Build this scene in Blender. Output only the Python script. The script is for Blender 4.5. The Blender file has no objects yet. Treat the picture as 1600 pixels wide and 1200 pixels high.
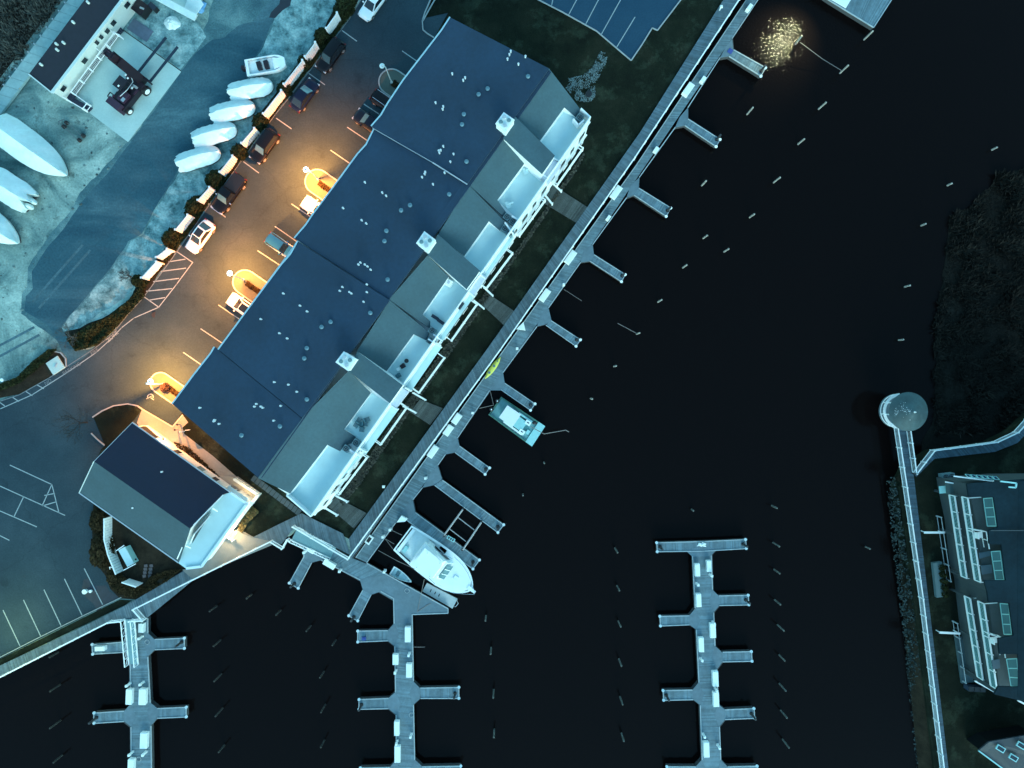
import bpy, bmesh, math, random
from mathutils import Vector, Matrix, noise as mnoise
random.seed(11)
R = math.radians
HC, FPX = 87.0, 1067.0            # camera height above the land, focal length in photo pixels

# ------------------------------------------------------------------ camera, sky, sun, exposure
scn = bpy.context.scene
cam_d = bpy.data.cameras.new('camera'); cam = bpy.data.objects.new('camera', cam_d)
scn.collection.objects.link(cam); scn.camera = cam
cam_d.sensor_width = 36.0; cam_d.lens = 36.0*FPX/1600.0
cam.location = (0, 0, HC); cam.rotation_euler = (0, 0, 0)
cam_d.clip_start = 0.5; cam_d.clip_end = 3000
SUN_EL, SUN_AZ = 24.0, 168.0      # afterglow low in the south-south-east (picture bottom)
w = bpy.data.worlds.new('World'); scn.world = w; w.use_nodes = True
nt = w.node_tree; bg = nt.nodes['Background']
sky = nt.nodes.new('ShaderNodeTexSky'); sky.sky_type = 'NISHITA'; sky.sun_disc = False
sky.sun_elevation = R(SUN_EL); sky.sun_rotation = R(SUN_AZ); sky.air_density = 1.0; sky.dust_density = 0.6; sky.ozone_density = 3.0
hs = nt.nodes.new('ShaderNodeMix'); hs.data_type = 'RGBA'; hs.blend_type = 'MULTIPLY'; hs.inputs[0].default_value = 1.0
hs.inputs[7].default_value = (0.72, 1.12, 0.92, 1)      # the teal cast of the dusk
nt.links.new(sky.outputs[0], hs.inputs[6]); nt.links.new(hs.outputs[2], bg.inputs[0])
bg.inputs[1].default_value = 0.10
sd = bpy.data.lights.new('sun', 'SUN'); sun = bpy.data.objects.new('sun', sd); scn.collection.objects.link(sun)
sd.energy = 0.42; sd.angle = R(28); sd.color = (0.75, 0.95, 1.0)
_a = R(SUN_AZ); _sv = Vector((math.sin(_a)*math.cos(R(SUN_EL)), math.cos(_a)*math.cos(R(SUN_EL)), math.sin(R(SUN_EL))))
sun.rotation_euler = _sv.to_track_quat('Z', 'Y').to_euler(); sun.location = (0, -20, 60)
scn.view_settings.view_transform = 'Standard'; scn.view_settings.look = 'None'
scn.view_settings.exposure = 2.2; scn.view_settings.gamma = 1.0; scn.view_settings.use_curve_mapping = False
try:
    scn.cycles.max_bounces = 5; scn.cycles.diffuse_bounces = 3; scn.cycles.sample_clamp_indirect = 4
except Exception: pass

# ------------------------------------------------------------------ helpers
def W(px, py, z=0.0):
    s = (HC - z)/FPX
    return Vector(((px-800)*s, (600-py)*s, z))
def Ws(pts, z=0.0): return [W(p[0], p[1], p[2] if len(p) > 2 else z) for p in pts]
def pang(dx, dy): return math.atan2(-dy, dx)      # angle of a direction measured in the photo

class MB:
    def __init__(s): s.v = []; s.f = []; s.m = []; s.mi = 0
    def add(s, vs, fs):
        n = len(s.v); s.v += [tuple(v) for v in vs]
        for f in fs: s.f.append(tuple(i+n for i in f)); s.m.append(s.mi)
        return s
    def box(s, c, d, rot=0.0, taper=1.0, tilt=None):
        hx, hy, hz = d[0]/2, d[1]/2, d[2]/2; cs, sn = math.cos(rot), math.sin(rot); vs = []
        for z, k in ((-hz, 1), (hz, taper)):
            for x, y in ((-hx, -hy), (hx, -hy), (hx, hy), (-hx, hy)):
                x *= k; y *= k
                vs.append((c[0]+x*cs-y*sn, c[1]+x*sn+y*cs, c[2]+z))
        return s.add(vs, [(3,2,1,0),(4,5,6,7),(0,1,5,4),(1,2,6,5),(2,3,7,6),(3,0,4,7)])
    def prism(s, pts, z0, z1):
        n = len(pts); ar = sum(pts[i][0]*pts[(i+1)%n][1]-pts[(i+1)%n][0]*pts[i][1] for i in range(n))
        if ar < 0: pts = pts[::-1]
        vs = [(p[0], p[1], z0) for p in pts]+[(p[0], p[1], z1) for p in pts]
        fs = [tuple(range(n))[::-1], tuple(range(n, 2*n))]+[(i, (i+1)%n, n+(i+1)%n, n+i) for i in range(n)]
        return s.add(vs, fs)
    def slab(s, pts, t):                              # pts with their own z, thickness t downwards
        n = len(pts); ar = sum(pts[i][0]*pts[(i+1)%n][1]-pts[(i+1)%n][0]*pts[i][1] for i in range(n))
        if ar < 0: pts = pts[::-1]
        vs = [tuple(p) for p in pts]+[(p[0], p[1], p[2]-t) for p in pts]
        fs = [tuple(range(n)), tuple(range(n, 2*n))[::-1]]+[((i+1)%n, i, n+i, n+(i+1)%n) for i in range(n)]
        return s.add(vs, fs)
    def sheet(s, pts):
        n = len(pts); ar = sum(pts[i][0]*pts[(i+1)%n][1]-pts[(i+1)%n][0]*pts[i][1] for i in range(n))
        if ar < 0: pts = pts[::-1]
        return s.add(pts, [tuple(range(n))])
    def quad(s, a, b, c, d): return s.add([a, b, c, d], [(0, 1, 2, 3)])
    def beam(s, a, b, wd, ht, up=None):               # box beam along a-b
        a, b = Vector(a), Vector(b); d = (b-a)
        if d.length < 1e-5: return s
        d.normalize(); u = Vector((0, 0, 1)) if abs(d.z) < .95 else Vector((1, 0, 0))
        x = d.cross(u).normalized()*wd/2; y = x.cross(d).normalized()*ht/2
        vs = [a-x-y, a+x-y, a+x+y, a-x+y, b-x-y, b+x-y, b+x+y, b-x+y]
        return s.add(vs, [(0,1,2,3),(7,6,5,4),(1,0,4,5),(2,1,5,6),(3,2,6,7),(0,3,7,4)])
    def cyl(s, a, b, r0, r1=None, n=8, cap=True):
        a, b = Vector(a), Vector(b); r1 = r0 if r1 is None else r1
        d = (b-a).normalized(); u = Vector((0, 0, 1)) if abs(d.z) < .9 else Vector((1, 0, 0))
        x = d.cross(u).normalized(); y = d.cross(x).normalized(); vs = []
        for p, r in ((a, r0), (b, r1)):
            for i in range(n):
                t = 2*math.pi*i/n; vs.append(p+x*math.cos(t)*r+y*math.sin(t)*r)
        fs = [(i, n+i, n+(i+1)%n, (i+1)%n) for i in range(n)]
        if cap: fs += [tuple(range(n)), tuple(range(n, 2*n))[::-1]]
        return s.add(vs, fs)
    def path(s, pts, r, n=6):
        for a, b in zip(pts, pts[1:]): s.cyl(a, b, r, r, n)
        return s
    def dome(s, c, rx, ry, rz, n=12, m=5, z0=0.0, jit=0.0):
        vs = []; fs = []
        for j in range(m+1):
            ph = (math.pi/2)*j/m*(1-z0)+math.pi/2*z0 if z0 >= 0 else -math.pi/2+math.pi*j/m
            for i in range(n):
                t = 2*math.pi*i/n; k = 1+random.uniform(-jit, jit)
                vs.append((c[0]+rx*k*math.cos(ph)*math.cos(t), c[1]+ry*k*math.cos(ph)*math.sin(t), c[2]+rz*k*math.sin(ph)))
        for j in range(m):
            for i in range(n): fs.append((j*n+i, j*n+(i+1)%n, (j+1)*n+(i+1)%n, (j+1)*n+i))
        return s.add(vs, fs)

OFF = {}
def link(o): scn.collection.objects.link(o); return o
def obj(name, mb, mats, parent=None, kind=None, label=None, smooth=False, at=None):
    me = bpy.data.meshes.new(name)
    off = Vector((0, 0, 0))
    if parent is not None: off = OFF.get(parent.name, off)
    elif at is not None: off = Vector(at)
    me.from_pydata([(v[0]-off.x, v[1]-off.y, v[2]-off.z) for v in mb.v], [], mb.f)
    mats = mats if isinstance(mats, (list, tuple)) else [mats]
    for m in mats: me.materials.append(m)
    if len(mats) > 1: me.polygons.foreach_set('material_index', mb.m)
    if smooth: me.polygons.foreach_set('use_smooth', [True]*len(me.polygons))
    me.update()
    if smooth:
        try: me.set_sharp_from_angle(angle=R(40))
        except Exception: pass
    o = link(bpy.data.objects.new(name, me))
    if parent is not None: o.parent = parent
    elif at is not None: o.location = off
    OFF[o.name] = off
    if kind: o['kind'] = kind
    if label: o['label'] = label
    return o
def thing(name, label, cat, loc=(0, 0, 0), group=None):
    o = link(bpy.data.objects.new(name, None)); o.location = loc; o.empty_display_size = .3
    o['label'] = label; o['category'] = cat
    if group: o['group'] = group
    OFF[o.name] = Vector(loc); return o
def tag(o, label, cat, group=None):
    o['label'] = label; o['category'] = cat
    if group: o['group'] = group
    return o
def local(name, label, cat, group=None):              # thing built round the origin, to be moved and copied
    return thing(name, label, cat, (0, 0, 0), group)
KIDS = {}
def dup(root, loc, rz=0.0, label=None, scale=(1, 1, 1), swap=None):
    if root.name not in KIDS:
        KIDS[root.name] = [(c, [g for g in bpy.data.objects if g.parent == c]) for c in bpy.data.objects if c.parent == root]
    kids = KIDS[root.name]; n = root.copy(); link(n)
    n.location = loc; n.rotation_euler = (0, 0, rz); n.scale = scale
    if label: n['label'] = label
    for c, gs in kids:
        k = c.copy(); link(k); k.parent = n
        if swap and c.data and c.data.materials and c.data.materials[0] in swap:
            k.data = c.data.copy(); k.data.materials[0] = swap[c.data.materials[0]]
        for g in gs: q = g.copy(); link(q); q.parent = k
    return n
def put(root, used, loc, rz, label, scale=(1, 1, 1), m=None):
    if not used: 
        KIDS[root.name] = [(c, [g for g in bpy.data.objects if g.parent == c]) for c in bpy.data.objects if c.parent == root]
        root.location = loc; root.rotation_euler = (0, 0, rz); root.scale = scale; root['label'] = label; used.append(1); return root
    n = dup(root, loc, rz, label, scale)
    if m:
        for c in [x for x in bpy.data.objects if x.parent == n]:
            c.material_slots[0].link = 'OBJECT'; c.material_slots[0].material = m
    return n

def wob(pts, amp, step=6, z=None):                     # make an outline irregular (photo pixels)
    out = []; n = len(pts)
    for i in range(n):
        a, b = pts[i], pts[(i+1) % n]; L = math.hypot(b[0]-a[0], b[1]-a[1]); k = max(1, int(L/step))
        for j in range(k):
            t = j/k; x = a[0]+(b[0]-a[0])*t; y = a[1]+(b[1]-a[1])*t
            if -60 < x < 1660 and -60 < y < 1260:
                x += amp*mnoise.noise(Vector((x*.05, y*.05, 1.3)))*1.6+random.uniform(-.3, .3)*amp
                y += amp*mnoise.noise(Vector((x*.05, y*.05, 7.7)))*1.6+random.uniform(-.3, .3)*amp
            out.append((x, y))
    return out
def inpoly(x, y, P):
    c = False; j = len(P)-1
    for i in range(len(P)):
        if ((P[i][1] > y) != (P[j][1] > y)) and (x < (P[j][0]-P[i][0])*(y-P[i][1])/(P[j][1]-P[i][1]+1e-9)+P[i][0]): c = not c
        j = i
    return c

# ------------------------------------------------------------------ materials
def mat(name, col, rough=.7, var=.0, scale=3.0, var2=None, scale2=.4, bump=0.0, bscale=20, metal=0.0, island=0.0, spec=None, emit=None, coat=0.0):
    m = bpy.data.materials.new(name); m.use_nodes = True; t = m.node_tree; N = t.nodes; b = N['Principled BSDF']
    b.inputs['Roughness'].default_value = rough; b.inputs['Metallic'].default_value = metal
    b.inputs['Base Color'].default_value = (*col, 1)
    if spec is not None: b.inputs['Specular IOR Level'].default_value = spec
    if coat: b.inputs['Coat Weight'].default_value = coat; b.inputs['Coat Roughness'].default_value = .05
    if emit: b.inputs['Emission Color'].default_value = (*emit[0], 1); b.inputs['Emission Strength'].default_value = emit[1]
    geo = N.new('ShaderNodeNewGeometry'); last = None
    def mulby(last, fac_socket, lo, hi):
        mr = N.new('ShaderNodeMapRange'); mr.inputs[1].default_value = .25; mr.inputs[2].default_value = .75
        mr.inputs[3].default_value = lo; mr.inputs[4].default_value = hi; t.links.new(fac_socket, mr.inputs[0])
        mx = N.new('ShaderNodeMix'); mx.data_type = 'RGBA'; mx.blend_type = 'MULTIPLY'; mx.inputs[0].default_value = 1
        if last is None: mx.inputs[6].default_value = (*col, 1)
        else: t.links.new(last, mx.inputs[6])
        t.links.new(mr.outputs[0], mx.inputs[7]); return mx.outputs[2]
    def nz(sc, det=4, rg=.6):
        n = N.new('ShaderNodeTexNoise'); n.inputs['Scale'].default_value = sc; n.inputs['Detail'].default_value = det; n.inputs['Roughness'].default_value = rg
        t.links.new(geo.outputs['Position'], n.inputs['Vector']); return n.outputs['Fac']
    if var: last = mulby(last, nz(scale), 1-var, 1+var)
    if var2: last = mulby(last, nz(scale2, 5), 1-var2, 1+var2)
    if island:
        mr = N.new('ShaderNodeMapRange'); mr.inputs[3].default_value = 1-island; mr.inputs[4].default_value = 1+island
        t.links.new(geo.outputs['Random Per Island'], mr.inputs[0])
        mx = N.new('ShaderNodeMix'); mx.data_type = 'RGBA'; mx.blend_type = 'MULTIPLY'; mx.inputs[0].default_value = 1
        if last is None: mx.inputs[6].default_value = (*col, 1)
        else: t.links.new(last, mx.inputs[6])
        t.links.new(mr.outputs[0], mx.inputs[7]); last = mx.outputs[2]
    if last is not None: t.links.new(last, b.inputs['Base Color'])
    if bump:
        bp = N.new('ShaderNodeBump'); bp.inputs['Strength'].default_value = bump; bp.inputs['Distance'].default_value = .05
        t.links.new(nz(bscale, 3), bp.inputs['Height']); t.links.new(bp.outputs[0], b.inputs['Normal'])
    return m
def ramp_mat(name, stops, scale=.35, detail=8, rough=.9, stretch=None, rot=0.0, fine=.15, fscale=6, blot=None, bump=.15, cracks=0.0, dist=.0, spec=.12):
    """ground covers: colour from a noise ramp, finer grain on top, optional dark blotches and cracks"""
    m = bpy.data.materials.new(name); m.use_nodes = True; t = m.node_tree; N = t.nodes; b = N['Principled BSDF']
    b.inputs['Roughness'].default_value = rough; b.inputs['Specular IOR Level'].default_value = spec
    geo = N.new('ShaderNodeNewGeometry'); mp = N.new('ShaderNodeMapping'); mp.inputs['Rotation'].default_value = (0, 0, rot)
    if stretch: mp.inputs['Scale'].default_value = stretch
    t.links.new(geo.outputs['Position'], mp.inputs['Vector'])
    n = N.new('ShaderNodeTexNoise'); n.inputs['Scale'].default_value = scale; n.inputs['Detail'].default_value = detail; n.inputs['Roughness'].default_value = .62; n.inputs['Distortion'].default_value = dist
    t.links.new(mp.outputs[0], n.inputs['Vector']); r = N.new('ShaderNodeValToRGB'); t.links.new(n.outputs['Fac'], r.inputs[0])
    e = r.color_ramp.elements
    e[0].position = stops[0][0]; e[0].color = (*stops[0][1], 1); e[1].position = stops[-1][0]; e[1].color = (*stops[-1][1], 1)
    for p, c in stops[1:-1]: q = e.new(p); q.color = (*c, 1)
    last = r.outputs[0]
    def mul(last, sock, a0, a1, lo, hi):
        mr = N.new('ShaderNodeMapRange'); mr.inputs[1].default_value = a0; mr.inputs[2].default_value = a1; mr.inputs[3].default_value = lo; mr.inputs[4].default_value = hi
        t.links.new(sock, mr.inputs[0]); mx = N.new('ShaderNodeMix'); mx.data_type = 'RGBA'; mx.blend_type = 'MULTIPLY'; mx.inputs[0].default_value = 1
        t.links.new(last, mx.inputs[6]); t.links.new(mr.outputs[0], mx.inputs[7]); return mx.outputs[2]
    f = N.new('ShaderNodeTexNoise'); f.inputs['Scale'].default_value = fscale; f.inputs['Detail'].default_value = 5; f.inputs['Roughness'].default_value = .7
    t.links.new(geo.outputs['Position'], f.inputs['Vector']); last = mul(last, f.outputs['Fac'], .3, .7, 1-fine, 1+fine)
    if blot:
        g = N.new('ShaderNodeTexNoise'); g.inputs['Scale'].default_value = blot[0]; g.inputs['Detail'].default_value = 6; g.inputs['Roughness'].default_value = .7
        t.links.new(geo.outputs['Position'], g.inputs['Vector']); last = mul(last, g.outputs['Fac'], blot[1], blot[1]+.08, 1, blot[2])
    if cracks:
        v = N.new('ShaderNodeTexVoronoi'); v.feature = 'DISTANCE_TO_EDGE'; v.inputs['Scale'].default_value = .09; v.inputs['Randomness'].default_value = 1
        dm = N.new('ShaderNodeVectorMath'); dm.operation = 'ADD'; dn = N.new('ShaderNodeTexNoise'); dn.inputs['Scale'].default_value = .5; dn.inputs['Detail'].default_value = 5
        t.links.new(geo.outputs['Position'], dn.inputs['Vector']); sc = N.new('ShaderNodeVectorMath'); sc.operation = 'SCALE'; sc.inputs['Scale'].default_value = 3.0
        t.links.new(dn.outputs['Color'], sc.inputs[0]); t.links.new(geo.outputs['Position'], dm.inputs[0]); t.links.new(sc.outputs[0], dm.inputs[1])
        t.links.new(dm.outputs[0], v.inputs['Vector']); last = mul(last, v.outputs['Distance'], .0, .012, 1-cracks, 1)
    t.links.new(last, b.inputs['Base Color'])
    if bump:
        bp = N.new('ShaderNodeBump'); bp.inputs['Strength'].default_value = bump; bp.inputs['Distance'].default_value = .06
        t.links.new(f.outputs['Fac'], bp.inputs['Height']); t.links.new(bp.outputs[0], b.inputs['Normal'])
    return m

DIRA = math.atan2(.81, .58)                            # direction of the long building, quay and car park
M = {}
M['asphalt'] = ramp_mat('asphalt', [(.3, (.021, .038, .050)), (.5, (.028, .050, .063)), (.7, (.040, .065, .080))], .12, 9, .85, fine=.16, fscale=5, blot=(.22, .60, .78), cracks=.15)
M['yard_asphalt'] = ramp_mat('yard_asphalt', [(.32, (.020, .062, .088)), (.48, (.032, .086, .112)), (.58, (.055, .118, .142)), (.72, (.11, .20, .22))], .13, 12, .9, stretch=(.35, 1.2, 1), rot=-DIRA, fine=.22, fscale=3.5, dist=.6)
M['yard'] = ramp_mat('yard_gravel', [(.34, (.045, .10, .105)), (.43, (.115, .195, .19)), (.54, (.23, .33, .30)), (.68, (.42, .53, .47))], .12, 12, .95, fine=.28, fscale=4, blot=(.7, .57, .6), dist=1.2, bump=.5)
M['frost'] = ramp_mat('frosted_verge', [(.34, (.04, .10, .11)), (.46, (.13, .24, .25)), (.56, (.23, .36, .36)), (.70, (.38, .50, .48))], .55, 12, .95, fine=.35, fscale=4, blot=(.5, .58, .5), dist=.2, bump=.6)
M['asphalt_blue'] = ramp_mat('upper_lot_asphalt', [(.3, (.013, .045, .080)), (.7, (.022, .062, .100))], .12, 9, .85, fine=.12, fscale=5)
M['pad'] = ramp_mat('concrete_pad', [(.3, (.36, .50, .48)), (.7, (.48, .62, .58))], .2, 8, .8, fine=.07, fscale=5, blot=(.6, .66, .85), bump=.05)
M['lawn'] = ramp_mat('lawn', [(.32, (.0050, .0072, .0050)), (.5, (.0088, .0125, .0078)), (.7, (.017, .019, .012))], .30, 9, 1, fine=.35, fscale=9, blot=(.25, .52, 2.2), bump=.9)
M['mulch'] = ramp_mat('mulch', [(.3, (.012, .010, .007)), (.7, (.038, .030, .020))], .8, 8, 1, fine=.4, fscale=12, bump=.9)
M['marsh'] = ramp_mat('marsh', [(.35, (.006, .006, .005)), (.6, (.011, .011, .009)), (.75, (.018, .018, .015))], .25, 11, 1, fine=.4, fscale=4, bump=.9)
M['patio'] = ramp_mat('patio_concrete', [(.3, (.19, .19, .18)), (.7, (.27, .27, .25))], .3, 7, .85, fine=.08, fscale=6, bump=.05)
M['board'] = mat('weathered_boards', (.105, .150, .175), .8, .22, 2.2, .28, .22, island=.25, bump=.2, bscale=14)
M['floatboard'] = mat('float_boards', (.120, .185, .215), .8, .2, 2.5, .25, .25, island=.22, bump=.2, bscale=14)
M['darkboard'] = mat('dark_boards', (.060, .070, .066), .85, .2, 3, .25, .4, island=.3)
M['trimwood'] = mat('edge_trim', (.34, .39, .41), .7, .15, 2)
M['sub'] = mat('float_sides', (.05, .055, .06), .8)
M['white'] = mat('white_paint', (.80, .82, .82), .45, .04, 1.5)
M['vinyl'] = mat('white_vinyl', (.82, .84, .84), .4, .03, 3)
M['membrane'] = mat('white_membrane', (.46, .64, .66), .6, .05, .8, .06, .25)
M['grey_mem'] = mat('grey_membrane', (.50, .53, .60), .7, .05, 2)
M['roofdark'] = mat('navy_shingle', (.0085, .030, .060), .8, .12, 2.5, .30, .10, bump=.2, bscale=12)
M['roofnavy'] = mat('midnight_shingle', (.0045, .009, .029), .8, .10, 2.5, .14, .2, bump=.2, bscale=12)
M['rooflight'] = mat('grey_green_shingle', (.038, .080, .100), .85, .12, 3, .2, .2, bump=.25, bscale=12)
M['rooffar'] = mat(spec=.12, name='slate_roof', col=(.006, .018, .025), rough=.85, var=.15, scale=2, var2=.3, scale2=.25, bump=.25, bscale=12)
M['clap'] = mat('clapboard', (.66, .66, .63), .6, .05, 4)
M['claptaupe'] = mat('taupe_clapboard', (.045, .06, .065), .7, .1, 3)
M['shedwall'] = mat('cream_siding', (.55, .60, .56), .7, .05, 3)
M['black'] = mat('black', (.010, .010, .012), .5)
M['tyre'] = mat('tyre', (.015, .015, .016), .8)
M['glassd'] = mat('dark_glass', (.012, .018, .024), .08, spec=.6)
M['glassl'] = mat('tinted_glass', (.09, .19, .21), .12, spec=.6)
M['chrome'] = mat('bright_metal', (.7, .7, .72), .25, metal=.8)
M['galv'] = mat('galvanised', (.38, .43, .46), .45, .1, 4, metal=.4)
M['kerb'] = mat('kerb', (.30, .32, .32), .8, .12, 2)
M['paintline'] = mat('road_paint', (.28, .33, .34), .8, .25, 6)
M['paintdim'] = mat('worn_road_paint', (.16, .19, .20), .9, .4, 6)
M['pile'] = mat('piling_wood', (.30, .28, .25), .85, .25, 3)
M['piledim'] = mat('darker_piling', (.030, .030, .028), .85, .4, 3)  # darker wood tone for the lower left piling rows
M['pilemid'] = mat('mid_tone_piling', (.10, .105, .095), .85, .4, 3)  # middle wood tone for the other dock and channel rows
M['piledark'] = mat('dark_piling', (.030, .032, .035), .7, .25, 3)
M['boxwhite'] = mat('dock_box_white', (.80, .84, .82), .45)
M['wrap'] = mat('shrink_wrap', (.60, .70, .68), .5, .06, 2.0, .08, .5, bump=.45, bscale=2.6)
M['gel'] = mat('gelcoat', (.82, .86, .85), .25, .02, 2)
M['geldeck'] = mat('boat_deck', (.74, .82, .81), .6, .06, 4)
M['cockpit'] = mat('cockpit_sole', (.50, .60, .60), .7, .1, 3)
M['teal'] = mat('teal_deck', (.13, .30, .31), .6, .2, 2)
M['tealhull'] = mat('green_hull', (.06, .17, .13), .6, .2, 2)
M['tealpale'] = mat('pale_teal', (.30, .58, .58), .6, .08, 2)
M['yellow'] = mat('yellow_plastic', (.62, .60, .10), .5, .05, 3)
M['leaf'] = mat('bush_leaves', (.020, .024, .009), .8, .4, 3, spec=.08, island=.5)
M['leafbr'] = mat('russet_leaves', (.030, .021, .009), .8, .3, 3, spec=.08, island=.5)
M['leafgold'] = mat('ornamental_grass', (.10, .075, .02), .8, .3, 3, island=.4)
M['bark'] = mat('bark', (.020, .018, .016), .9, .3, 5)
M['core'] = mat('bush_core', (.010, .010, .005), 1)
M['rock'] = mat('riprap_rock', (.035, .050, .050), .9, .2, 4, spec=.08, island=.65)
M['pebble'] = mat('swale_stone', (.11, .16, .17), .9, .2, 4, island=.6)
M['maroon'] = mat('maroon_paint', (.010, .0045, .010), .5, .3, 2)
M['maroonl'] = mat('faded_maroon', (.038, .014, .032), .5, .2, 2)
M['fork'] = mat('fork_steel', (.010, .022, .042), .55, .2, 3)
M['rope'] = mat('rope', (.20, .17, .16), .9)
M['red'] = mat('red_plastic', (.12, .010, .012), .5)
M['bluep'] = mat('blue_plastic', (.03, .06, .25), .5)
M['stone'] = mat('stepping_stone', (.055, .075, .080), .9, .15, 5)
M['acgrey'] = mat('unit_grey', (.12, .20, .22), .6, .1, 3)
M['silver'] = mat('silver_trim', (.6, .62, .64), .3, metal=.5)
M['lampw'] = mat('lamp_metal', (.7, .75, .75), .4)
M['warmbulb'] = mat('lit_globe', (.9, .9, .85), .3, emit=((1.0, .93, .80), 1.2))
M['litglobe'] = mat('lit_globe_white', (.9, .9, .9), .3, emit=((.85, .97, 1.0), 1.6))
M['shadow_tone'] = mat('shadow_asphalt', (.012, .020, .034), .6, .3, 1.5)  # colour of the painted shadow sheet in the car park

# water: dark, glossy, rippled
wm = bpy.data.materials.new('harbour_water'); wm.use_nodes = True; t = wm.node_tree; b = t.nodes['Principled BSDF']
b.inputs['Base Color'].default_value = (.0045, .0030, .0030, 1); b.inputs['Roughness'].default_value = .045; b.inputs['IOR'].default_value = 1.33
b.inputs['Specular IOR Level'].default_value = .13
g = t.nodes.new('ShaderNodeNewGeometry'); n1 = t.nodes.new('ShaderNodeTexNoise'); n1.inputs['Scale'].default_value = 3.6; n1.inputs['Detail'].default_value = 3; n1.inputs['Roughness'].default_value = .5
t.links.new(g.outputs['Position'], n1.inputs['Vector']); bp = t.nodes.new('ShaderNodeBump'); bp.inputs['Strength'].default_value = 1.0; bp.inputs['Distance'].default_value = .16
ds = t.nodes.new('ShaderNodeVectorMath'); ds.operation = 'DISTANCE'; ds.inputs[1].default_value = W(1222, 62, -2.0); t.links.new(g.outputs['Position'], ds.inputs[0])
mr = t.nodes.new('ShaderNodeMapRange'); mr.interpolation_type = 'SMOOTHSTEP'; mr.inputs[1].default_value = 4; mr.inputs[2].default_value = 17; mr.inputs[3].default_value = .062; mr.inputs[4].default_value = .014      # a ruffled patch of water under the added glint lamp
t.links.new(ds.outputs['Value'], mr.inputs[0]); t.links.new(mr.outputs[0], bp.inputs['Distance'])
t.links.new(n1.outputs['Fac'], bp.inputs['Height']); t.links.new(bp.outputs[0], b.inputs['Normal']); M['water'] = wm

# ------------------------------------------------------------------ the ground and the water
ZW, ZD = -2.0, -1.25                                    # water level, floating dock level
o = obj('water', MB().sheet([Vector((-900, -900, ZW)), Vector((900, -900, ZW)), Vector((900, 900, ZW)), Vector((-900, 900, ZW))]), M['water'], kind='structure')
o = obj('seabed', MB().sheet([Vector((-900, -900, -5)), Vector((900, -900, -5)), Vector((900, 900, -5)), Vector((-900, 900, -5))]), M['mulch'], kind='structure')
shore = [(1700, -780), (1153, 0), (550, 868), (470, 818), (452, 838), (425, 842), (300, 904), (216, 946), (226, 962), (176, 966), (0, 1048), (-1500, 1740), (-9000, 1740), (-9000, -9000), (1700, -9000)]
land = obj('ground', MB().prism([W(*p) for p in shore], -5.2, 0.0), M['yard'], kind='structure')
def ground(name, pts, m, z, kind='structure', t=None, amp=0, parent=None):
    if amp: pts = wob(pts, amp)
    mb = MB(); P = [W(p[0], p[1], z) for p in pts]
    if t: mb.slab(P, t)
    else: mb.sheet(P)
    return obj(name, mb, m, kind=None if parent else kind, parent=parent)
def strip(pts, wd, z, mb=None):                         # painted line along photo points
    mb = mb or MB()
    for a, b in zip(pts, pts[1:]):
        A, B = W(*a, z), W(*b, z); d = (B-A).normalized(); n = Vector((-d.y, d.x, 0))*wd/2
        e = d*wd*.5
        mb.quad(A-n-e, B-n+e, B+n+e, A+n-e)
    return mb
# boatyard: blue asphalt lane, frosted verge, concrete pad
M['dusty'] = ramp_mat('dusty_asphalt', [(.36, (.04, .095, .115)), (.5, (.07, .145, .160)), (.66, (.15, .25, .25))], .22, 12, .9, fine=.3, fscale=5, dist=.5)
ground('dusty_lane_edge', [(560, -60), (470, 0), (440, 30), (400, 110), (300, 240), (180, 420), (92, 535), (66, 512), (32, 492), (33, 460), (44, 446), (42, 420), (70, 378), (110, 330), (128, 296), (160, 264), (196, 226), (206, 216), (281, 110), (304, 72), (322, 40), (330, 12), (348, -60)], M['dusty'], .005, amp=2.2)
for _t in [[(52, 470), (128, 384)], [(62, 480), (140, 392)], [(-10, 545), (52, 512)], [(-10, 562), (60, 524)]]:
    obj('tyre_track', strip(_t, .30, .010), mat('tyre_track', (.052, .112, .135), .95, .35, 3, .3, .4) if 'tyre_track' not in bpy.data.materials else bpy.data.materials['tyre_track'], parent=land)
ground('yard_lane', [(520, -60), (452, 0), (430, 22), (385, 122), (345, 180), (300, 235), (280, 262), (240, 330), (222, 365), (200, 378), (172, 420), (85, 522), (72, 505), (38, 487), (40, 462), (52, 450), (50, 425), (75, 385), (98, 360), (118, 330), (140, 300), (170, 268), (205, 222), (284, 112), (306, 82), (332, 62), (352, 58), (372, 40), (396, 34), (412, 12), (436, -10), (452, -60)], M['yard_asphalt'], .008, amp=1.0)
ground('frosted_verge', [(545, -30), (520, 15), (500, 55), (468, 90), (436, 138), (400, 185), (372, 235), (340, 268), (300, 318), (262, 380), (228, 428), (205, 455), (172, 482), (132, 505), (100, 520), (92, 515), (172, 425), (202, 380), (224, 366), (242, 332), (282, 264), (302, 236), (346, 182), (386, 124), (432, 24), (456, -2), (480, -40)], M['frost'], .013, amp=2.5)
pad = ground('concrete_pad', [(137, 174), (200, 222), (283, 112), (191, 46), (150, 60), (92, 146), (110, 156)], M['pad'], .02, t=.1)
ground('upper_pad', [(191, 45), (283, 110), (322, 58), (300, 20), (240, -30), (218, 0)], M['frost'], .012, amp=1.5)
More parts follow.
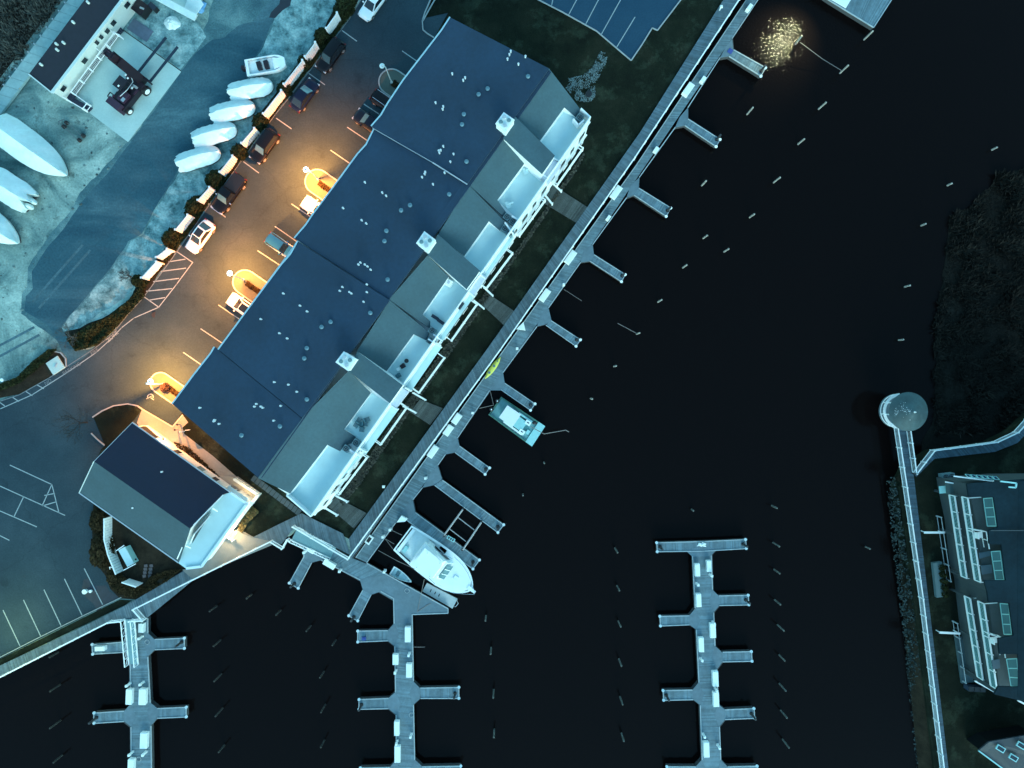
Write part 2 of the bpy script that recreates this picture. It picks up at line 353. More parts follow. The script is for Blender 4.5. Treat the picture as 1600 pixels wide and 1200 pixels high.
# car park asphalt under the cars
lot = [(-400, 640), (0, 627), (30, 617), (76, 591), (104, 572), (147, 543), (175, 521), (200, 490), (224, 464), (276, 393), (330, 315), (366, 266), (430, 178), (450, 154), (545, 30), (566, -5), (640, -110), (900, -110), (700, 60), (500, 400), (330, 640), (440, 770), (300, 905), (212, 937), (187, 935), (0, 1030), (-400, 1210)]
carpark = ground('car_park', lot, M['asphalt'], .018)
ground('upper_car_park', [(832, -4), (878, 18), (932, 48), (986, 94), (1003, 70), (1019, 44), (1027, 48), (1064, -1), (1150, -120), (900, -120)], M['asphalt_blue'], .018)
# lawns
lawn = [(700, 20), (664, 28), (674, 0), (720, -110), (832, -4), (878, 18), (932, 48), (986, 94), (1019, 44), (1027, 48), (1064, -1), (1150, -120), (1215, -120), (1133, 0), (1000, 207), (760, 547), (545, 842), (471, 802), (470, 806), (396, 839), (340, 800), (300, 740), (280, 650), (420, 500), (600, 200)]
ground('lawn', lawn, M['lawn'], .04)
ground('scrub_bank', [(565, -10), (545, 28), (450, 152), (366, 264), (276, 391), (224, 462), (200, 488), (175, 518), (150, 540), (118, 548), (96, 536), (100, 520), (160, 498), (200, 470), (222, 432), (262, 385), (300, 322), (345, 262), (376, 230), (405, 180), (445, 125), (500, 55), (530, 0)], M['mulch'], .024, amp=1.5)
ground('entrance_apron', [(84, 520), (96, 512), (118, 549), (147, 545), (130, 560), (108, 574), (104, 570), (104, 556), (97, 549)], M['yard_asphalt'], .026)
ground('corner_bed', [(0, 604), (30, 594), (58, 566), (80, 549), (93, 549), (103, 558), (103, 572), (76, 590), (30, 616), (-200, 660), (-200, 620)], M['mulch'], .06)
ground('marsh', [(-200, 260), (-40, 170), (0, 122), (107, -20), (150, -120), (-300, -400), (-600, 100)], M['marsh'], .03)
ground('bed_by_bistro', [(146, 652), (172, 637), (200, 631), (222, 640), (210, 655), (150, 720), (158, 702), (164, 696)], M['lawn'], .06)
ground('bush_bed', [(146, 780), (300, 890), (285, 892), (212, 937), (187, 935), (172, 920), (165, 900), (150, 880), (144, 840)], M['mulch'], .05)
ground('narrow_lawn', [(285, 664), (294, 661), (340, 698), (402, 746), (450, 790), (471, 806), (396, 839), (375, 829), (408, 772), (396, 760), (340, 706), (287, 676)], M['lawn'], .075)
ground('patio', [(222, 639), (270, 667), (286, 649), (294, 660), (285, 668), (288, 678), (332, 712), (378, 752), (398, 768), (408, 773), (366, 826), (378, 829), (396, 839), (425, 845), (300, 904), (285, 890), (320, 880), (290, 830), (214, 660)], M['patio'], .085)
# kerb strip hedge and boardwalk side strip
ground('hedge_strip', [(187, 937), (0, 1030), (-300, 1178), (-300, 1190), (0, 1040), (196, 945), (206, 938)], M['lawn'], .06)

for i, (a, b) in enumerate([((16, 727), (81, 757)), ((81, 757), (92, 801)), ((81, 757), (66, 790)), ((-30, 746), (101, 805)), ((70, 774), (85, 771)), ((68, 790), (88, 784)), ((37, 776), (22, 807)), ((-40, 781), (57, 823)), ((-30, 822), (14, 844)),
     ((132, 889), (160, 944)), ((101, 905), (128, 961)), ((69, 922), (95, 977)), ((37, 938), (63, 993)), ((5, 954), (31, 1009)), ((-27, 970), (-1, 1025)),
     ((535, 48), (557, 64)), ((483, 115), (507, 132)), ((432, 185), (455, 201)), ((381, 253), (404, 270)), ((329, 322), (352, 339)),
     ((629, 80), (652, 96)), ((569, 163), (592, 178)), ((543, 199), (573, 219)), ((517, 235), (546, 255)), ((456, 319), (484, 338)), ((430, 354), (466, 379)), ((403, 392), (438, 415)), ((342, 477), (376, 500)), ((314, 514), (347, 536)), ((287, 551), (313, 569)),
     ((276, 393), (301, 410)), ((264, 409), (289, 405)), ((252, 424), (290, 419)), ((240, 440), (279, 435)), ((229, 455), (268, 451)), ((224, 463), (248, 480)), ((233, 469), (257, 465)),
     ((0, 629), (7, 634)), ((20, 621), (29, 627)), ((41, 612), (50, 618)), ((59, 602), (68, 607))]):
    obj('stall_line', strip([a, b], .12, .030), M['paintline'], parent=carpark)
obj('hatch_outline', strip([(301, 410), (276, 444), (248, 480), (209, 497), (190, 512), (175, 528), (150, 551), (105, 582), (50, 617), (0, 639), (-60, 658)], .11, .034), M['paintline'], parent=carpark)
obj('kerb_line', strip([(-60, 640), (0, 627), (30, 617), (76, 591), (104, 573), (147, 545), (175, 523), (200, 491), (224, 465), (276, 394), (330, 316), (366, 267), (430, 179), (450, 155), (545, 31), (566, -4)], .10, .040), M['paintdim'], parent=carpark)
for a, b in [((864, -2), (862, 8)), ((904, -6), (888, 24)), ((938, -6), (914, 40)), ((974, -8), (936, 60)), ((992, 27), (961, 78)) ]:
    obj('stall_line', strip([a, b], .11, .030), M['paintline'], parent=carpark)
def kerb(name, pts, h=.12, wd=.15, z=0.0, parent=None, m=None):
    mb = MB(); P = [W(*p, z) for p in pts]
    for a, b in zip(P, P[1:]):
        mb.beam(a+Vector((0, 0, h/2)), b+Vector((0, 0, h/2)), wd, h)
    return obj(name, mb, m or M['kerb'], kind=None if parent else 'structure', parent=parent)
kerb('kerb', [(676, -8), (664, 20), (660, 33), (661, 47), (668, 53), (678, 59)])
kerb('kerb', [(684, -8), (668, 20), (661, 33)])
kerb('kerb', [(835, -3), (878, 19), (932, 49), (986, 95), (1003, 70), (1019, 44), (1027, 48), (1066, -3)])
kerb('kerb', [(145, 652), (160, 642), (178, 634), (200, 631), (215, 634), (222, 639), (270, 667), (286, 648)], m=mat('warm_kerb', (.36, .34, .32), .8))
kerb('kerb', [(143, 677), (153, 687), (164, 696)])
kerb('kerb', [(-60, 620), (0, 604), (28, 596), (45, 583), (58, 566), (70, 556), (84, 549), (95, 551), (103, 560), (104, 573)])
kerb('kerb', [(190, 933), (128, 963), (63, 995), (0, 1027), (-100, 1075)], wd=.1, h=.1)
# fire lane lettering
def text(s, px, ang, size, z, m, parent, name='lettering', sx=1.0):
    c = bpy.data.curves.new(name, 'FONT'); c.body = s; c.size = size; c.align_x = 'CENTER'; c.align_y = 'CENTER'
    to = bpy.data.objects.new(name, c); link(to); dg = bpy.context.evaluated_depsgraph_get()
    me = bpy.data.meshes.new_from_object(to.evaluated_get(dg)); bpy.data.objects.remove(to)
    me.materials.clear(); me.materials.append(m); o = link(bpy.data.objects.new(name, me)); o.parent = parent
    o.location = W(*px, z); o.rotation_euler = (0, 0, ang); o.scale = (sx, 1, 1); return o
text('NO', (75, 597), R(30), .62, .036, M['paintdim'], carpark)
text('PARKING', (112, 576), R(31), .62, .036, M['paintdim'], carpark)
text('FIRE', (148, 550), R(34), .62, .036, M['paintdim'], carpark)
text('ZONE', (176, 526), R(42), .66, .036, M['paintline'], carpark)
# wheelchair mark beside the lit island
mb = MB(); c0 = W(235, 620, .036)
for i in range(11):
    a0, a1 = R(-20+i*22), R(-20+(i+1)*22)
    p = [(c0.x+.30*math.cos(a0), c0.y+.28*math.sin(a0)), (c0.x+.30*math.cos(a1), c0.y+.28*math.sin(a1)), (c0.x+.42*math.cos(a1), c0.y+.40*math.sin(a1)), (c0.x+.42*math.cos(a0), c0.y+.40*math.sin(a0))]
    mb.sheet([Vector((x, y, c0.z)) for x, y in p])
for a, b in [((229, 623), (236, 619.5)), ((236, 621.8), (240, 624.5))]: strip([a, b], .1, .036, mb)
obj('wheelchair_symbol', mb, M['paintline'], parent=carpark)
obj('manhole_cover', MB().cyl(W(242, 492, .02), W(242, 492, .032), .38, n=16), M['black'], parent=carpark)
obj('shadow_patch', MB().sheet([W(*p, .023) for p in wob([(130, 905), (137, 903), (141, 915), (166, 914), (172, 925), (186, 933), (160, 946), (152, 958), (146, 944), (134, 932), (128, 920)], 1.0, 4)]), M['shadow_tone'], parent=carpark)  # dark sheet that paints a shadow onto the asphalt
# yard details: slabs, mats
obj('rubber_mat', MB().box(W(219, 47, .06), (3.0, 1.6, .06), pang(.82, .56)), M['grey_mem'] if False else mat('rubber_mat', (.10, .13, .18), .8, .2, 2), kind=None)
tag(bpy.data.objects['rubber_mat'], 'faded blue grey mat lying on the yard below the dark crate', 'mat')
obj('oil_stain', MB().sheet([W(*p, .016) for p in wob([(420, 27), (424, 19), (436, 7), (439, -8), (457, -8), (453, 9), (441, 17), (430, 28)], .5, 4)]), mat('oil_stain', (.012, .016, .026), .7, .2, 2), parent=land)
for i, q in enumerate([((191, 46), (283, 111)), ]):
    obj('pad_joint', strip([q[0], q[1]], .10, .026), M['black'], parent=pad)

# stepping stones in the grass between the two houses
sroot = thing('stepping_stone_path', 'row of grey stepping stones in the grass between the two white railed decks', 'path', W(430, 790))
for i in range(13):
    t_ = i/12; px = 397+(466-397)*t_; py = 748+(800-748)*t_
    obj('stone', MB().box(W(px, py, .10), (.52, .78, .09), pang(.8, .6)+random.uniform(-.08, .08)), M['stone'], parent=sroot)

# ------------------------------------------------------------------ planked decks and docks
def lerp2(P, t):                                        # point at fraction t of a polyline
    L = [(Vector(b)-Vector(a)).length for a, b in zip(P, P[1:])]; T = sum(L)*t
    for a, b, l in zip(P, P[1:], L):
        if T <= l or (b is P[-1]): return Vector(a)+(Vector(b)-Vector(a))*(T/l if l else 0)
        T -= l
def planks(mb, A, B, z, wd=.15, th=.05, gap=.012):
    A = [W(*p, z) for p in A]; B = [W(*p, z) for p in B]
    LA = sum((b-a).length for a, b in zip(A, A[1:])); LB = sum((b-a).length for a, b in zip(B, B[1:])); n = max(2, int(max(LA, LB)/wd))
    for i in range(n):
        t0 = (i+.0)/n; t1 = (i+1-gap/wd)/n; dz = random.uniform(-.004, .004)
        q = [lerp2(A, t0), lerp2(A, t1), lerp2(B, t1), lerp2(B, t0)]
        for v in q: v.z += dz
        mb.slab(q, th)
    return mb
def trim(mb, pts, z, wd=.13, h=.10, close=False):
    P = [W(*p, z) for p in pts]; P = P+[P[0]] if close else P
    for a, b in zip(P, P[1:]): mb.beam(a, b, wd, h)
    return mb

DOCKLEN = {}
def dock(label, loc, strips, fingers, edges, m=M['floatboard']):
    root = thing('floating_dock', label, 'dock', W(*loc, ZD))
    mb = MB(); fl = MB()
    for A, B in strips:
        planks(mb, A, B, ZD+.3)
        P = [W(*p, ZD) for p in A]+[W(*p, ZD) for p in reversed(B)]
        fl.prism(P, ZW-.4, ZD+.235)
    obj('deck_planks', mb, m, parent=root, kind='stuff'); obj('float', fl, M['sub'], parent=root)
    for gus, fa, fb in fingers:
        fm = MB(); planks(fm, fa, fb, ZD+.296)
        f = obj('finger_pier', fm, m, parent=root)
        if gus: obj('gusset', MB().slab([W(*p, ZD+.307) for p in gus], .06), M['gusset'], parent=f)
        tm = MB(); trim(tm, [fa[0], fa[-1], fb[-1], fb[0]], ZD+.30, .10, .14); obj('edge_board', tm, M['trimwood'], parent=f)
        fl = MB(); fl.prism([W(*p, ZD) for p in fa]+[W(*p, ZD) for p in reversed(fb)], ZW-.3, ZD+.225)
        if gus: fl.prism([W(*p, ZD) for p in gus], ZW-.31, ZD+.222)
        obj('float', fl, M['sub'], parent=f)
        for c in (fa[-1], fb[-1]):
            obj('corner_bumper', MB().cyl(W(*c, ZD+.05), W(*c, ZD+.42), .19, n=10), M['boxwhite'], parent=f)
    for e in edges:
        obj('edge_board', trim(MB(), e, ZD+.30, .11, .13), M['trimwood'], parent=root)
    return root
M['gusset'] = mat('gusset_plate', (.11, .165, .195), .75, .15, 2, .2, .3)

inner = [(1255, -128), (1166, 0), (995, 257), (642, 750), (556, 871)]
outer = [(1273, -128), (1184, 0), (996, 277), (857, 481), (715, 684), (618, 817), (573, 879)]
FG = [  # gusset, finger side A, finger side B
 ([(1144, 60), (1146, 79), (1139, 88), (1125, 90), (1135, 72)], [(1146, 78), (1196, 106)], [(1139, 88), (1189, 119)]),
 ([(1075, 168), (1075, 186), (1070, 196), (1055, 199), (1062, 183)], [(1075, 186), (1125, 218)], [(1070, 196), (1119, 229)]),
 ([(999, 277), (998, 294), (991, 305), (979, 309), (985, 290)], [(998, 294), (1048, 325)], [(991, 305), (1041, 338)]),
 ([(926, 382), (928, 399), (922, 408), (907, 410), (912, 390)], [(928, 398), (977, 429)], [(922, 408), (971, 440)]),
 ([(857, 481), (862, 502), (852, 507), (839, 510), (845, 490)], [(861, 501), (907, 531)], [(853, 508), (900, 541)]),
 ([(786, 582), (789, 600), (783, 610), (765, 610), (775, 592)], [(789, 599), (836, 631)], [(783, 609), (829, 641)]),
 ([(715, 684), (718, 697), (711, 707), (696, 710), (704, 690)], [(718, 697), (765, 731)], [(711, 707), (758, 741)]),
 ([(684, 727), (691, 749), (678, 758), (660, 762), (672, 740)], [(691, 750), (787, 820)], [(679, 758), (778, 832)]),
 ([(645, 781), (649, 801), (636, 813), (618, 817), (632, 795)], [(649, 801), (749, 875)], [(636, 813), (739, 889)])]
shore_dock = dock('long grey floating dock along the boardwalk with nine finger piers', (800, 560),
  [(inner, outer)], FG,
  [inner, [(1273, -128), (1184, 0), (1144, 60)], [(1125, 90), (1075, 168)], [(1055, 199), (999, 277)], [(979, 309), (926, 382)], [(907, 410), (857, 481)], [(839, 510), (786, 582)], [(765, 610), (715, 684)], [(696, 710), (684, 727)], [(660, 762), (645, 781)], [(618, 817), (573, 879)]])
mid = dock('centre floating dock bending from the quay corner down to the bottom edge', (620, 950),
  [([(462, 828), (550, 872), (573, 881), (700, 952)], [(455, 846), (475, 859), (562, 907), (650, 959)]),
   ([(615, 935), (615, 974), (619, 1116), (619, 1300)], [(644, 940), (644, 975), (646, 1100), (649, 1300)])],
  [([(475, 857), (475, 872), (487, 879), (502, 875), (510, 868)], [(475, 870), (452, 911)], [(487, 879), (466, 919)]),
   ([(563, 905), (567, 922), (580, 929), (595, 924), (600, 915)], [(567, 922), (545, 962)], [(580, 929), (559, 970)]),
   ([(616, 974), (606, 985), (606, 1001), (617, 1010), (624, 990)], [(606, 985), (559, 986)], [(606, 1001), (559, 1003)]),
   ([(618, 1081), (607, 1091), (607, 1107), (619, 1117), (626, 1100)], [(607, 1091), (561, 1093)], [(607, 1107), (561, 1108)]),
   ([(645, 1064), (657, 1076), (656, 1092), (646, 1101), (640, 1084)], [(657, 1075), (717, 1074)], [(657, 1091), (717, 1091)]),
   ([(648, 1187), (660, 1198), (660, 1214), (648, 1224), (642, 1200)], [(660, 1198), (720, 1197)], [(660, 1214), (720, 1214)]),
   ([(619, 1187), (609, 1199), (609, 1215), (619, 1225), (625, 1205)], [(609, 1199), (563, 1200)], [(609, 1215), (563, 1216)])],
  [[(573, 880), (700, 951), (700, 958), (644, 960), (646, 1064)], [(475, 859), (475, 870)], [(502, 875), (563, 906)], [(595, 924), (615, 935), (616, 974)], [(617, 1010), (618, 1081)], [(619, 1117), (619, 1187)], [(646, 1101), (648, 1187)]])
obj('gusset', MB().slab([W(*p, ZD+.312) for p in [(562, 905), (567, 921), (595, 924), (615, 936), (616, 974), (643, 974), (644, 960), (700, 957), (700, 952), (640, 918), (600, 897)]], .06), M['gusset'], parent=mid)
left = dock('left floating dock below the car park with four finger piers', (215, 1080),
  [([(196, 968), (203, 1030), (204, 1100), (206, 1300)], [(231, 966), (231, 1025), (235, 1099), (238, 1300)])],
  [([(231, 989), (242, 1000), (242, 1015), (231, 1026), (225, 1008)], [(242, 999), (288, 997)], [(242, 1015), (288, 1013)]),
   ([(203, 991), (194, 1003), (194, 1019), (204, 1030), (210, 1010)], [(194, 1003), (144, 1007)], [(194, 1019), (145, 1022)]),
   ([(235, 1098), (246, 1107), (246, 1122), (236, 1134), (230, 1115)], [(246, 1107), (291, 1105)], [(246, 1122), (291, 1120)]),
   ([(204, 1100), (194, 1111), (194, 1127), (205, 1136), (212, 1118)], [(194, 1111), (147, 1114)], [(194, 1127), (147, 1130)])],
  [[(231, 966), (231, 989)], [(231, 1026), (235, 1098)], [(236, 1134), (238, 1300)], [(204, 1031), (204, 1100)], [(205, 1136), (206, 1300)]])
right = dock('right floating dock standing free in open water with a T shaped head', (1105, 1020),
  [([(1082, 856), (1086, 950), (1092, 1067), (1097, 1187), (1100, 1300)], [(1112, 854), (1115, 957), (1120, 1045), (1126, 1188), (1130, 1300)])],
  [([(1072, 861), (1082, 870), (1111, 868), (1120, 858), (1098, 852)], [(1100, 846), (1026, 848)], [(1100, 861), (1027, 862)]),
   (None, [(1100.5, 846), (1165, 843)], [(1100.5, 861), (1166, 857)]),
   ([(1113, 921), (1123, 931), (1124, 946), (1115, 957), (1108, 940)], [(1123, 931), (1169, 930)], [(1124, 946), (1170, 945)]),
   ([(1087, 950), (1077, 962), (1077, 976), (1088, 984), (1094, 970)], [(1077, 962), (1031, 963)], [(1077, 976), (1032, 978)]),
   ([(1117, 1009), (1129, 1020), (1129, 1034), (1120, 1046), (1112, 1028)], [(1129, 1019), (1174, 1018)], [(1129, 1034), (1175, 1033)]),
   ([(1092, 1066), (1082, 1078), (1083, 1093), (1094, 1102), (1100, 1085)], [(1082, 1078), (1036, 1079)], [(1083, 1093), (1037, 1094)]),
   ([(1122, 1100), (1133, 1109), (1133, 1124), (1124, 1135), (1116, 1118)], [(1133, 1109), (1178, 1107)], [(1133, 1124), (1179, 1122)]),
   ([(1126, 1187), (1137, 1198), (1137, 1214), (1128, 1224), (1120, 1205)], [(1137, 1198), (1183, 1197)], [(1137, 1214), (1184, 1213)]),
   ([(1097, 1187), (1087, 1198), (1087, 1214), (1098, 1224), (1104, 1205)], [(1087, 1198), (1042, 1198)], [(1087, 1214), (1042, 1214)])],
  [[(1082, 869), (1086, 950)], [(1088, 984), (1092, 1066)], [(1094, 1102), (1097, 1187)], [(1111, 868), (1113, 921)], [(1115, 957), (1117, 1009)], [(1120, 1046), (1122, 1100)], [(1124, 1135), (1126, 1187)]])
dock('upper right floating dock corner cut off by the top edge', (1340, 10),
  [([(1230, -45), (1295, 0), (1365, 43)], [(1250, -160), (1324, -50), (1394, -2)])],
  [], [[(1230, -45), (1295, 0), (1365, 43), (1394, -2), (1425, -50)]])
obj('deck_plate', MB().box(W(1312, -2, ZD+.36), (2.6, 1.3, .1), pang(.85, .5)), M['boxwhite'], parent=bpy.data.objects['floating_dock.004'])
M2 = None

# fixed boardwalk with white railing
def railing(name, label, pts, z, h=1.0, cat='railing', spacing=2.0, m=None, balus=True, wid=.16, group=None, top=.09, nob=.2):
    m = m or M['vinyl']; P = [Vector(p) if len(p) == 3 and not isinstance(p, tuple) else W(p[0], p[1], z) for p in pts]
    root = thing(name, label, cat, P[0], group); rm = MB(); lm = MB(); bm_ = MB(); pm = None; first = None
    for a, b in zip(P, P[1:]):
        up = Vector((0, 0, h)); rm.beam(a+up, b+up, wid, top); lm.beam(a+Vector((0, 0, .14)), b+Vector((0, 0, .14)), .07, .07)
        L = (b-a).length; n = max(1, int(round(L/spacing)))
        for i in range(n+1):
            p = a+(b-a)*i/n
            if i == n and b is not P[-1]: continue
            if first is None:
                k = MB(); k.box((p.x, p.y, p.z+h*.5+.04), (.14, .14, h+.08)); k.box((p.x, p.y, p.z+h+.10), (nob, nob, .06), 0, .6)
                first = obj('post', k, m, parent=root); p0 = p.copy()
            else:
                c = first.copy(); link(c); c.parent = root; c.location = p-p0
        if balus:
            nb = int(L/.16)
            for i in range(nb):
                p = a+(b-a)*(i+.5)/nb; bm_.box((p.x, p.y, p.z+h*.5+.05), (.035, .035, h-.16))
    obj('top_rail', rm, m, parent=root); obj('bottom_rail', lm, m, parent=root)
    if balus: obj('balusters', bm_, m, parent=root, kind='stuff')
    return root

bw = thing('boardwalk', 'grey plank boardwalk running between the long lawn and the floating dock', 'boardwalk', W(800, 520))
obj('deck_planks', planks(MB(), [(1213, -120), (1130, 0), (1000, 207), (760, 547), (545, 842), (545.5, 843)], [(1238, -120), (1155, 0), (990, 250), (782, 547), (550, 872), (549, 873)], .24), M['board'], parent=bw, kind='stuff')
obj('deck_planks', planks(MB(), [(548, 868), (461, 822), (440, 850), (398, 845)], [(536, 834), (471, 802), (436, 819), (396, 839)], .236, wd=.15), M['board'], parent=bw, kind='stuff')
obj('fascia', MB().beam(W(1239, -120, .0), W(551, 873, .0), .06, .42), M['sub'], parent=bw)
bw2 = thing('boardwalk', 'grey plank boardwalk along the lower car park above the left dock', 'boardwalk', W(120, 985))
obj('deck_planks', planks(MB(), [(-300, 1190), (0, 1040), (140, 974), (196, 946), (212, 937), (287, 892), (398, 840)], [(-300, 1200), (15, 1050), (174, 969), (195, 967), (229, 966), (300, 908), (400, 858)], .20), M['board'], parent=bw2, kind='stuff')
ground('deck_apron', [(300, 904), (285, 891), (316, 884), (366, 828), (396, 840), (425, 846), (424, 852)], M['patio'], .252, t=.04)
railing('boardwalk_railing', 'long white railing between the boardwalk and the floating dock', [(1238, -120), (1155, 0), (990, 250), (782, 547), (546, 871), (461, 821)], .24, 1.0, spacing=2.35)
railing('boardwalk_railing', 'white railing jogging round the gangway landing beside the warm lit patio', [(456, 843), (452, 841), (444, 855), (426, 844), (300, 906), (214, 949), (229, 966), (208, 967)], .24, 1.0, spacing=2.35)
railing('boardwalk_railing', 'white railing along the water below the lower left car park', [(195, 967), (175, 969), (15, 1050), (-200, 1158)], .24, 1.0, spacing=2.35)

def gangway(label, a, b, wpx, z0, z1):
    A, B = W(*a, z0), W(*b, z1); d = (B-A); dn = Vector((d.x, d.y, 0)).normalized(); n = Vector((-dn.y, dn.x, 0))*wpx/2
    root = thing('gangway', label, 'gangway', A); mb = MB(); k = int(d.length/.2)
    for i in range(k):
        p, q = A+d*(i/k), A+d*((i+.9)/k); mb.slab([p-n, q-n, q+n, p+n], .05)
    obj('treads', mb, M['gangdeck'], parent=root, kind='stuff')
    for s in (-1, 1):
        r = MB(); r.beam(A+n*s+Vector((0, 0, 1.0)), B+n*s+Vector((0, 0, 1.0)), .09, .09); r.beam(A+n*s+Vector((0, 0, .05)), B+n*s+Vector((0, 0, .05)), .1, .2)
        for i in range(7): p = A+n*s+d*(i/6); r.beam(p, p+Vector((0, 0, 1.0)), .06, .06)
        for i in range(6): r.beam(A+n*s+d*(i/6)+Vector((0, 0, .1)), A+n*s+d*((i+1)/6)+Vector((0, 0, .95)), .035, .035)
        obj('side_rail', r, M['white'], parent=root)
    return root
M['gangdeck'] = mat('gangway_grating', (.16, .30, .33), .6, .1, 3)
gangway('wide teal gangway ramp sloping beside the quay corner', (461, 834), (522, 862), 1.9, .25, ZD+.35)
gangway('narrow metal gangway leading down onto the left dock', (203, 968), (209, 1038), 1.2, .3, ZD+.40)
gg = thing('service_ladder', 'narrow ladder frame lying beside the left gangway', 'ladder', W(195, 970, ZD+.4))
r = MB()
for s in (194, 198): r.beam(W(s, 969, -.6), W(s+4.5, 1040, ZD+.45), .06, .08)
obj('rails', r, mat('pinkish_steel', (.42, .36, .38), .5), parent=gg); r = MB()
for i in range(9): t_ = i/9; r.beam(W(194.4+4*t_, 971+66*t_, -.6-.2*t_), W(198.4+4*t_, 971+66*t_, -.6-.2*t_), .04, .04)
obj('rungs', r, M['galv'], parent=gg)

# cross walks from the house to the boardwalk
for i, (A, B, nm) in enumerate([([(864, 289), (920, 325)], [(849, 317), (902, 349)], 'topmost'), ([(766, 461), (805, 487)], [(753, 476), (787, 508)], 'second'), ([(656, 624), (692, 638)], [(641, 644), (672, 664)], 'third'), ([(525, 777), (573, 802)], [(511, 790), (553, 826)], 'lowest')]):
    r = thing('crosswalk', '%s dark plank path crossing the lawn from the long house to the boardwalk' % nm, 'path', W(*A[0]), 'plank paths across the lawn')
    obj('planks', planks(MB(), A, B, .16, wd=.18), M['darkboard'], parent=r, kind='stuff')

# ------------------------------------------------------------------ the long waterside house
hs_ = thing('apartment_house', 'long house with navy roof, white terraces and three square chimneys', 'building', W(650, 450))
OZ = [.3, 0.0, .22, 0.0]; ZE, ZR = 9.3, 10.6
EAVE = [[(703, 27), (690, 47), (677, 64), (630, 125), (606, 161), (595, 180), (580, 197)],
        [(584, 202), (572, 226), (559, 240), (515, 300), (490, 333), (478, 351), (465, 366), (460, 372)],
        [(465, 377), (454, 397), (439, 414), (375, 500), (367, 511), (341, 546)],
        [(335, 542), (330, 551), (304, 584), (269, 631)]]
RDG = [[(730, 287), (858, 107)], [(608, 468), (732, 288)], [(472, 653), (609, 469)], [(403, 746), (472, 654)]]
ridge_dir = None
for k in range(4):
    z = OZ[k]; pts = [W(*p, ZE+z) for p in EAVE[k]]+[W(*p, ZR+z) for p in RDG[k]]
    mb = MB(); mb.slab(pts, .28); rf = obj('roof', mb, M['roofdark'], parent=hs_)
    fm = MB()
    for a, b in zip(EAVE[k], EAVE[k][1:]): fm.beam(W(*a, ZE+z-.02), W(*b, ZE+z-.02), .14, .2)
    obj('gutter', fm, mat('gutter', (.30, .48, .55), .4) if k == 0 else bpy.data.materials['gutter'], parent=rf)
fl = MB(); fl.beam(W(856, 110, 10.45), W(405, 743, 10.3), .9, .3); obj('ridge_board', fl, M['roofdark'], parent=hs_)
fl = MB(); fl.beam(W(676, 254, ZR+.18), W(730, 288, ZR+.3), .10, .16); fl.beam(W(582, 200, ZE+.22), W(676, 254, ZR+.05), .05, .06); obj('flashing', fl, M['silver'], parent=hs_)
# street side and end walls
wl = MB()
def inset(p, dx, dy, z): q = W(*p, z); return Vector((q.x+dx, q.y+dy, z))
outl = [inset((703, 27), .6, -.9, 9), inset((269, 631), .9, .4, 9), inset((403, 746), .2, .9, 9.2), inset((858, 107), -.4, -.6, 9.2)]
wl.prism(outl, 0, 9.0); obj('wall', wl, M['clap'], parent=hs_)
# terrace level block, water side
A8, B8 = W(922, 186, 7.9), W(488, 806, 7.9)              # parapet line
fd = (B8-A8).normalized(); fn = Vector((-fd.y, fd.x, 0)) # along, outward
if fn.dot(Vector((1, -1, 0))) < 0: fn = -fn
T0, T1 = W(858, 112, 6.9), W(404, 742, 6.9)
tb = MB(); tb.prism([Vector((A8.x, A8.y, 0)), Vector((B8.x, B8.y, 0)), Vector((W(449, 772, 6.9).x, W(449, 772, 6.9).y, 0)), Vector((T1.x, T1.y, 0)), Vector((T0.x, T0.y, 0)), Vector((W(905, 172, 6.9).x, W(905, 172, 6.9).y, 0))], 0.02, 6.9)
obj('wall', tb, M['white'], parent=hs_)
tf = MB()
for q in [[(884, 165), (920, 190), (873, 256), (843, 220)], [(822, 252), (858, 279), (812, 345), (776, 312)], [(765, 344), (803, 371), (757, 437), (724, 401)], [(703, 431), (742, 461), (690, 535), (659, 491)],
          [(647, 521), (689, 544), (642, 612), (601, 582)], [(580, 613), (622, 641), (572, 710), (536, 671)], [(512, 694), (562, 714), (488, 804), (451, 771)]]:
    tf.slab([W(*p, 6.93) for p in q], .03)
obj('terrace_floor', tf, M['membrane'], parent=hs_)
LR = [[(858, 107, 10.9), (907, 171, 7.2), (902, 184, 7.2), (882, 167, 7.2), (844, 219, 7.2), (802, 180, 10.7)],
      [(788, 214, 10.6), (820, 254, 7.2), (777, 312, 7.2), (791, 332, 7.2), (786, 338, 7.2), (732, 288, 10.6)],
      [(733, 289, 10.65), (789, 347, 7.2), (781, 360, 7.2), (764, 345, 7.2), (725, 400, 7.2), (684, 367, 10.65)],
      [(668, 399, 10.6), (701, 432, 7.2), (660, 491, 7.2), (672, 502, 7.2), (672, 514, 7.2), (608, 468, 10.6)],
      [(609, 469, 10.8), (671, 520, 7.2), (666, 532, 7.2), (646, 522, 7.2), (602, 582, 7.2), (557, 550, 10.75)],
      [(545, 579, 10.6), (579, 614, 7.2), (537, 671, 7.2), (556, 683, 7.2), (549, 693, 7.2), (539, 695, 7.2), (531, 705, 7.2), (511, 695, 7.2), (453, 771, 7.2), (403, 747, 10.6), (472, 653, 10.6)]]
_R0, _R1 = W(858, 107, 10.6), W(403, 746, 10.6); _rd = (_R1-_R0).normalized(); _rn = Vector((-_rd.y, _rd.x, 0)); _rn = _rn if _rn.x > 0 else -_rn
_k = (10.6-7.25)/(W(907, 171, 7.25)-_R0).dot(_rn)
def _plane(p, k):
    z = 9.0
    for _ in range(12): z = 10.62-k*max(-.3, (W(p[0], p[1], z)-_R0).dot(_rn))
    return (p[0], p[1], max(z, 7.0))
LR = [[_plane(p, _k*kk) for p in q] for q, kk in zip(LR, (1, .97, .82, .95, .82, .92))]
for q in LR: obj('roof', MB().slab([W(*p) for p in q], .22), M['rooflight'], parent=hs_)
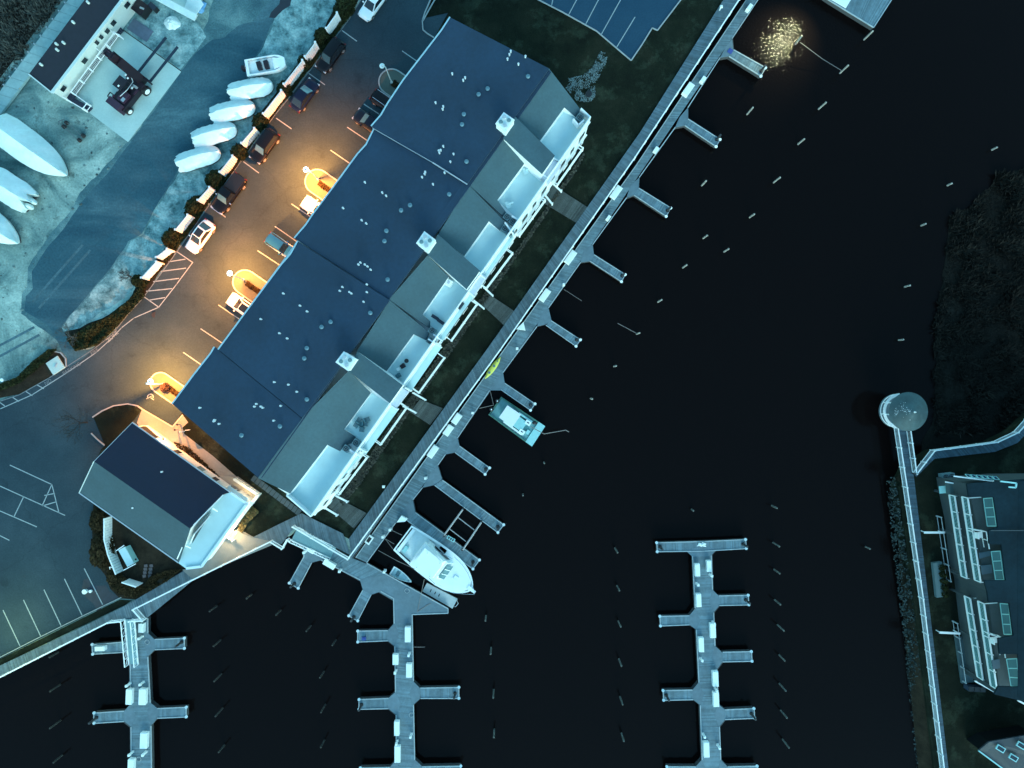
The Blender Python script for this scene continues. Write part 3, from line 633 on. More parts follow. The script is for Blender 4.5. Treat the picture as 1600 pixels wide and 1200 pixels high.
DM = [[(805, 182, 10.9), (867, 243, 10.0), (847, 272, 10.0), (786, 216, 10.9)], [(684, 366, 10.9), (750, 423, 10.0), (729, 452, 10.0), (668, 398, 10.9)], [(558, 549, 10.9), (629, 602, 10.0), (609, 630, 10.0), (545, 580, 10.9)]]
for q in DM:
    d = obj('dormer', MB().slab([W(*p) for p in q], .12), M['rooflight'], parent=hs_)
    P = [W(*p) for p in q]; mb = MB()
    cen = sum(P, Vector((0, 0, 0)))/4
    Q = [p+(cen-p)*.03 for p in P]
    mb.add([(p.x, p.y, p.z-.12) for p in Q]+[(p.x, p.y, 6.95) for p in Q], [(0, 4, 5, 1), (1, 5, 6, 2), (2, 6, 7, 3), (3, 7, 4, 0)])
    obj('dormer_wall', mb, M['white'], parent=d)
# wall skirts below the sloping roofs round the terraces
sk = MB()
for q, segs in zip(LR, [[(2, 3), (3, 4), (4, 5)], [(0, 1), (1, 2), (2, 3), (3, 4)], [(1, 2), (2, 3), (3, 4), (4, 5)], [(0, 1), (1, 2), (2, 3), (3, 4)], [(1, 2), (2, 3), (3, 4), (4, 5)], [(0, 1), (1, 2), (2, 3), (3, 4), (4, 5), (5, 6), (6, 7), (7, 8), (8, 9)]]):
    for a, b in segs:
        pa, pb = W(*q[a]), W(*q[b]); c = sum((W(*p) for p in q), Vector())/len(q)
        pa = pa+(c-pa)*.012; pb = pb+(c-pb)*.012
        sk.add([(pa.x, pa.y, pa.z-.2), (pb.x, pb.y, pb.z-.2), (pb.x, pb.y, 6.9), (pa.x, pa.y, 6.9)], [(0, 1, 2, 3)])
obj('terrace_wall', sk, M['white'], parent=hs_)
# grey flat covers at the dormer ends
for q in [[(866, 250), (877, 257), (856, 287), (845, 276)], [(751, 427), (760, 433), (738, 463), (729, 455)], [(629, 606), (638, 612), (619, 637), (610, 632)]]:
    obj('stair_cover', MB().prism([W(*p, 8.0) for p in q], 6.94, 8.0), M['grey_mem'], parent=hs_)
# parapet and party walls
pm = MB(); pm.beam(A8+fn*-.05, B8+fn*-.05, .13, 1.0); obj('parapet', pm, M['white'], parent=hs_)
for a, b in [((873, 254), (864, 249)), ((857, 281), (848, 275)), ((812, 346), (800, 339)), ((804, 370), (789, 349)), ((758, 436), (750, 430)), ((741, 464), (732, 457)), ((690, 532), (678, 523)), ((690, 543), (670, 530)), ((643, 611), (634, 606)), ((622, 640), (612, 634)), ((573, 706), (563, 700)), ((564, 712), (548, 702)), ((488, 806), (450, 773)), ((450, 773), (456, 768)), ((922, 186), (907, 172)), ((912, 190), (903, 198)), ((903, 198), (895, 188))]:
    obj('party_wall', MB().beam(W(*a, 7.5), W(*b, 7.5), .17, 1.1), M['white'], parent=hs_)
# lower fascia bands on the water front, shallow bays
for (z, dep, hh) in ((7.2, .16, .22), (3.15, .22, .22)):
    obj('cornice', MB().beam(A8.copy().lerp(B8, .0)+fn*dep/2-Vector((0, 0, 8-z-.1)), B8+fn*dep/2-Vector((0, 0, 8-z-.1)), dep, hh), M['white'], parent=hs_)
LF = (B8-A8).length
for i in range(28):
    s = 1.2+i*(LF-2.4)/27; 
    for z in (1.5, 5.0):
        p = A8+fd*s+fn*.015; wd, hh = (.75, 1.0) if i % 2 else (1.1, 1.25)
        wn = obj('window', MB().add([p+fd*a*wd+Vector((0, 0, z-7.9+c*hh))+fn*.04 for a, c in ((-.5, -1), (.5, -1), (.5, .5), (-.5, .5))], [(0, 1, 2, 3)]), M['glassd'], parent=hs_)
# first floor balconies over the lawn
for i, (a, b) in enumerate([((911, 231), (871, 288)), ((852, 312), (812, 367)), ((801, 395), (760, 450)), ((745, 475), (705, 532)), ((694, 559), (654, 614)), ((635, 637), (594, 695)), ((573, 715), (529, 773))]):
    P, Q = W(*a, 4.2), W(*b, 4.2); bal = None
    def foot(p): d = (p-A8).dot(fd); r_ = A8+fd*d; return Vector((r_.x, r_.y, 0))
    P0, Q0 = Vector((P.x, P.y, 3.2)), Vector((Q.x, Q.y, 3.2)); Pf, Qf = foot(P), foot(Q)
    k = MB(); k.beam(P0+Vector((0, 0, 1)), Q0+Vector((0, 0, 1)), .17, .1); k.beam(P0+Vector((0, 0, .1)), Q0+Vector((0, 0, .1)), .12, .14)
    for e, f in ((P0, Pf), (Q0, Qf)):
        g_ = Vector((f.x, f.y, 4.2)); k.beam(Vector((e.x, e.y, 4.2)), g_, .12, .1); k.beam(e, Vector((f.x, f.y, 3.2)), .1, .14)
    n = int((Q0-P0).length/.18)
    for j in range(n+1):
        p = P0+(Q0-P0)*j/n; big = j in (0, n//2, n); k.box((p.x, p.y, 3.7), (.17 if big else .035,)*2+(1.15 if big else 1.0,))
    bal = obj('balcony', k, M['white'], parent=hs_)
    k = MB(); off_ = (Vector((P0.x, P0.y, 0))-Pf); 
    k.slab([Vector((Pf.x, Pf.y, 3.2))+off_*.25, Vector((Qf.x, Qf.y, 3.2))+off_*.25, Vector((Qf.x, Qf.y, 3.2)), Vector((Pf.x, Pf.y, 3.2))], .12); obj('balcony_deck', k, M['darkboard'], parent=bal)
names = ['first', 'second', 'third', 'fourth', 'fifth', 'sixth', 'seventh', 'eighth']
for i, (a, b) in enumerate([((864, 287), (877, 299)), ((851, 304), (863, 319)), ((756, 449), (770, 462)), ((741, 470), (756, 482)), ((646, 614), (665, 625)), ((631, 635), (650, 645)), ((521, 773), (543, 784)), ((507, 793), (527, 805))]):
    k = obj('step_rail', MB().beam(W(*a, 1.0), W(*b, 1.0), .22, .12).beam(W(*a, .2), W(*b, .2), .1, .1).box(W(*b, .55), (.16, .16, 1.1)).box(W(*a, .55), (.16, .16, 1.1)), M['white'], parent=hs_)
# chimneys with four flue caps
for top in [[(787, 175), (804, 187), (790, 207), (774, 193)], [(663, 361), (681, 375), (668, 394), (650, 380)], [(537, 549), (557, 561), (544, 580), (524, 566)]]:
    P = [W(*p, 12.2) for p in top]; c = sum(P, Vector())/4; k = MB(); k.prism([c+(p-c)*.93 for p in P], 9.4, 12.05); k.prism(P, 12.0, 12.2)
    ch = obj('chimney', k, M['white'], parent=hs_)
    k = MB(); k.prism([c+(p-c)*.78 for p in P], 12.19, 12.235); obj('crown', k, M['crownm'] if 'crownm' in M else M.setdefault('crownm', mat('chimney_crown', (.66, .76, .76), .6)), parent=ch)
    for s in range(4):
        q = c+(P[s]-c)*.42; obj('flue_cap', MB().cyl((q.x, q.y, 12.2), (q.x, q.y, 12.42), .16, n=10).cyl((q.x, q.y, 12.42), (q.x, q.y, 12.5), .24, .2, n=10), M['acgrey'] if s % 2 else M['silver'], parent=ch)
# vents on the roof
def roof_z(px, py):
    e0, e1, r0 = W(703, 27, 9.9), W(269, 631, 9.9), W(800, 190, 9.9); q = W(px, py, 9.9); d = (e1-e0).normalized(); n = Vector((-d.y, d.x, 0))
    if n.dot(r0-e0) < 0: n = -n
    v = (q-e0).dot(n); wv = (W(730, 288, 9.9)-e0).dot(n); return ZE+(ZR-ZE)*min(1, max(0, v/wv))+.05
pv = [(798, 82), (796, 87), (793, 94), (821, 90), (810, 102), (707, 117), (727, 123), (724, 127), (681, 162), (693, 168), (692, 172), (693, 230), (686, 237), (687, 240), (689, 236), (709, 242), (704, 254), (665, 270), (664, 273), (660, 278), (695, 271), (677, 289), (571, 286), (598, 302), (604, 307), (537, 326), (566, 345), (573, 350), (564, 411), (561, 414), (571, 414), (575, 417), (580, 422), (536, 449), (532, 455), (547, 457), (550, 459), (574, 445), (574, 457), (569, 472), (444, 459), (470, 478), (481, 487), (409, 499), (438, 521), (450, 529), (465, 612), (452, 601), (337, 656), (336, 658), (344, 662), (399, 635), (402, 631), (409, 635), (412, 637), (440, 634), (430, 597), (429, 657), (314, 637)]
rv = [(825, 120), (762, 139), (748, 148), (725, 179), (722, 195), (729, 253), (702, 304), (641, 321), (627, 329), (604, 361), (601, 377), (579, 489), (517, 503), (503, 511), (480, 544), (476, 560), (480, 624), (438, 666), (378, 680)]
fv = None
for i, p in enumerate(pv):
    z = roof_z(*p)+.25; q = W(*p, z)
    if fv is None: fv = obj('vent_pipe', MB().cyl(q, q+Vector((0, 0, .38)), .085, n=8).cyl(q+Vector((0, 0, .38)), q+Vector((0, 0, .43)), .12, n=8), mat('vent_grey', (.50, .56, .58), .6), parent=hs_); q0 = q.copy()
    else:
        c = fv.copy(); link(c); c.parent = hs_; c.location = q-q0
fv = None
for i, p in enumerate(rv+[(606, 437)]):
    z = roof_z(*p)+.25; q = W(*p, z)
    if fv is None: fv = obj('roof_vent', MB().cyl(q, q+Vector((0, 0, .16)), .22, n=14).dome((q.x, q.y, q.z+.16), .25, .25, .12, 14, 3), M['vent'] if 'vent' in M else M.setdefault('vent', mat('vent_dome', (.08, .16, .21), .4)), parent=hs_, smooth=True); q0 = q.copy()
    else: c = fv.copy(); link(c); c.parent = hs_; c.location = q-q0

# air-conditioning units in their wells
ac = local('condenser_unit', '', 'air conditioner', 'condenser units beside the roof terraces')
obj('case', MB().box((0, 0, .38), (.74, .74, .76)), M['acgrey'], parent=ac)
k = MB()
for i in range(12):
    a0, a1 = 2*math.pi*i/12, 2*math.pi*(i+1)/12
    k.add([(.30*math.cos(a0), .30*math.sin(a0), .775), (.30*math.cos(a1), .30*math.sin(a1), .775), (.22*math.cos(a1), .22*math.sin(a1), .79), (.22*math.cos(a0), .22*math.sin(a0), .79)], [(0, 1, 2, 3)])
obj('fan_ring', k, M['black'], parent=ac); obj('fan_hub', MB().cyl((0, 0, .76), (0, 0, .80), .09).box((0, 0, .775), (.42, .06, .02)).box((0, 0, .775), (.06, .42, .02)), M['black'], parent=ac); u = []
fa = math.atan2(fd.y, fd.x)
for p, lb in [((905, 187), 'lone grey condenser unit in the corner of the topmost terrace'), ((792, 341), 'condenser nearest the roof in the upper pair between the second and third terraces'), ((801, 348), 'condenser nearest the water in the upper pair between the second and third terraces'), ((789, 359), 'condenser nearest the roof in the lower pair above the third terrace'), ((797, 366), 'condenser nearest the water in the lower pair above the third terrace'),
              ((676, 517), 'condenser at the bottom corner of the fourth terrace'), ((673, 533), 'condenser at the top corner of the fifth terrace'), ((558, 691), 'condenser at the bottom corner of the terrace with dark chairs'), ((543, 700), 'condenser beside the top of the lowest terrace')]:
    put(ac, u, W(*p, 6.95), fa, lb)
# terrace furniture
def chair(label, cat='chair'):
    r = local('lounge_chair', label, cat, 'dark chairs on the terrace'); obj('seat', MB().box((0, 0, .34), (.52, .52, .10)), M['acgrey'], parent=r); obj('backrest', MB().box((-.27, 0, .62), (.08, .52, .5)), M['acgrey'], parent=r)
    for sx in (-1, 1):
        for sy in (-1, 1): obj('leg', MB().box((sx*.22, sy*.22, .15), (.05, .05, .3)), M['black'], parent=r)
    return r
c0 = chair(''); M['chairteal'] = mat('chair_teal', (.06, .16, .19), .7); u = []
for o in [x for x in bpy.data.objects if x.parent == c0][:2]: o.data.materials[0] = M['chairteal']
for p, a, lb in [((562, 656), 60, 'topmost dark chair of the five round the terrace table'), ((572, 662), -10, 'rightmost dark chair of the terrace table set'), ((557, 664), 150, 'leftmost dark chair of the terrace table set'), ((566, 671), -100, 'lowest dark chair of the terrace table set'), ((575, 655), 20, 'upper right dark chair of the terrace table set')]:
    put(c0, u, W(*p, 6.95), R(a), lb)
tb_ = thing('side_table', 'low dark table among the chairs on the sixth terrace', 'table', W(566, 663, 6.95)); p = W(566, 663, 6.95)
obj('tabletop', MB().cyl(p+Vector((0, 0, .40)), p+Vector((0, 0, .45)), .30, n=12), M['chairteal'], parent=tb_); obj('pedestal', MB().cyl(p, p+Vector((0, 0, .4)), .06), M['black'], parent=tb_)
for p, a, lb in [((680, 496), -32, 'upper dark lounger on the fourth terrace'), ((689, 503), -35, 'lower dark lounger on the fourth terrace')]:
    r = thing('sun_lounger', lb, 'lounger', W(*p, 6.95), 'dark loungers on the fourth terrace'); q = W(*p, 7.2); a = R(a)
    obj('cushion', MB().box(q, (.85, .38, .14), a), M['fork'], parent=r); obj('backrest', MB().box(q+Vector((-.35*math.cos(a), -.35*math.sin(a), .16)), (.2, .38, .2), a), M['fork'], parent=r); obj('frame', MB().box(q-Vector((0, 0, .14)), (.8, .34, .12), a), M['black'], parent=r)
q = W(720, 478, 6.95); r = thing('grill', 'dark barbecue grill against the parapet of the fourth terrace', 'grill', q)
obj('body', MB().box(q+Vector((0, 0, .5)), (.9, .45, .7), fa), M['black'], parent=r); obj('lid', MB().box(q+Vector((0, 0, .95)), (.8, .4, .22), fa, .8), M['fork'], parent=r)
q = W(702, 443, 6.95); r = thing('patio_heater', 'white square covered table in the corner of the fourth terrace', 'covered table', q)
obj('cover', MB().box(q+Vector((0, 0, .4)), (.8, .8, .8), fa+.1, .85), M['boxwhite'], parent=r); obj('top_fold', MB().box(q+Vector((0, 0, .83)), (.3, .3, .06), fa), M['grey_mem'], parent=r)
q = W(636, 564, 6.95); r = thing('fire_bowl', 'round dark bowl on the fifth terrace above the bags', 'bowl', q); obj('bowl', MB().cyl(q+Vector((0, 0, .05)), q+Vector((0, 0, .4)), .15, .24, 14), M['acgrey'], parent=r); obj('rim', MB().cyl(q+Vector((0, 0, .4)), q+Vector((0, 0, .44)), .26, .26, 14), M['black'], parent=r)
for p, m_, lb, cat in [((630, 572), M['maroon'], 'dark maroon folded chair on the fifth terrace', 'folded chair'), ((623, 587), M['chairteal'], 'teal folded chair near the dormer on the fifth terrace', 'folded chair')]:
    q = W(*p, 6.95); r = thing('folded_chair', lb, cat, q, 'folded chairs on the fifth terrace'); obj('frame', MB().box(q+Vector((0, 0, .25)), (.6, .5, .06), .5).box(q+Vector((.2, .1, .5)), (.08, .5, .5), .5), m_, parent=r); obj('seat', MB().box(q+Vector((-.05, 0, .38)), (.5, .4, .06), .9), m_, parent=r)
q = W(623, 577, 6.95); tag(obj('white_crate', MB().box(q+Vector((0, 0, .16)), (.35, .3, .32), .5).box(q+Vector((0, 0, .33)), (.39, .34, .05), .5), M['boxwhite'], at=q), 'small white box between the folded chairs on the fifth terrace', 'box')
for p, lb in [((794, 321), 'pale deck chair at the bottom of the second terrace'), ((821, 268), 'pale deck chair at the top corner of the second terrace')]:
    q = W(*p, 6.95); r = thing('deck_chair', lb, 'deck chair', q, 'pale deck chairs on the second terrace')
    obj('seat', MB().box(q+Vector((0, 0, .3)), (.8, .6, .08), fa+1.0), M['membrane'], parent=r); obj('backrest', MB().box(q+Vector((.3, .1, .55)), (.1, .6, .5), fa+1.0), M['membrane'], parent=r)

# ------------------------------------------------------------------ the small gabled house (lower left)
sb = thing('gabled_house', 'small gabled house with half navy half grey roof beside the warm lit patio', 'building', W(250, 770))
EZ, GZ = 3.3, 6.4
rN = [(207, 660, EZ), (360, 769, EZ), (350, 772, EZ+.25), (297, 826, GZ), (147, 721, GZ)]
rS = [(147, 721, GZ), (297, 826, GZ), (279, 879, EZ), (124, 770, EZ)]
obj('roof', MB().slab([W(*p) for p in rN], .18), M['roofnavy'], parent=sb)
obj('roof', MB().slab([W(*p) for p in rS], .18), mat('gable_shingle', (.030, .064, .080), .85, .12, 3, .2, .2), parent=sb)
k = MB(); k.beam(W(124, 770, EZ-.02), W(279, 879, EZ-.02), .12, .18); k.beam(W(207, 660, EZ-.02), W(360, 769, EZ-.02), .12, .18); k.beam(W(124, 770, EZ), W(147, 721, GZ), .09, .12); k.beam(W(207, 660, EZ), W(147, 721, GZ), .05, .1)
obj('gutter', k, M['silver'], parent=sb)
b0 = [W(208, 662, EZ), W(350, 765, EZ), W(282, 876, EZ), W(127, 769, EZ)]; c = sum(b0, Vector())/4
obj('wall', MB().prism([c+(p-c)*.955 for p in b0], 0, EZ-.1), M['clap'], parent=sb)
g0 = [c+(W(147, 721, EZ)-c)*.95]
for (p, q) in (((212, 664), (-.82, .57)),): pass
for e in ((W(129, 769, EZ), W(208, 663, EZ), W(148, 721, GZ)), (W(281, 874, EZ), W(352, 768, EZ), W(296, 825, GZ))):
    a, b_, t_ = [v+(Vector((c.x, c.y, v.z))-v)*.05 for v in e]; obj('gable', MB().add([a-Vector((0, 0, .2)), b_-Vector((0, 0, .2)), t_-Vector((0, 0, .25))], [(0, 1, 2)]), M['clap'], parent=sb)
# flat white roof annex with parapet and the raking white rails
ax = [(360, 770), (385, 787), (315, 884), (290, 887), (280, 879)]
obj('annex', MB().prism([W(*p, 3.3) for p in [(362, 772), (383, 787), (314, 882), (290, 885), (282, 877), (298, 828)]], 0, 3.1), M['white'], parent=sb)
obj('flat_roof', MB().slab([W(*p, 3.32) for p in [(350, 773), (360, 769), (386, 787), (315, 885), (290, 888), (279, 880), (299, 826)]], .2), M['membrane'], parent=sb)
k = MB(); P = [(361, 770), (386, 787), (315, 885), (291, 888)]
for a, b_ in zip(P, P[1:]): k.beam(W(*a, 3.42), W(*b_, 3.42), .3, .2)
obj('cornice', k, mat('cornice_pale', (.66, .76, .80), .5), parent=sb)
for P in ([(349, 773, 4.2), (299, 824, 6.2), (277, 873, 3.6)], [(328, 806, 3.5), (304, 834, 4.4), (297, 850, 3.6)], [(332, 794, 4.3), (340, 799, 3.5)], [(289, 852, 4.4), (298, 856, 3.5)]):
    k = MB()
    for a, b_ in zip(P, P[1:]): k.beam(W(*a), W(*b_), .1, .12)
    obj('raking_rail', k, M['white'], parent=sb)
obj('gable_glass', MB().add([W(330, 800, 3.4), W(300, 850, 3.4), W(303, 832, 4.6), W(326, 802, 4.2)], [(0, 1, 2, 3)]), M['glassd'], parent=sb)
obj('roof_spot', MB().cyl(W(356, 800, 3.33), W(356, 800, 3.36), .35, n=12), M['acgrey'], parent=sb) if False else None
for p in [(203, 732, 4.8), (254, 737, 4.6), (209, 793, 4.8)]:
    q = W(*p); obj('vent_pipe', MB().cyl(q-Vector((0, 0, .3)), q+Vector((0, 0, .35)), .10), M['white'], parent=sb)
# patio face: windows, lit canopy benches
wa, wb = c+(b0[0]-c)*.955, c+(b0[1]-c)*.955; wd_ = (wb-wa).normalized(); wn = Vector((-wd_.y, wd_.x, 0))
if wn.dot(Vector((1, 1, 0))) < 0: wn = -wn
for s, m_, ww in ((1.4, M['black'], 2.4), (5.6, M['glassd'], .7), (9.2, M['glassl'], .9), (11.4, M['glassd'], .7)):
    p = wa+wd_*s+wn*.03; fr = MB()
    fr.box((p.x, p.y, 1.75), (ww+.2, .08, 1.5), math.atan2(wd_.y, wd_.x)); f_ = obj('window', fr, M['white'], parent=sb); p = p+wn*.05
    obj('pane', MB().box((p.x, p.y, 1.75), (ww, .04, 1.3), math.atan2(wd_.y, wd_.x)), m_, parent=f_)
obj('porch_awning', MB().slab([W(231, 668, 2.6), W(240, 672, 2.2), W(252, 684, 2.2), W(244, 680, 2.6)], .06), M['white'], parent=sb)
def bench_rail(name, label, a, b, z, h, wd, m): pass
k = MB(); k.beam(W(356, 762, 2.4), W(386, 782, 2.4), .6, .12); can = obj('entrance_canopy', k, M['white'], parent=sb); 
for t_ in (0, .33, .66, 1):
    a = W(355+31*t_, 760+20*t_, 1.2); obj('canopy_post', MB().box((a.x, a.y, 1.2), (.12, .12, 2.3)), M['white'], parent=can)
railing('deck_railing', 'thick cream railing bending round the lit deck of the small house', [(371, 747), (408, 771), (365, 828)], .1, 1.05, spacing=1.6, wid=.34, top=.12, m=M['clap'])
st = thing('deck_steps', 'short flight of wooden steps at the lower end of the lit deck', 'steps', W(366, 834))
for i in range(4): obj('step', MB().box(W(362+i*3.0, 836-i*1.6+1, .45-.1*i+.05), (.24, 1.35, .08), pang(-.55, .83)+math.pi/2), M['trimwood'], parent=st)
obj('landing', MB().slab([W(*p, .55) for p in [(350, 836), (356, 828), (366, 832), (360, 842)]], .4), M['patio'], parent=st)
k = MB(); k.beam(W(352, 838, 1.3), W(365, 844, 1.3), .14, .1); k.box(W(352, 838, .7), (.14, .14, 1.2)); k.box(W(365, 844, .7), (.14, .14, 1.2)); obj('handrail', k, M['white'], parent=st)
deck = obj('lit_deck', MB().slab([W(*p, .20) for p in [(340, 742), (372, 745), (408, 771), (366, 830), (345, 838), (386, 788), (362, 770)]], .12), M['patio'], kind='structure')
# bollards + post on patio
for p, lb in [((282, 663), 'upper ring topped bollard on the patio'), ((278, 671), 'lower ring topped bollard on the patio')]:
    q = W(*p, .09); r = thing('bollard', lb, 'bollard', q, 'bollards on the patio'); obj('post', MB().cyl(q, q+Vector((0, 0, .8)), .09, n=10), M['kerb'], parent=r); obj('cap_ring', MB().cyl(q+Vector((0, 0, .8)), q+Vector((0, 0, .86)), .14, n=12), M['black'], parent=r)
q = W(288, 674, .09); r = thing('sign_post', 'small white post leaning over the grass by the patio', 'post', q); obj('post', MB().box(q+Vector((0, 0, .6)), (.1, .1, 1.2)), M['white'], parent=r); obj('sign_plate', MB().box(W(293, 672, 1.1), (.55, .05, .3), .1), M['white'], parent=r)

# ------------------------------------------------------------------ service enclosure south-west of the small house
fr = thing('screen_fence', 'curved white picket screen round the service yard below the small house', 'fence', W(180, 850))
P = [(175, 806), (175, 838), (181, 862), (193, 892), (202, 904), (224, 911)]; first = True
for a, b_ in zip(P, P[1:]):
    A_, B_ = W(*a, .05), W(*b_, .05); A_ += (W(0, 0)*0); n = max(2, int((B_-A_).length/.3)); L = (B_-A_).length/n
    if a == (193, 892): continue
    d = (B_-A_).normalized(); an = math.atan2(d.y, d.x)
    for j in range(n):
        p = A_+d*(j+.5)*L; obj('board', MB().box((p.x, p.y, .85), (L-.03, .06, 1.6+.02*(j % 2)), an), M['vinyl'], parent=fr)
    obj('cap_rail', MB().beam(A_+Vector((0, 0, 1.7)), B_+Vector((0, 0, 1.7)), .14, .08), M['vinyl'], parent=fr)
q = W(206, 866, 0); gn = thing('service_cabinet', 'long white service cabinet inside the curved screen', 'cabinet', q); an = pang(.48, .88)
obj('body', MB().box(q+Vector((0, 0, .6)), (2.3, .85, 1.2), an), M['tealpale'], parent=gn); obj('lid', MB().box(q+Vector((0, 0, 1.24)), (2.4, .95, .1), an), M['membrane'], parent=gn); obj('vent', MB().cyl(W(212, 874, 1.28), W(212, 874, 1.34), .13, n=10), M['black'], parent=gn)
for a, b_ in (((181, 861), (194, 852)), ((193, 891), (212, 881))): obj('arm', MB().beam(W(*a, 1.6), W(*b_, 1.4), .1, .1), M['white'], parent=gn)
lv = thing('louvre_hatch', 'pair of brown slatted hatches on the ground behind the service cabinet', 'hatch', W(231, 892, 0))
for s in (-1, 1):
    for j in range(4): obj('slat', MB().box(W(231+s*4.2-j*.8+1.2, 884+j*5.4, .12), (.42, .36, .1), .15), mat('hatch_brown', (.10, .085, .09), .8) if (s, j) == (-1, 0) else bpy.data.materials['hatch_brown'], parent=lv)
q = W(171, 887, 0); tag(obj('wire_frame', MB().path([W(173, 892, .3), W(171, 886, .9), W(178, 887, .9)], .05), M['white'], at=q), 'bent white pipe handle between the two round bushes', 'pipe')
for p, s, lb in [((135.3, 923), .30, 'larger white bucket standing on the painted shadow on the asphalt'), ((143, 923), .19, 'smaller white bucket beside the larger one on the painted shadow')]:
    q = W(*p, .02); r = thing('bucket', lb, 'bucket', q); obj('pail', MB().cyl(q, q+Vector((0, 0, s*1.6)), s*.8, s, 12), M['boxwhite'], parent=r); obj('lid', MB().cyl(q+Vector((0, 0, s*1.6)), q+Vector((0, 0, s*1.7)), s*1.05, s*1.0, 12), M['boxwhite'], parent=r)

# ------------------------------------------------------------------ foliage
def leafball(rx, ry, rz, n, leaf=.16, seed=0):
    rnd = random.Random(seed); mb = MB()
    for i in range(n):
        a = rnd.uniform(0, 2*math.pi); u_ = rnd.uniform(0, 1); rr = rnd.uniform(.72, 1.04)
        st_ = math.sqrt(1-u_*u_); k = rr*(1+.16*mnoise.noise(Vector((math.cos(a)*2.2+seed, math.sin(a)*2.2, u_*2))))
        p = Vector((rx*st_*math.cos(a)*k, ry*st_*math.sin(a)*k, .12+rz*u_*k)); s = leaf*rnd.uniform(.6, 1.4)
        x = Vector((rnd.uniform(-1, 1), rnd.uniform(-1, 1), rnd.uniform(-.5, .5))).normalized()*s; y = x.cross(Vector((rnd.uniform(-.5, .5), rnd.uniform(-.5, .5), 1))).normalized()*s*.7
        mb.quad(p-x, p+y*.8, p+x, p-y*.8)
    return mb
def make_bush(seed, m=M['leaf'], n=900):
    r = local('round_bush', '', 'bush', 'clipped bushes along the white fence')
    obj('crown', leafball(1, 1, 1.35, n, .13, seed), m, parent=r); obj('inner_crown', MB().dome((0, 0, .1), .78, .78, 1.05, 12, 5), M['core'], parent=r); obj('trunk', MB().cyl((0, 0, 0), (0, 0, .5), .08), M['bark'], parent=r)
    return r
protos = [(make_bush(1), []), (make_bush(2), []), (make_bush(3), [])]
BL = [((541, 12), 1.15, 1.75, 'topmost clipped bush near the white sedan at the top edge'), ((505, 60), 1.0, 1.1, 'clipped bush beside the black car second from the top'), ((478, 100), .85, .85, 'small clipped bush between two fence panels above the navy car'), ((447, 141), .9, 1.0, 'clipped bush beside the navy car'), ((409, 192), .95, 1.15, 'clipped bush above the black hatchback'), ((376, 240), .95, 1.1, 'clipped bush beside the black hatchback bonnet'), ((338, 282), 1.05, 1.25, 'wide clipped bush beside the black pickup bed'), ((306, 324), .95, 1.5, 'long clipped bush beside the black pickup bonnet'), ((270, 372), .85, 1.35, 'clipped bush beside the white car with the sunroof'), ((219, 440), .8, .8, 'last small clipped bush at the lower end of the fence')]
for i, (p, sx, sy, lb) in enumerate(BL):
    pr, uu = protos[i % 3]; put(pr, uu, W(*p, .02), DIRA-math.pi/2, lb, (sx, sy, 1.0))
for lb, p, s, m_ in [('tall brown bush above the curved screen next to the roof edge', (160, 812), (1.15, 1.7, 1.2), 'leafbr'), ('big oval brown bush left of the curved screen', (164, 858), (1.45, 2.3, 1.3), 'leafbr')]:
    r = make_bush(7+int(s[1]*3), M[m_], 1500); r['group'] = 'brown bushes round the service yard'; r.name = 'brown_bush'; r['label'] = lb; r.location = W(*p, .05); r.scale = s
def leafmass(poly, z0, h, n, leaf, seed, edge=8.0):
    rnd = random.Random(seed); mb = MB(); xs = [p[0] for p in poly]; ys = [p[1] for p in poly]; k = 0
    while k < n:
        x, y = rnd.uniform(min(xs), max(xs)), rnd.uniform(min(ys), max(ys))
        if not inpoly(x, y, poly): continue
        k += 1; zz = z0+h*(.55+.6*mnoise.noise(Vector((x*.06, y*.06, seed))))*rnd.uniform(.3, 1)
        p = W(x, y, zz); s = leaf*rnd.uniform(.5, 1.5)
        a = Vector((rnd.uniform(-1, 1), rnd.uniform(-1, 1), rnd.uniform(-.6, .6))).normalized()*s; b_ = a.cross(Vector((rnd.uniform(-.6, .6), rnd.uniform(-.6, .6), 1))).normalized()*s*.7
        mb.quad(p-a, p+b_, p+a, p-b_)
    return mb
hb = thing('low_hedge', 'low rounded brown hedge curving round the foot of the service yard', 'hedge', W(215, 915)); hp = [(167, 893), (172, 885), (186, 890), (192, 900), (204, 912), (224, 915), (236, 900), (260, 892), (282, 890), (260, 908), (236, 922), (212, 934), (195, 932), (178, 922), (167, 908)]
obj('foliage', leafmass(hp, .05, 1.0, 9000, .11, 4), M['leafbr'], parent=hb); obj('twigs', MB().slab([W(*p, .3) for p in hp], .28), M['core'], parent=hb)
o = obj('bank_scrub', leafmass([(200, 470), (222, 445), (226, 462), (200, 490), (175, 518), (150, 540), (118, 548), (104, 530), (140, 508), (170, 495)], .02, .9, 8000, .12, 5), M['leaf'], kind='stuff'); o['label'] = 'dark low scrub on the bank above the fire lane'
o = obj('bank_scrub', leafmass([(0, 600), (26, 590), (50, 566), (76, 546), (88, 546), (60, 575), (30, 598), (0, 610), (-60, 625)], .02, .8, 4000, .12, 6), M['leaf'], kind='stuff'); o['label'] = 'dark twiggy scrub along the lower yard kerb'
o = obj('bank_scrub', leafmass([(545, 28), (450, 150), (366, 262), (276, 389), (222, 455), (216, 445), (262, 388), (340, 280), (440, 148), (535, 8)], .02, .5, 9000, .11, 9), M['leaf'], kind='stuff'); o['label'] = 'dark planting strip between the white fence and the parked cars'
o = obj('lawn_tufts', leafmass([(915, 235), (905, 260), (560, 760), (535, 790), (530, 780), (700, 535), (805, 395)], .04, .3, 5000, .14, 10), mat('dead_perennials', (.040, .040, .030), .9, .3, 3, island=.6), kind='stuff'); o['label'] = 'dead perennials in the bed along the foot of the balconies'
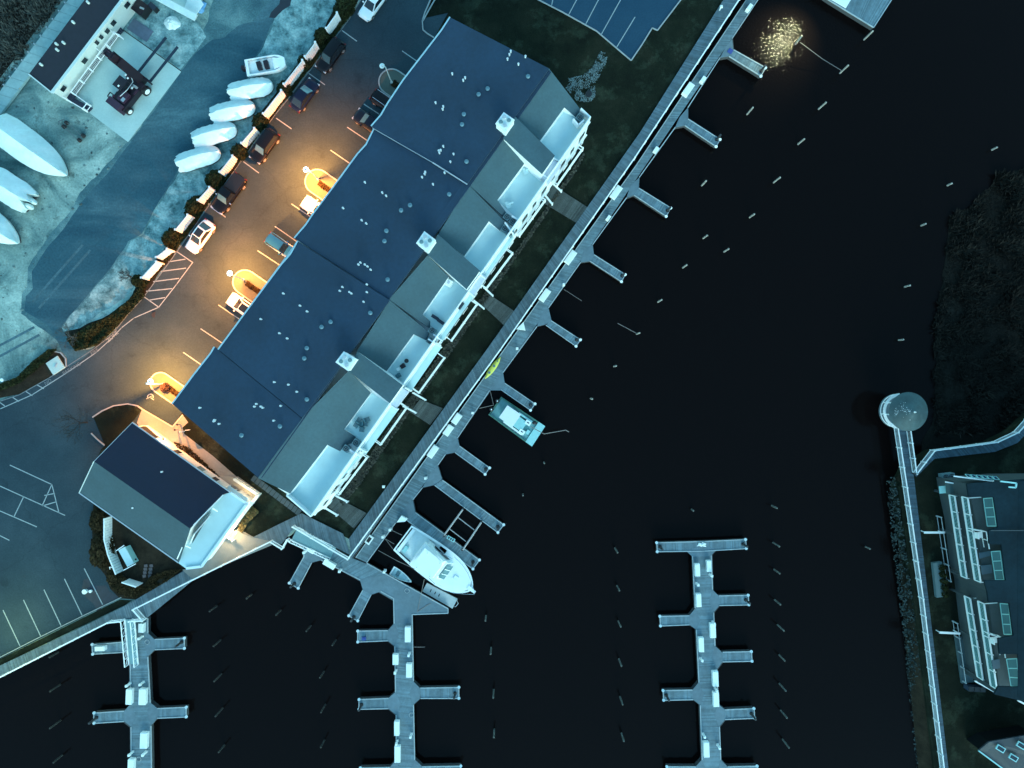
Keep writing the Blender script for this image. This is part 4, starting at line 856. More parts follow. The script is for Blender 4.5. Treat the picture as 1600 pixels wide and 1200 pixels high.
o = obj('golden_grass', leafmass([(372, 828), (382, 800), (392, 790), (404, 800), (388, 815), (378, 832)], .1, .9, 900, .14, 12), M['leafgold'], kind=None, at=W(385, 812)); tag(o, 'clump of golden ornamental grass below the cream deck railing', 'ornamental grass')
o = obj('foundation_planting', leafmass([(272, 690), (296, 700), (340, 742), (352, 757), (340, 752), (300, 720), (276, 700)], .1, .5, 700, .12, 13), M['leafbr'], kind='stuff'); o['label'] = 'sparse dark planting along the patio side of the small house'
def bare_tree(label, px, h, spread, seed, m=M['bark']):
    rnd = random.Random(seed); q = W(*px, 0); root = thing('bare_tree', label, 'tree', q); tr = MB(); br = MB()
    tr.cyl(q, q+Vector((0, 0, h*.35)), .10, .07)
    def grow(p, d, l, r, lev):
        e = p+d*l; br.cyl(p, e, r, r*.65, 4, False)
        if lev == 0: return
        for i in range(3 if lev > 2 else 4):
            nd = (d+Vector((rnd.uniform(-1, 1), rnd.uniform(-1, 1), rnd.uniform(-.35, .55)))*spread).normalized(); grow(e if i else p+d*l*.6, nd, l*rnd.uniform(.6, .85), r*.6, lev-1)
    for i in range(6):
        a = 2*math.pi*i/6+rnd.uniform(-.3, .3); grow(q+Vector((0, 0, h*rnd.uniform(.15, .35))), Vector((math.cos(a)*.7, math.sin(a)*.7, .7)).normalized(), h*.23, .04, 4)
    obj('trunk', tr, m, parent=root); obj('crown', br, m, parent=root); return root
bare_tree('bare twiggy shrub spreading over the bank by the yard entrance', (118, 527), 3.4, .8, 3, mat('grey_twigs', (.05, .06, .06), .9))
bare_tree('dark bare tree overhanging the car park corner by the small house', (136, 660), 4.6, .9, 5)
bare_tree('bare shrub against the lower end of the white fence', (205, 432), 2.2, .9, 8)
def tuft_field(name, label, poly, n, z, m, seed, h=.8):
    rnd = random.Random(seed); mb = MB(); xs = [p[0] for p in poly]; ys = [p[1] for p in poly]; k = 0
    while k < n:
        x, y = rnd.uniform(min(xs), max(xs)), rnd.uniform(min(ys), max(ys))
        if not inpoly(x, y, poly): continue
        k += 1; cl = .5+.9*mnoise.noise(Vector((x*.03, y*.03, seed))); q = W(x, y, z)
        for j in range(3):
            a = rnd.uniform(0, 6.28); l = h*max(.2, cl)*rnd.uniform(.6, 1.3); d = Vector((math.cos(a)*.7, math.sin(a)*.7, rnd.uniform(.3, 1))).normalized()*l; s = Vector((-math.sin(a), math.cos(a), 0))*l*.14
            mb.add([q-s, q+s, q+d], [(0, 1, 2)])
    o = obj(name, mb, m, kind='stuff'); o['label'] = label; return o
M['reed'] = mat('reeds', (.013, .012, .010), .9, .3, .5, spec=.08, island=.8)
M['reedl'] = mat('pale_reeds', (.055, .060, .052), .9, .3, .5, spec=.08, island=.8)
tuft_field('marsh_brush', 'grey brown brush in the upper left corner beyond the walkway', [(-60, 210), (0, 140), (105, -10), (130, -60), (-120, -60)], 6000, .03, M['reedl'], 3, 1.0)

# ------------------------------------------------------------------ boatyard: shed, walkway, fences, boats, forklift
sh = thing('boat_shed', 'long low shed with black flat roof and small dark windows', 'building', W(120, 80))
obj('roof', MB().slab([W(*p, 3.3) for p in [(45, 116), (80, 145), (191, 0), (250, -76), (200, -106), (132, 0)]], .2), mat('black_roof', (.010, .011, .020), .8, .2, 2), parent=sh)
obj('wall', MB().prism([W(*p, 3.1) for p in [(48, 116), (80, 142), (190, -2), (248, -76), (202, -102), (134, 0)]], 0, 3.1), M['shedwall'], parent=sh)
k = MB(); k.beam(W(45, 116, 3.35), W(81, 145, 3.35), .14, .14); k.beam(W(81, 145, 3.35), W(191, 0, 3.35), .34, .16); k.beam(W(191, 0, 3.35), W(250, -77, 3.35), .34, .16); obj('fascia', k, mat('pale_fascia', (.52, .60, .58), .6), parent=sh)
wa, wb = W(80, 142, 3.1), W(190, -2, 3.1); wa.z = wb.z = 0; d = (wb-wa).normalized(); n = Vector((-d.y, d.x, 0)); n = n if n.x > 0 else -n
for s, zc, ww in ((1.1, 1.9, .75), (5.6, 1.9, .75), (8.4, 2.1, .45), (9.3, 2.1, .45), (10.4, 1.9, .6), (11.7, 1.9, .7), (14.6, 1.9, .8)):
    p = wa+d*s*.97+n*.04; f_ = obj('window', MB().box((p.x, p.y, zc), (ww+.12, .07, .85), math.atan2(d.y, d.x)), M['shedwall'], parent=sh); p += n*.05
    obj('pane', MB().box((p.x, p.y, zc), (ww, .03, .7), math.atan2(d.y, d.x)), M['glassd'], parent=sh)
    bpy.data.objects[-1] if False else None
for p in [(139, 5), (116, 36), (90, 70), (101, 68), (91, 79), (66, 102), (92, 79)][:6]:
    q = W(*p, 3.3); obj('vent_pipe', MB().cyl(q, q+Vector((0, 0, .4)), .15, n=10), M['shedwall'], parent=sh)
ld = thing('loading_deck', 'raised dark deck with white railing along the front of the shed', 'deck', W(140, 110))
obj('deck_boards', planks(MB(), [(103, 152), (178, 48), (186, 40)], [(113, 157), (186, 56), (194, 48)], .5, wd=.25), M['darkfloor'] if 'darkfloor' in M else M.setdefault('darkfloor', mat('dark_floor', (.014, .020, .042), .8, .2, 2)), parent=ld, kind='stuff')
obj('lower_landing', MB().slab([W(*p, .4) for p in [(110, 150), (143, 168), (137, 174), (104, 156)]], .3), M['darkfloor'], parent=ld)
def yard_rail(pts, z, lab):
    return railing('yard_railing', lab, pts, z, .95, spacing=1.9, wid=.1, top=.07, balus=False, nob=.12)
railing('yard_railing', 'white slatted railing along the edge of the shed deck', [(119, 149), (186, 57), (193, 61)], .5, 1.05, spacing=1.7, wid=.09, top=.06, nob=.12)
yard_rail([(119, 149), (143, 166), (137, 174)], .3, 'white rail round the lower landing of the shed deck')
yard_rail([(88, 146), (137, 175)], .1, 'white rail running from the shed corner to the concrete pad')
k = MB(); k.beam(W(145, 70, 1.6), W(156, 81, 1.6), .1, .12); k.beam(W(167, 42, 1.6), W(179, 54, 1.6), .1, .12); obj('door_canopy', k, M['white'], parent=sh)
wk = thing('panel_walkway', 'long pale panelled walkway along the marsh behind the shed', 'walkway', W(60, 70))
a0, a1, b0_, b1 = (-60, 222), (132, -30), (-40, 238), (152, -22)
for i in range(19):
    t0, t1 = i/19, (i+.975)/19; L_ = lambda a, b_, t_: (a[0]+(b_[0]-a[0])*t_, a[1]+(b_[1]-a[1])*t_)
    obj('panel', MB().slab([W(*L_((-70, 236), (112, -8), t0), .5), W(*L_((-70, 236), (112, -8), t1), .5), W(*L_((-48, 243), (134, 0), t1), .5), W(*L_((-48, 243), (134, 0), t0), .5)], .35), mat('ribbed_panel', (.24, .36, .36), .7, .1, 2, .12, .5) if i == 0 else bpy.data.materials['ribbed_panel'], parent=wk)
    q = W(*L_((-70, 236), (112, -8), t0), .5); obj('post', MB().box((q.x, q.y, .45), (.14, .14, .5)), M['galv'], parent=wk)
# far yard building corner at the top edge
tb2 = thing('yard_porch', 'pale roofed porch corner with scattered gear at the top edge', 'building', W(300, 10))
obj('roof_edge', MB().beam(W(243, -6, 1.6), W(306, 28, 1.6), .8, .2), M['wrap'], parent=tb2); obj('deck', MB().slab([W(*p, .5) for p in [(250, -8), (304, 22), (318, -8)]], .3), M['pad'], parent=tb2)
obj('ramp', MB().slab([W(*p, .8) for p in [(288, 12), (304, 26), (318, 6), (306, -10), (296, -10)]], .1), M['wrap'], parent=tb2)
def heap(name, label, cat, px, r, h, m, seed, n=40, sx=1.0):
    rnd = random.Random(seed); q = W(*px, .02); mb = MB(); N_ = 16; K = 6; vs = []
    for j in range(K+1):
        for i in range(N_):
            a = 2*math.pi*i/N_; rr = r*(1-j/K)**.7*(1+.35*mnoise.noise(Vector((math.cos(a)*1.5+seed, math.sin(a)*1.5, j*.2)))); vs.append((q.x+rr*math.cos(a)*sx, q.y+rr*math.sin(a), q.z+h*(j/K)**.8*(1+.3*mnoise.noise(Vector((i*.7, j*.9, seed))))))
    fs = [(j*N_+i, j*N_+(i+1) % N_, (j+1)*N_+(i+1) % N_, (j+1)*N_+i) for j in range(K) for i in range(N_)]
    mb.add(vs, fs); return tag(obj(name, mb, m, at=q), label, cat)
heap('tarpaulin_heap', 'crumpled white tarpaulin heap on the upper yard', 'tarpaulin', (269, 36), .95, .6, M['wrap'], 2)
heap('tarpaulin_heap', 'blue and white tarpaulin heap at the corner of the porch', 'tarpaulin', (311, 10), .9, .6, mat('blue_tarp', (.10, .28, .50), .6, .4, 1.5), 5)
q = W(226, 19, 0); cr = thing('skip', 'square dark skip with a grey tool on its lid near the shed', 'skip', q); an = pang(.82, .6)
obj('body', MB().box(q+Vector((0, 0, .6)), (1.45, 1.5, 1.2), an), M['black'], parent=cr); obj('rim', MB().box(q+Vector((0, 0, 1.22)), (1.55, 1.6, .06), an), M['maroon'], parent=cr); obj('tool', MB().box(q+Vector((.35, -.2, 1.29)), (.22, .55, .08), .5+math.pi/2-.9), M['galv'], parent=cr)
q = W(243, 15, 0); cr = thing('crate', 'small dark crate right of the square skip', 'crate', q); obj('body', MB().box(q+Vector((0, 0, .4)), (1.0, .62, .8), pang(.75, .65)), M['black'], parent=cr); obj('lid', MB().box(q+Vector((0, 0, .82)), (1.04, .66, .05), pang(.75, .65)), M['fork'], parent=cr)
tr_ = thing('boat_trailer', 'empty rusty boat trailer frame on the gravel beside the big wrapped boat', 'trailer', W(118, 208)); k = MB()
for a, b_ in (((91, 190), (122, 219)), ((99, 186), (129, 214)), ((97, 199), (105, 191)), ((121, 220), (131, 210)), ((91, 190), (98, 187))): k.beam(W(*a, .35), W(*b_, .35), .07, .09)
obj('frame', k, M['yardsteel'] if 'yardsteel' in M else M.setdefault('yardsteel', mat('yard_steel', (.09, .13, .14), .7)), parent=tr_)
for p in ((100, 198), (104, 192), (124, 219), (130, 212)): obj('wheel', MB().cyl(W(p[0]-1.5, p[1]-1.5, .3), W(p[0]+1.5, p[1]+1.5, .3), .24, n=10), M['tyre'], parent=tr_)
for p, s in [((127, 256), .5), ((88, 154), .4), ((157, 197), .35), ((4, 187), .6), ((136, 252), .3)]:
    pass
rnd = random.Random(9); mb = MB()
for i in range(170):
    while True:
        x, y = rnd.uniform(0, 330), rnd.uniform(60, 520)
        if inpoly(x, y, [(0, 195), (45, 125), (85, 150), (140, 178), (200, 226), (165, 270), (50, 420), (38, 490), (90, 530), (0, 600)]) or rnd.random() < .0: break
    s = rnd.choice((.04, .05, .06, .08, .16)); q = W(x, y, 0); mb.dome((q.x, q.y, q.z), s*rnd.uniform(.7, 1.5), s, s*.7, 6, 2, jit=.2)
o = obj('yard_debris', mb, mat('yard_debris', (.08, .13, .13), .9, .3, 1, island=.6), kind='stuff'); o['label'] = 'stones and scraps scattered over the boatyard gravel'

# white fence between yard and car park: separate panels of boards
wf = thing('white_fence', 'broken line of white board fence panels between bushes and car park', 'fence', W(400, 190), None)
for a, b_ in [((525, 20), (508, 44)), ((491, 66), (475, 88)), ((471, 94), (442, 131)), ((438, 141), (410, 177)), ((396, 200), (376, 223)), ((362, 243), (342, 268)), ((326, 292), (308, 312)), ((292, 335), (273, 358)), ((260, 388), (243, 401)), ((243, 408), (220, 433))]:
    A_, B_ = W(a[0]+2, a[1]+1, 1.8), W(b_[0]+2, b_[1]+1, 1.8); A_.z = B_.z = 0; n = max(3, int((B_-A_).length/.28)); d = (B_-A_).normalized(); an = math.atan2(d.y, d.x); L = (B_-A_).length/n; f0 = None
    pn = obj('fence_panel', MB().beam(A_+Vector((0, 0, 1.85)), B_+Vector((0, 0, 1.85)), .12, .09), M['fencew'] if 'fencew' in M else M.setdefault('fencew', mat('fence_white', (.74, .74, .74), .6, .1, 3)), parent=wf)
    for j in range(n):
        p = A_+d*(j+.5)*L
        if f0 is None: f0 = obj('board', MB().box((p.x, p.y, .95), (L-.025, .05, 1.72), an), M['fencew'], parent=pn); p0 = p.copy()
        else: c_ = f0.copy(); link(c_); c_.parent = pn; c_.location = p-p0
    for e in (A_, B_): obj('post', MB().box((e.x, e.y, 1.0), (.16, .16, 2.0)).box((e.x, e.y, 2.03), (.24, .24, .08)), M['fencew'], parent=pn)

def wrapped_boat(root_label, Lm, Wm, Hm, seed, ragged=.0, ridge=.45, prow=.5, group='boats in white shrink wrap', blunt=False):
    """hull shape from stern (-L/2) to bow (+L/2) with a tented cover"""
    rnd = random.Random(seed); root = local('wrapped_boat', root_label, 'boat', group); nx, ny = 30, 12; vs = []
    def hw(t_):
        w_ = (1-max(0, (t_-.45)/.55)**(3.4 if blunt else 2.1)*(.50 if blunt else .97))
        if blunt: w_ = max(0, 1-max(0, (t_-.5)/.5)**4)**.5
        elif prow: w_ = max(0, 1-max(0, (t_-.35)/.65)**2.7)**.75
        return Wm/2*max(.02, w_)*(.86+.14*min(1, t_/.15))
    for i in range(nx+1):
        t_ = math.sin(math.pi/2*i/nx); x = -Lm/2+Lm*t_; hwt = hw(t_)
        for j in range(ny+1):
            s = -1+2*j/ny; y = s*hwt; nn = mnoise.noise(Vector((t_*6+seed, s*2.5, 1)))+.7*mnoise.noise(Vector((t_*17+seed, s*5, 3)))
            zt = Hm*(1-.22*max(0, t_-.7))*(1-ridge*abs(s)**1.05)+nn*.12*Hm*.5
            zt *= .72+.28*math.sin(math.pi*min(1, max(.0, t_*.9+.12)))
            if ragged and i <= 2: x_ = x+ragged*mnoise.noise(Vector((s*3+seed, 0, 4)))*(3-i)
            else: x_ = x
            vs.append((x_, y+.05*nn, max(.5, zt)))
    fs = [(i*(ny+1)+j, (i+1)*(ny+1)+j, (i+1)*(ny+1)+j+1, i*(ny+1)+j+1) for i in range(nx) for j in range(ny)]
    mb = MB().add(vs, fs); n0 = ny+1
    side = []
    for i in range(nx+1): side.append(i*n0)
    for j in range(1, n0): side.append(nx*n0+j)
    for i in range(nx-1, -1, -1): side.append(i*n0+ny)
    for j in range(ny-1, 0, -1): side.append(j)
    low = [(vs[s][0]*.985, vs[s][1]*.93, .55) for s in side]; base = len(mb.v); mb.v += low; m_ = len(side)
    for a in range(m_): mb.f.append((side[a], base+a, base+(a+1) % m_, side[(a+1) % m_])); mb.m.append(0)
    obj('shrink_wrap_cover', mb, M['wrap'], parent=root, smooth=True)
    hb_ = MB(); ring = [(vs[s][0]*.95, vs[s][1]*.86) for s in side]; hb_.prism(ring[::2], .12, .58); obj('hull', hb_, M['sub'], parent=root)
    obj('bow_wrap', MB().cyl((Lm/2-.35, 0, Hm*.62), (Lm/2+prow, 0, Hm*.5), .22, .10, 8), M['wrap'], parent=root) if prow else None
    for sx in (-.3, .25):
        for sy in (-.3, .3): obj('jack_stand', MB().cyl((Lm*sx, Wm*sy, 0), (Lm*sx, Wm*sy*.8, .6), .05, n=6), M['galv'], parent=root)
    return root
def place(o, px, z, dx, dy): o.location = W(*px, z); o.rotation_euler = (0, 0, pang(dx, dy))
b = wrapped_boat('largest wrapped boat, bow pointing at the blue lane', 10.6, 4.2, 3.0, 1, ridge=.55); place(b, (59, 238), 0, .82, .60)
b = wrapped_boat('wrapped boat with ragged torn stern showing outboard engines', 8.4, 3.7, 2.7, 6, ridge=.45, prow=0, ragged=.35); place(b, (13, 291), 0, -.83, -.56)
for s, sx in ((-.35, .2), (.4, .2)): obj('wrapped_outboard', MB().dome((-4.5, s, 1.0), .55, .32, .7, 10, 4, z0=0), M['wrap'], parent=b, smooth=True)
b = wrapped_boat('lowest wrapped boat cut by the left edge of the picture', 9.0, 3.8, 2.9, 9, ridge=.55, prow=.4); place(b, (-9, 350), 0, .82, .57)
for i, (p, lb, dx, dy) in enumerate([((396, 143), 'wrapped boat just below the open motor boat', .97, -.19), ((368, 177), 'second wrapped boat below the open motor boat', .97, -.22), ((340, 213), 'third wrapped boat below the open motor boat', .95, -.27), ((315, 250), 'lowest wrapped boat of the row beside the blue lane', .95, -.29)]):
    b = wrapped_boat(lb, 5.6, 2.45, 1.8, 20+i, ridge=.5, prow=0, group='small wrapped boats beside the lane', blunt=True, ragged=.12); place(b, p, 0, dx, dy)
    obj('wrapped_outboard', MB().dome((-2.65, 0, .5), .40, .26, .6, 8, 4), M['wrap'], parent=b, smooth=True)

def hull(mb, L, Wd, z0, z1, flare=.85, pw=2.2, n=18, start=.45, fill=True, tip=.03, full=False):
    """boat hull walls; returns the gunwale ring"""
    top = []; bot = []
    for s in (1, -1):
        r_ = range(n+1) if s == 1 else range(n, -1, -1)
        for i in r_:
            t_ = i/n; w_ = Wd/2*(1-max(0, (t_-start)/(1-start))**pw*(1-tip)); x = -L/2+L*t_
            if full: w_ = Wd/2*(.82+.18*math.sin(math.pi/2*min(1, t_/.5)))*max(.0, 1-max(0, (t_-.52)/.48)**2.5)**.72+.03
            top.append((x, s*w_, z1)); bot.append((x*.96, s*w_*flare, z0))
    m_ = len(top); mb.add(top+bot, [(i, (i+1) % m_, m_+(i+1) % m_, m_+i) for i in range(m_)]+[tuple(range(m_, 2*m_))])
    return top
def deckring(ring, k, z): return [Vector((p[0]*k, p[1]*k, z)) for p in ring]
# open motor boat in the yard
ob = local('open_motor_boat', 'uncovered small motor boat with two dark consoles among the wrapped boats', 'boat'); mb = MB(); ring = hull(mb, 5.0, 2.1, .45, 1.25, pw=3.2, start=.6, tip=.45); obj('hull', mb, M['gel'], parent=ob)
k = MB(); ra = deckring(ring, 1.0, 1.25); rb = deckring(ring, .84, 1.25); m_ = len(ra); k.add([*ra, *rb], [(i, (i+1) % m_, m_+(i+1) % m_, m_+i) for i in range(m_)]); obj('gunwale', k, M['gel'], parent=ob)
k = MB(); k.sheet(deckring(ring, .86, .95)); obj('deck', k, M['geldeck'], parent=ob)
k = MB(); k.slab([Vector((1.0, -.75, 1.24)), Vector((2.1, -.5, 1.24)), Vector((2.1, .5, 1.24)), Vector((1.0, .75, 1.24))], .25); obj('bow_deck', k, M['gel'], parent=ob)
for x in (-.75, .15): obj('console', MB().box((x, -.05, 1.25), (.55, .95, .5), .1), M['maroon'], parent=ob)
obj('outboard', MB().box((-2.75, 0, 1.2), (.45, .4, .8)).box((-2.9, .05, .8), (.3, .2, .7)), M['maroon'], parent=ob)
obj('cradle', MB().box((0, 0, .25), (3.2, .9, .45)), M['sub'], parent=ob)
place(ob, (420, 108), 0, .985, -.17)

# marina forklift: tall mast, long forks
fk = thing('marina_forklift', 'maroon marina forklift with tall mast and two long forks', 'forklift', W(214, 148)); f = Vector((.62, .78, 0)); s_ = Vector((.78, -.62, 0)); c = W(215, 143, 0); fa_ = math.atan2(f.y, f.x)
def FP(a, b_, z): return c+f*a+s_*b_+Vector((0, 0, z))
obj('chassis', MB().box(FP(-1.0, 0, 1.0), (4.2, 2.1, .9), fa_).box(FP(.9, 0, 1.15), (.7, 2.5, 1.1), fa_), M['maroon'], parent=fk)
obj('counterweight', MB().box(FP(-3.0, -.05, 1.3), (1.0, 2.0, 1.5), fa_, .92), M['maroonl'], parent=fk)
cab = obj('cab', MB().box(FP(-.5, -.35, 2.9), (1.5, 1.2, .10), fa_), M['maroon'], parent=fk)
k = MB()
for a, b_ in ((.2, -.9), (.2, .2), (-1.2, -.9), (-1.2, .2)): k.box(FP(a, b_, 2.2), (.1, .1, 1.4), fa_)
obj('cab_pillar', k, M['black'], parent=fk); obj('seat', MB().box(FP(-.6, -.35, 1.7), (.6, .6, .4), fa_), M['black'], parent=fk)
obj('engine_cover', MB().box(FP(-1.6, .3, 1.75), (1.4, .9, .55), fa_), M['maroonl'], parent=fk); obj('radiator_grille', MB().box(FP(-1.9, .62, 2.05), (.5, .4, .05), fa_), M['galv'], parent=fk)
for _i, (a, b_, c_, l_, h_) in enumerate([(-1.3, .75, 1.6, .5, .2), (.3, .7, 1.7, .3, .5), (-.2, .9, 1.5, .8, .12), (-2.3, -.5, 2.15, .3, .3), (-1.1, -.75, 1.9, .9, .1), (.9, -.6, 1.9, .25, .6), (-1.9, .1, 2.1, .15, .5), (.2, .25, 1.6, .4, .15)]): obj('engine_fitting', MB().box(FP(a, b_, c_), (l_, .14+.05*(_i % 3), h_), fa_+.2*(_i % 2)), M['galv'] if _i % 3 == 1 else M['maroonl'], parent=fk)
obj('hose', MB().path([FP(-1.8, .2, 2.2), FP(-.6, .6, 2.5), FP(.6, .4, 2.3), FP(1.2, .1, 3.2)], .05), M['galv'], parent=fk)
for a, b_ in ((-.1, .5), (.55, .1), (-.9, -.2), (.7, -.35)): obj('work_light', MB().box(FP(a, b_, 2.98 if b_ < 0.3 else 1.9), (.22, .16, .1), fa_), M['boxwhite'], parent=fk)
for a, b_, r_ in ((.75, 1.25, .62), (-2.6, 1.05, .5), (.75, -1.25, .62), (-2.6, -1.05, .5)):
    w0 = FP(a, b_-.2, r_); w1 = FP(a, b_+.2, r_); wh = obj('wheel', MB().cyl(w0, w1, r_, n=18), M['tyre'], parent=fk); sg = 1 if b_ > 0 else -1
    obj('rim', MB().cyl(FP(a, b_+sg*.205, r_), FP(a, b_+sg*.26, r_), r_*.6, r_*.5, n=14), M['boxwhite'], parent=wh)
k = MB()
for b_ in (-.62, .62): k.box(FP(1.45, b_, 3.6), (1.15, .16, 5.8), fa_)
for b_ in (-.38, .38): k.box(FP(1.45, b_, 4.3), (.75, .14, 7.2), fa_)
for z in (1.2, 2.8, 4.4, 6.0, 7.7): k.box(FP(1.45, 0, z), (.9 if z < 7 else .6, 1.3, .22), fa_)
obj('mast', k, M['maroon'], parent=fk)
for b_ in (-.14, .14): obj('lift_cylinder', MB().cyl(FP(1.3+b_*2, b_, .8), FP(1.3+b_*2, b_, 8.3), .06), M['maroonl'], parent=fk)
obj('carriage', MB().box(FP(1.85, 0, 1.3), (.22, 3.0, 1.0), fa_), M['maroon'], parent=fk)
for b_ in (-.92, .98): obj('fork', MB().box(FP(4.7, b_, .75), (5.8, .30, .12), fa_).box(FP(1.98, b_, 1.1), (.14, .30, .8), fa_), M['fork'], parent=fk)
k = MB(); k.path([FP(-.9, -1.0, 1.6), FP(-.9, -1.75, 1.6), FP(.1, -1.75, 1.6), FP(.1, -1.0, 1.6)], .09); k.path([FP(-2.8, -1.0, 1.5), FP(-2.8, -1.55, 1.5), FP(-2.2, -1.6, 1.5), FP(-2.2, -1.0, 1.5)], .07); obj('side_guard', k, M['maroon'], parent=fk)

# ------------------------------------------------------------------ cars
def car_paint(name, col, rough=.3, coat=.0): return mat(name, col, rough, coat=coat, spec=.3)
PT = {'white': car_paint('paint_white', (.80, .82, .82)), 'black': car_paint('paint_black', (.004, .004, .006)), 'navy': car_paint('paint_navy', (.006, .009, .028)), 'ink': car_paint('paint_ink', (.004, .007, .018)), 'blue': car_paint('paint_slate_blue', (.012, .11, .28))}
def make_car(name, label, cat, paint, L=4.6, Wd=1.82, Hh=1.45, style='sedan', px=(0, 0), d=(1, 0), sunroof=False, rails=False, ws='glassd', roofpaint=None):
    root = local(name, label, cat); paint = PT[paint]; mb = MB(); n = 22; rings = []
    tall = style in ('suv', 'pickup'); zb = .62 if not tall else .72
    for i in range(n+1):
        t_ = i/n; x = -L/2+L*t_; e = abs(2*t_-1); w_ = Wd/2*(1-.30*max(0, (e-.78)/.22)**2.4)
        ends = max(0, (e-.86)/.14); zt = zb+.22-.10*max(0, (t_-.62)/.38)-.05*max(0, (.2-t_)/.2)-.20*ends**2; z0 = .26+.10*ends
        sec = [(-w_*.86, z0), (-w_*.98, z0+.12), (-w_, (z0+zt)/2), (-w_*.96, zt-.10), (-w_*.82, zt), (-w_*.4, zt+.035), (0, zt+.045), (w_*.4, zt+.035), (w_*.82, zt), (w_*.96, zt-.10), (w_, (z0+zt)/2), (w_*.98, z0+.12), (w_*.86, z0)]
        rings.append([(x, y, z) for y, z in sec])
    m_ = len(rings[0]); vs = [v for r_ in rings for v in r_]; fs = [(i*m_+j, (i+1)*m_+j, (i+1)*m_+(j+1) % m_, i*m_+(j+1) % m_) for i in range(n) for j in range(m_)]
    fs += [tuple(range(m_))[::-1], tuple(range(n*m_, (n+1)*m_))]
    mb.add(vs, fs); body = obj('body', mb, paint, parent=root, smooth=True)
    # glasshouse: base ring at the belt line, smaller ring at the roof; x back..front
    if style == 'sedan': xb, xf, rb, rf_ = -L*.40, L*.24, -L*.22, L*.045
    elif style == 'suv': xb, xf, rb, rf_ = -L*.465, L*.24, -L*.40, L*.09
    else: xb, xf, rb, rf_ = -L*.08, L*.25, -L*.05, L*.12
    zbelt = zb+.19; zr = Hh; wb_, wr = Wd*.445, Wd*.345
    B = [Vector((xb, -wb_, zbelt)), Vector((xf, -wb_*.93, zbelt)), Vector((xf, wb_*.93, zbelt)), Vector((xb, wb_, zbelt))]
    T = [Vector((rb, -wr, zr-.03)), Vector((rf_, -wr, zr-.02)), Vector((rf_, wr, zr-.02)), Vector((rb, wr, zr-.03))]
    k = MB(); k.add(B+T, [(0, 1, 5, 4), (1, 2, 6, 5), (2, 3, 7, 6), (3, 0, 4, 7), (4, 5, 6, 7)]); cabn = obj('cabin', k, paint, parent=root)
    # domed roof skin
    k = MB(); nr = 8; vs = []
    for i in range(nr+1):
        t_ = i/nr
        for j in range(nr+1):
            s = -1+2*j/nr; vs.append((rb+(rf_-rb)*t_, wr*s*(1.03-.06*abs(2*t_-1)), zr-.025+.055*(1-s*s)*(1-(2*t_-1)**4*.8)))
    k.add(vs, [(i*(nr+1)+j, (i+1)*(nr+1)+j, (i+1)*(nr+1)+j+1, i*(nr+1)+j+1) for i in range(nr) for j in range(nr)])
    obj('roof', k, roofpaint or paint, parent=root, smooth=True)
    def face(a, b_, c_, d_, k0, nm, m2):
        cen = (a+b_+c_+d_)/4; nrm = (b_-a).cross(d_-a).normalized()
        if nrm.dot(cen-Vector((0, 0, .6))) < 0: nrm = -nrm
        P = [cen+(p-cen)*k0+nrm*.012 for p in (a, b_, c_, d_)]; obj(nm, MB().add(P, [(0, 1, 2, 3)]), m2, parent=root)
    face(B[1], B[2], T[2], T[1], .88, 'windscreen', M[ws]); face(B[3], B[0], T[0], T[3], .84, 'rear_window', M['glassd'])
    face(B[0], B[1], T[1], T[0], .86, 'side_window', M['glassd']); face(B[2], B[3], T[3], T[2], .86, 'side_window', M['glassd'])
    if sunroof: obj('sunroof', MB().slab([Vector((rb*.5+rf_*.5-.45, -wr*.72, zr+.045)), Vector((rf_-.05, -wr*.72, zr+.045)), Vector((rf_-.05, wr*.72, zr+.045)), Vector((rb*.5+rf_*.5-.45, wr*.72, zr+.045))], .02), M['glassd'], parent=root)
    if rails:
        for s in (-1, 1): obj('roof_rail', MB().beam((rb+.2, s*wr*.92, zr+.07), (rf_-.15, s*wr*.92, zr+.07), .05, .05), M['chrome'], parent=root)
    for x in (-L*.31, L*.31):
        for s in (-1, 1):
            r_ = .33 if not tall else .38; wh = obj('wheel', MB().cyl((x, s*(Wd/2-.20), r_), (x, s*(Wd/2+.015), r_), r_, n=16), M['tyre'], parent=root); obj('rim', MB().cyl((x, s*(Wd/2+.0), r_), (x, s*(Wd/2+.03), r_), r_*.62, n=12), M['chrome'], parent=wh)
    for s in (-1, 1):
        obj('headlight', MB().box((L/2-.16, s*Wd*.36, zb-.02), (.22, .34, .12), -s*.25), M['silver'], parent=root); obj('tail_light', MB().box((-L/2+.10, s*Wd*.36, zb+.03), (.14, .32, .12), s*.2), M['red'], parent=root)
        obj('mirror', MB().box((xf-.42, s*(Wd/2+.08), zbelt+.08), (.14, .22, .14)), paint if style != 'pickup' else M['chrome'], parent=root)
    obj('front_bumper', MB().box((L/2-.05, 0, .42), (.12, Wd*.72, .2)), paint, parent=root)
    if style == 'pickup': obj('bed_cover', MB().box((-L*.285, 0, zb+.29), (L*.38, Wd*.84, .10)), M['black'], parent=root); obj('front_trim', MB().box((L/2-.03, 0, .66), (.1, Wd*.8, .12)), M['chrome'], parent=root)
    root.location = W(*px, .02); root.location.z = .02; q = W(*px, .8); root.location.x = q.x; root.location.y = q.y
    root.rotation_euler = (0, 0, pang(*d)); return root
AL = (-.58, .81)
make_car('parked_car', 'white sedan cut by the top edge beside the topmost bush', 'car', 'white', px=(583, 4), d=AL)
make_car('parked_car', 'black estate car below the white sedan at the top', 'car', 'black', L=4.6, Hh=1.6, style='suv', px=(516, 86), d=AL)
make_car('parked_car', 'navy sedan third in the row, facing up the picture', 'car', 'navy', px=(475, 148), d=(.58, -.81), ws='glassl', L=4.5)
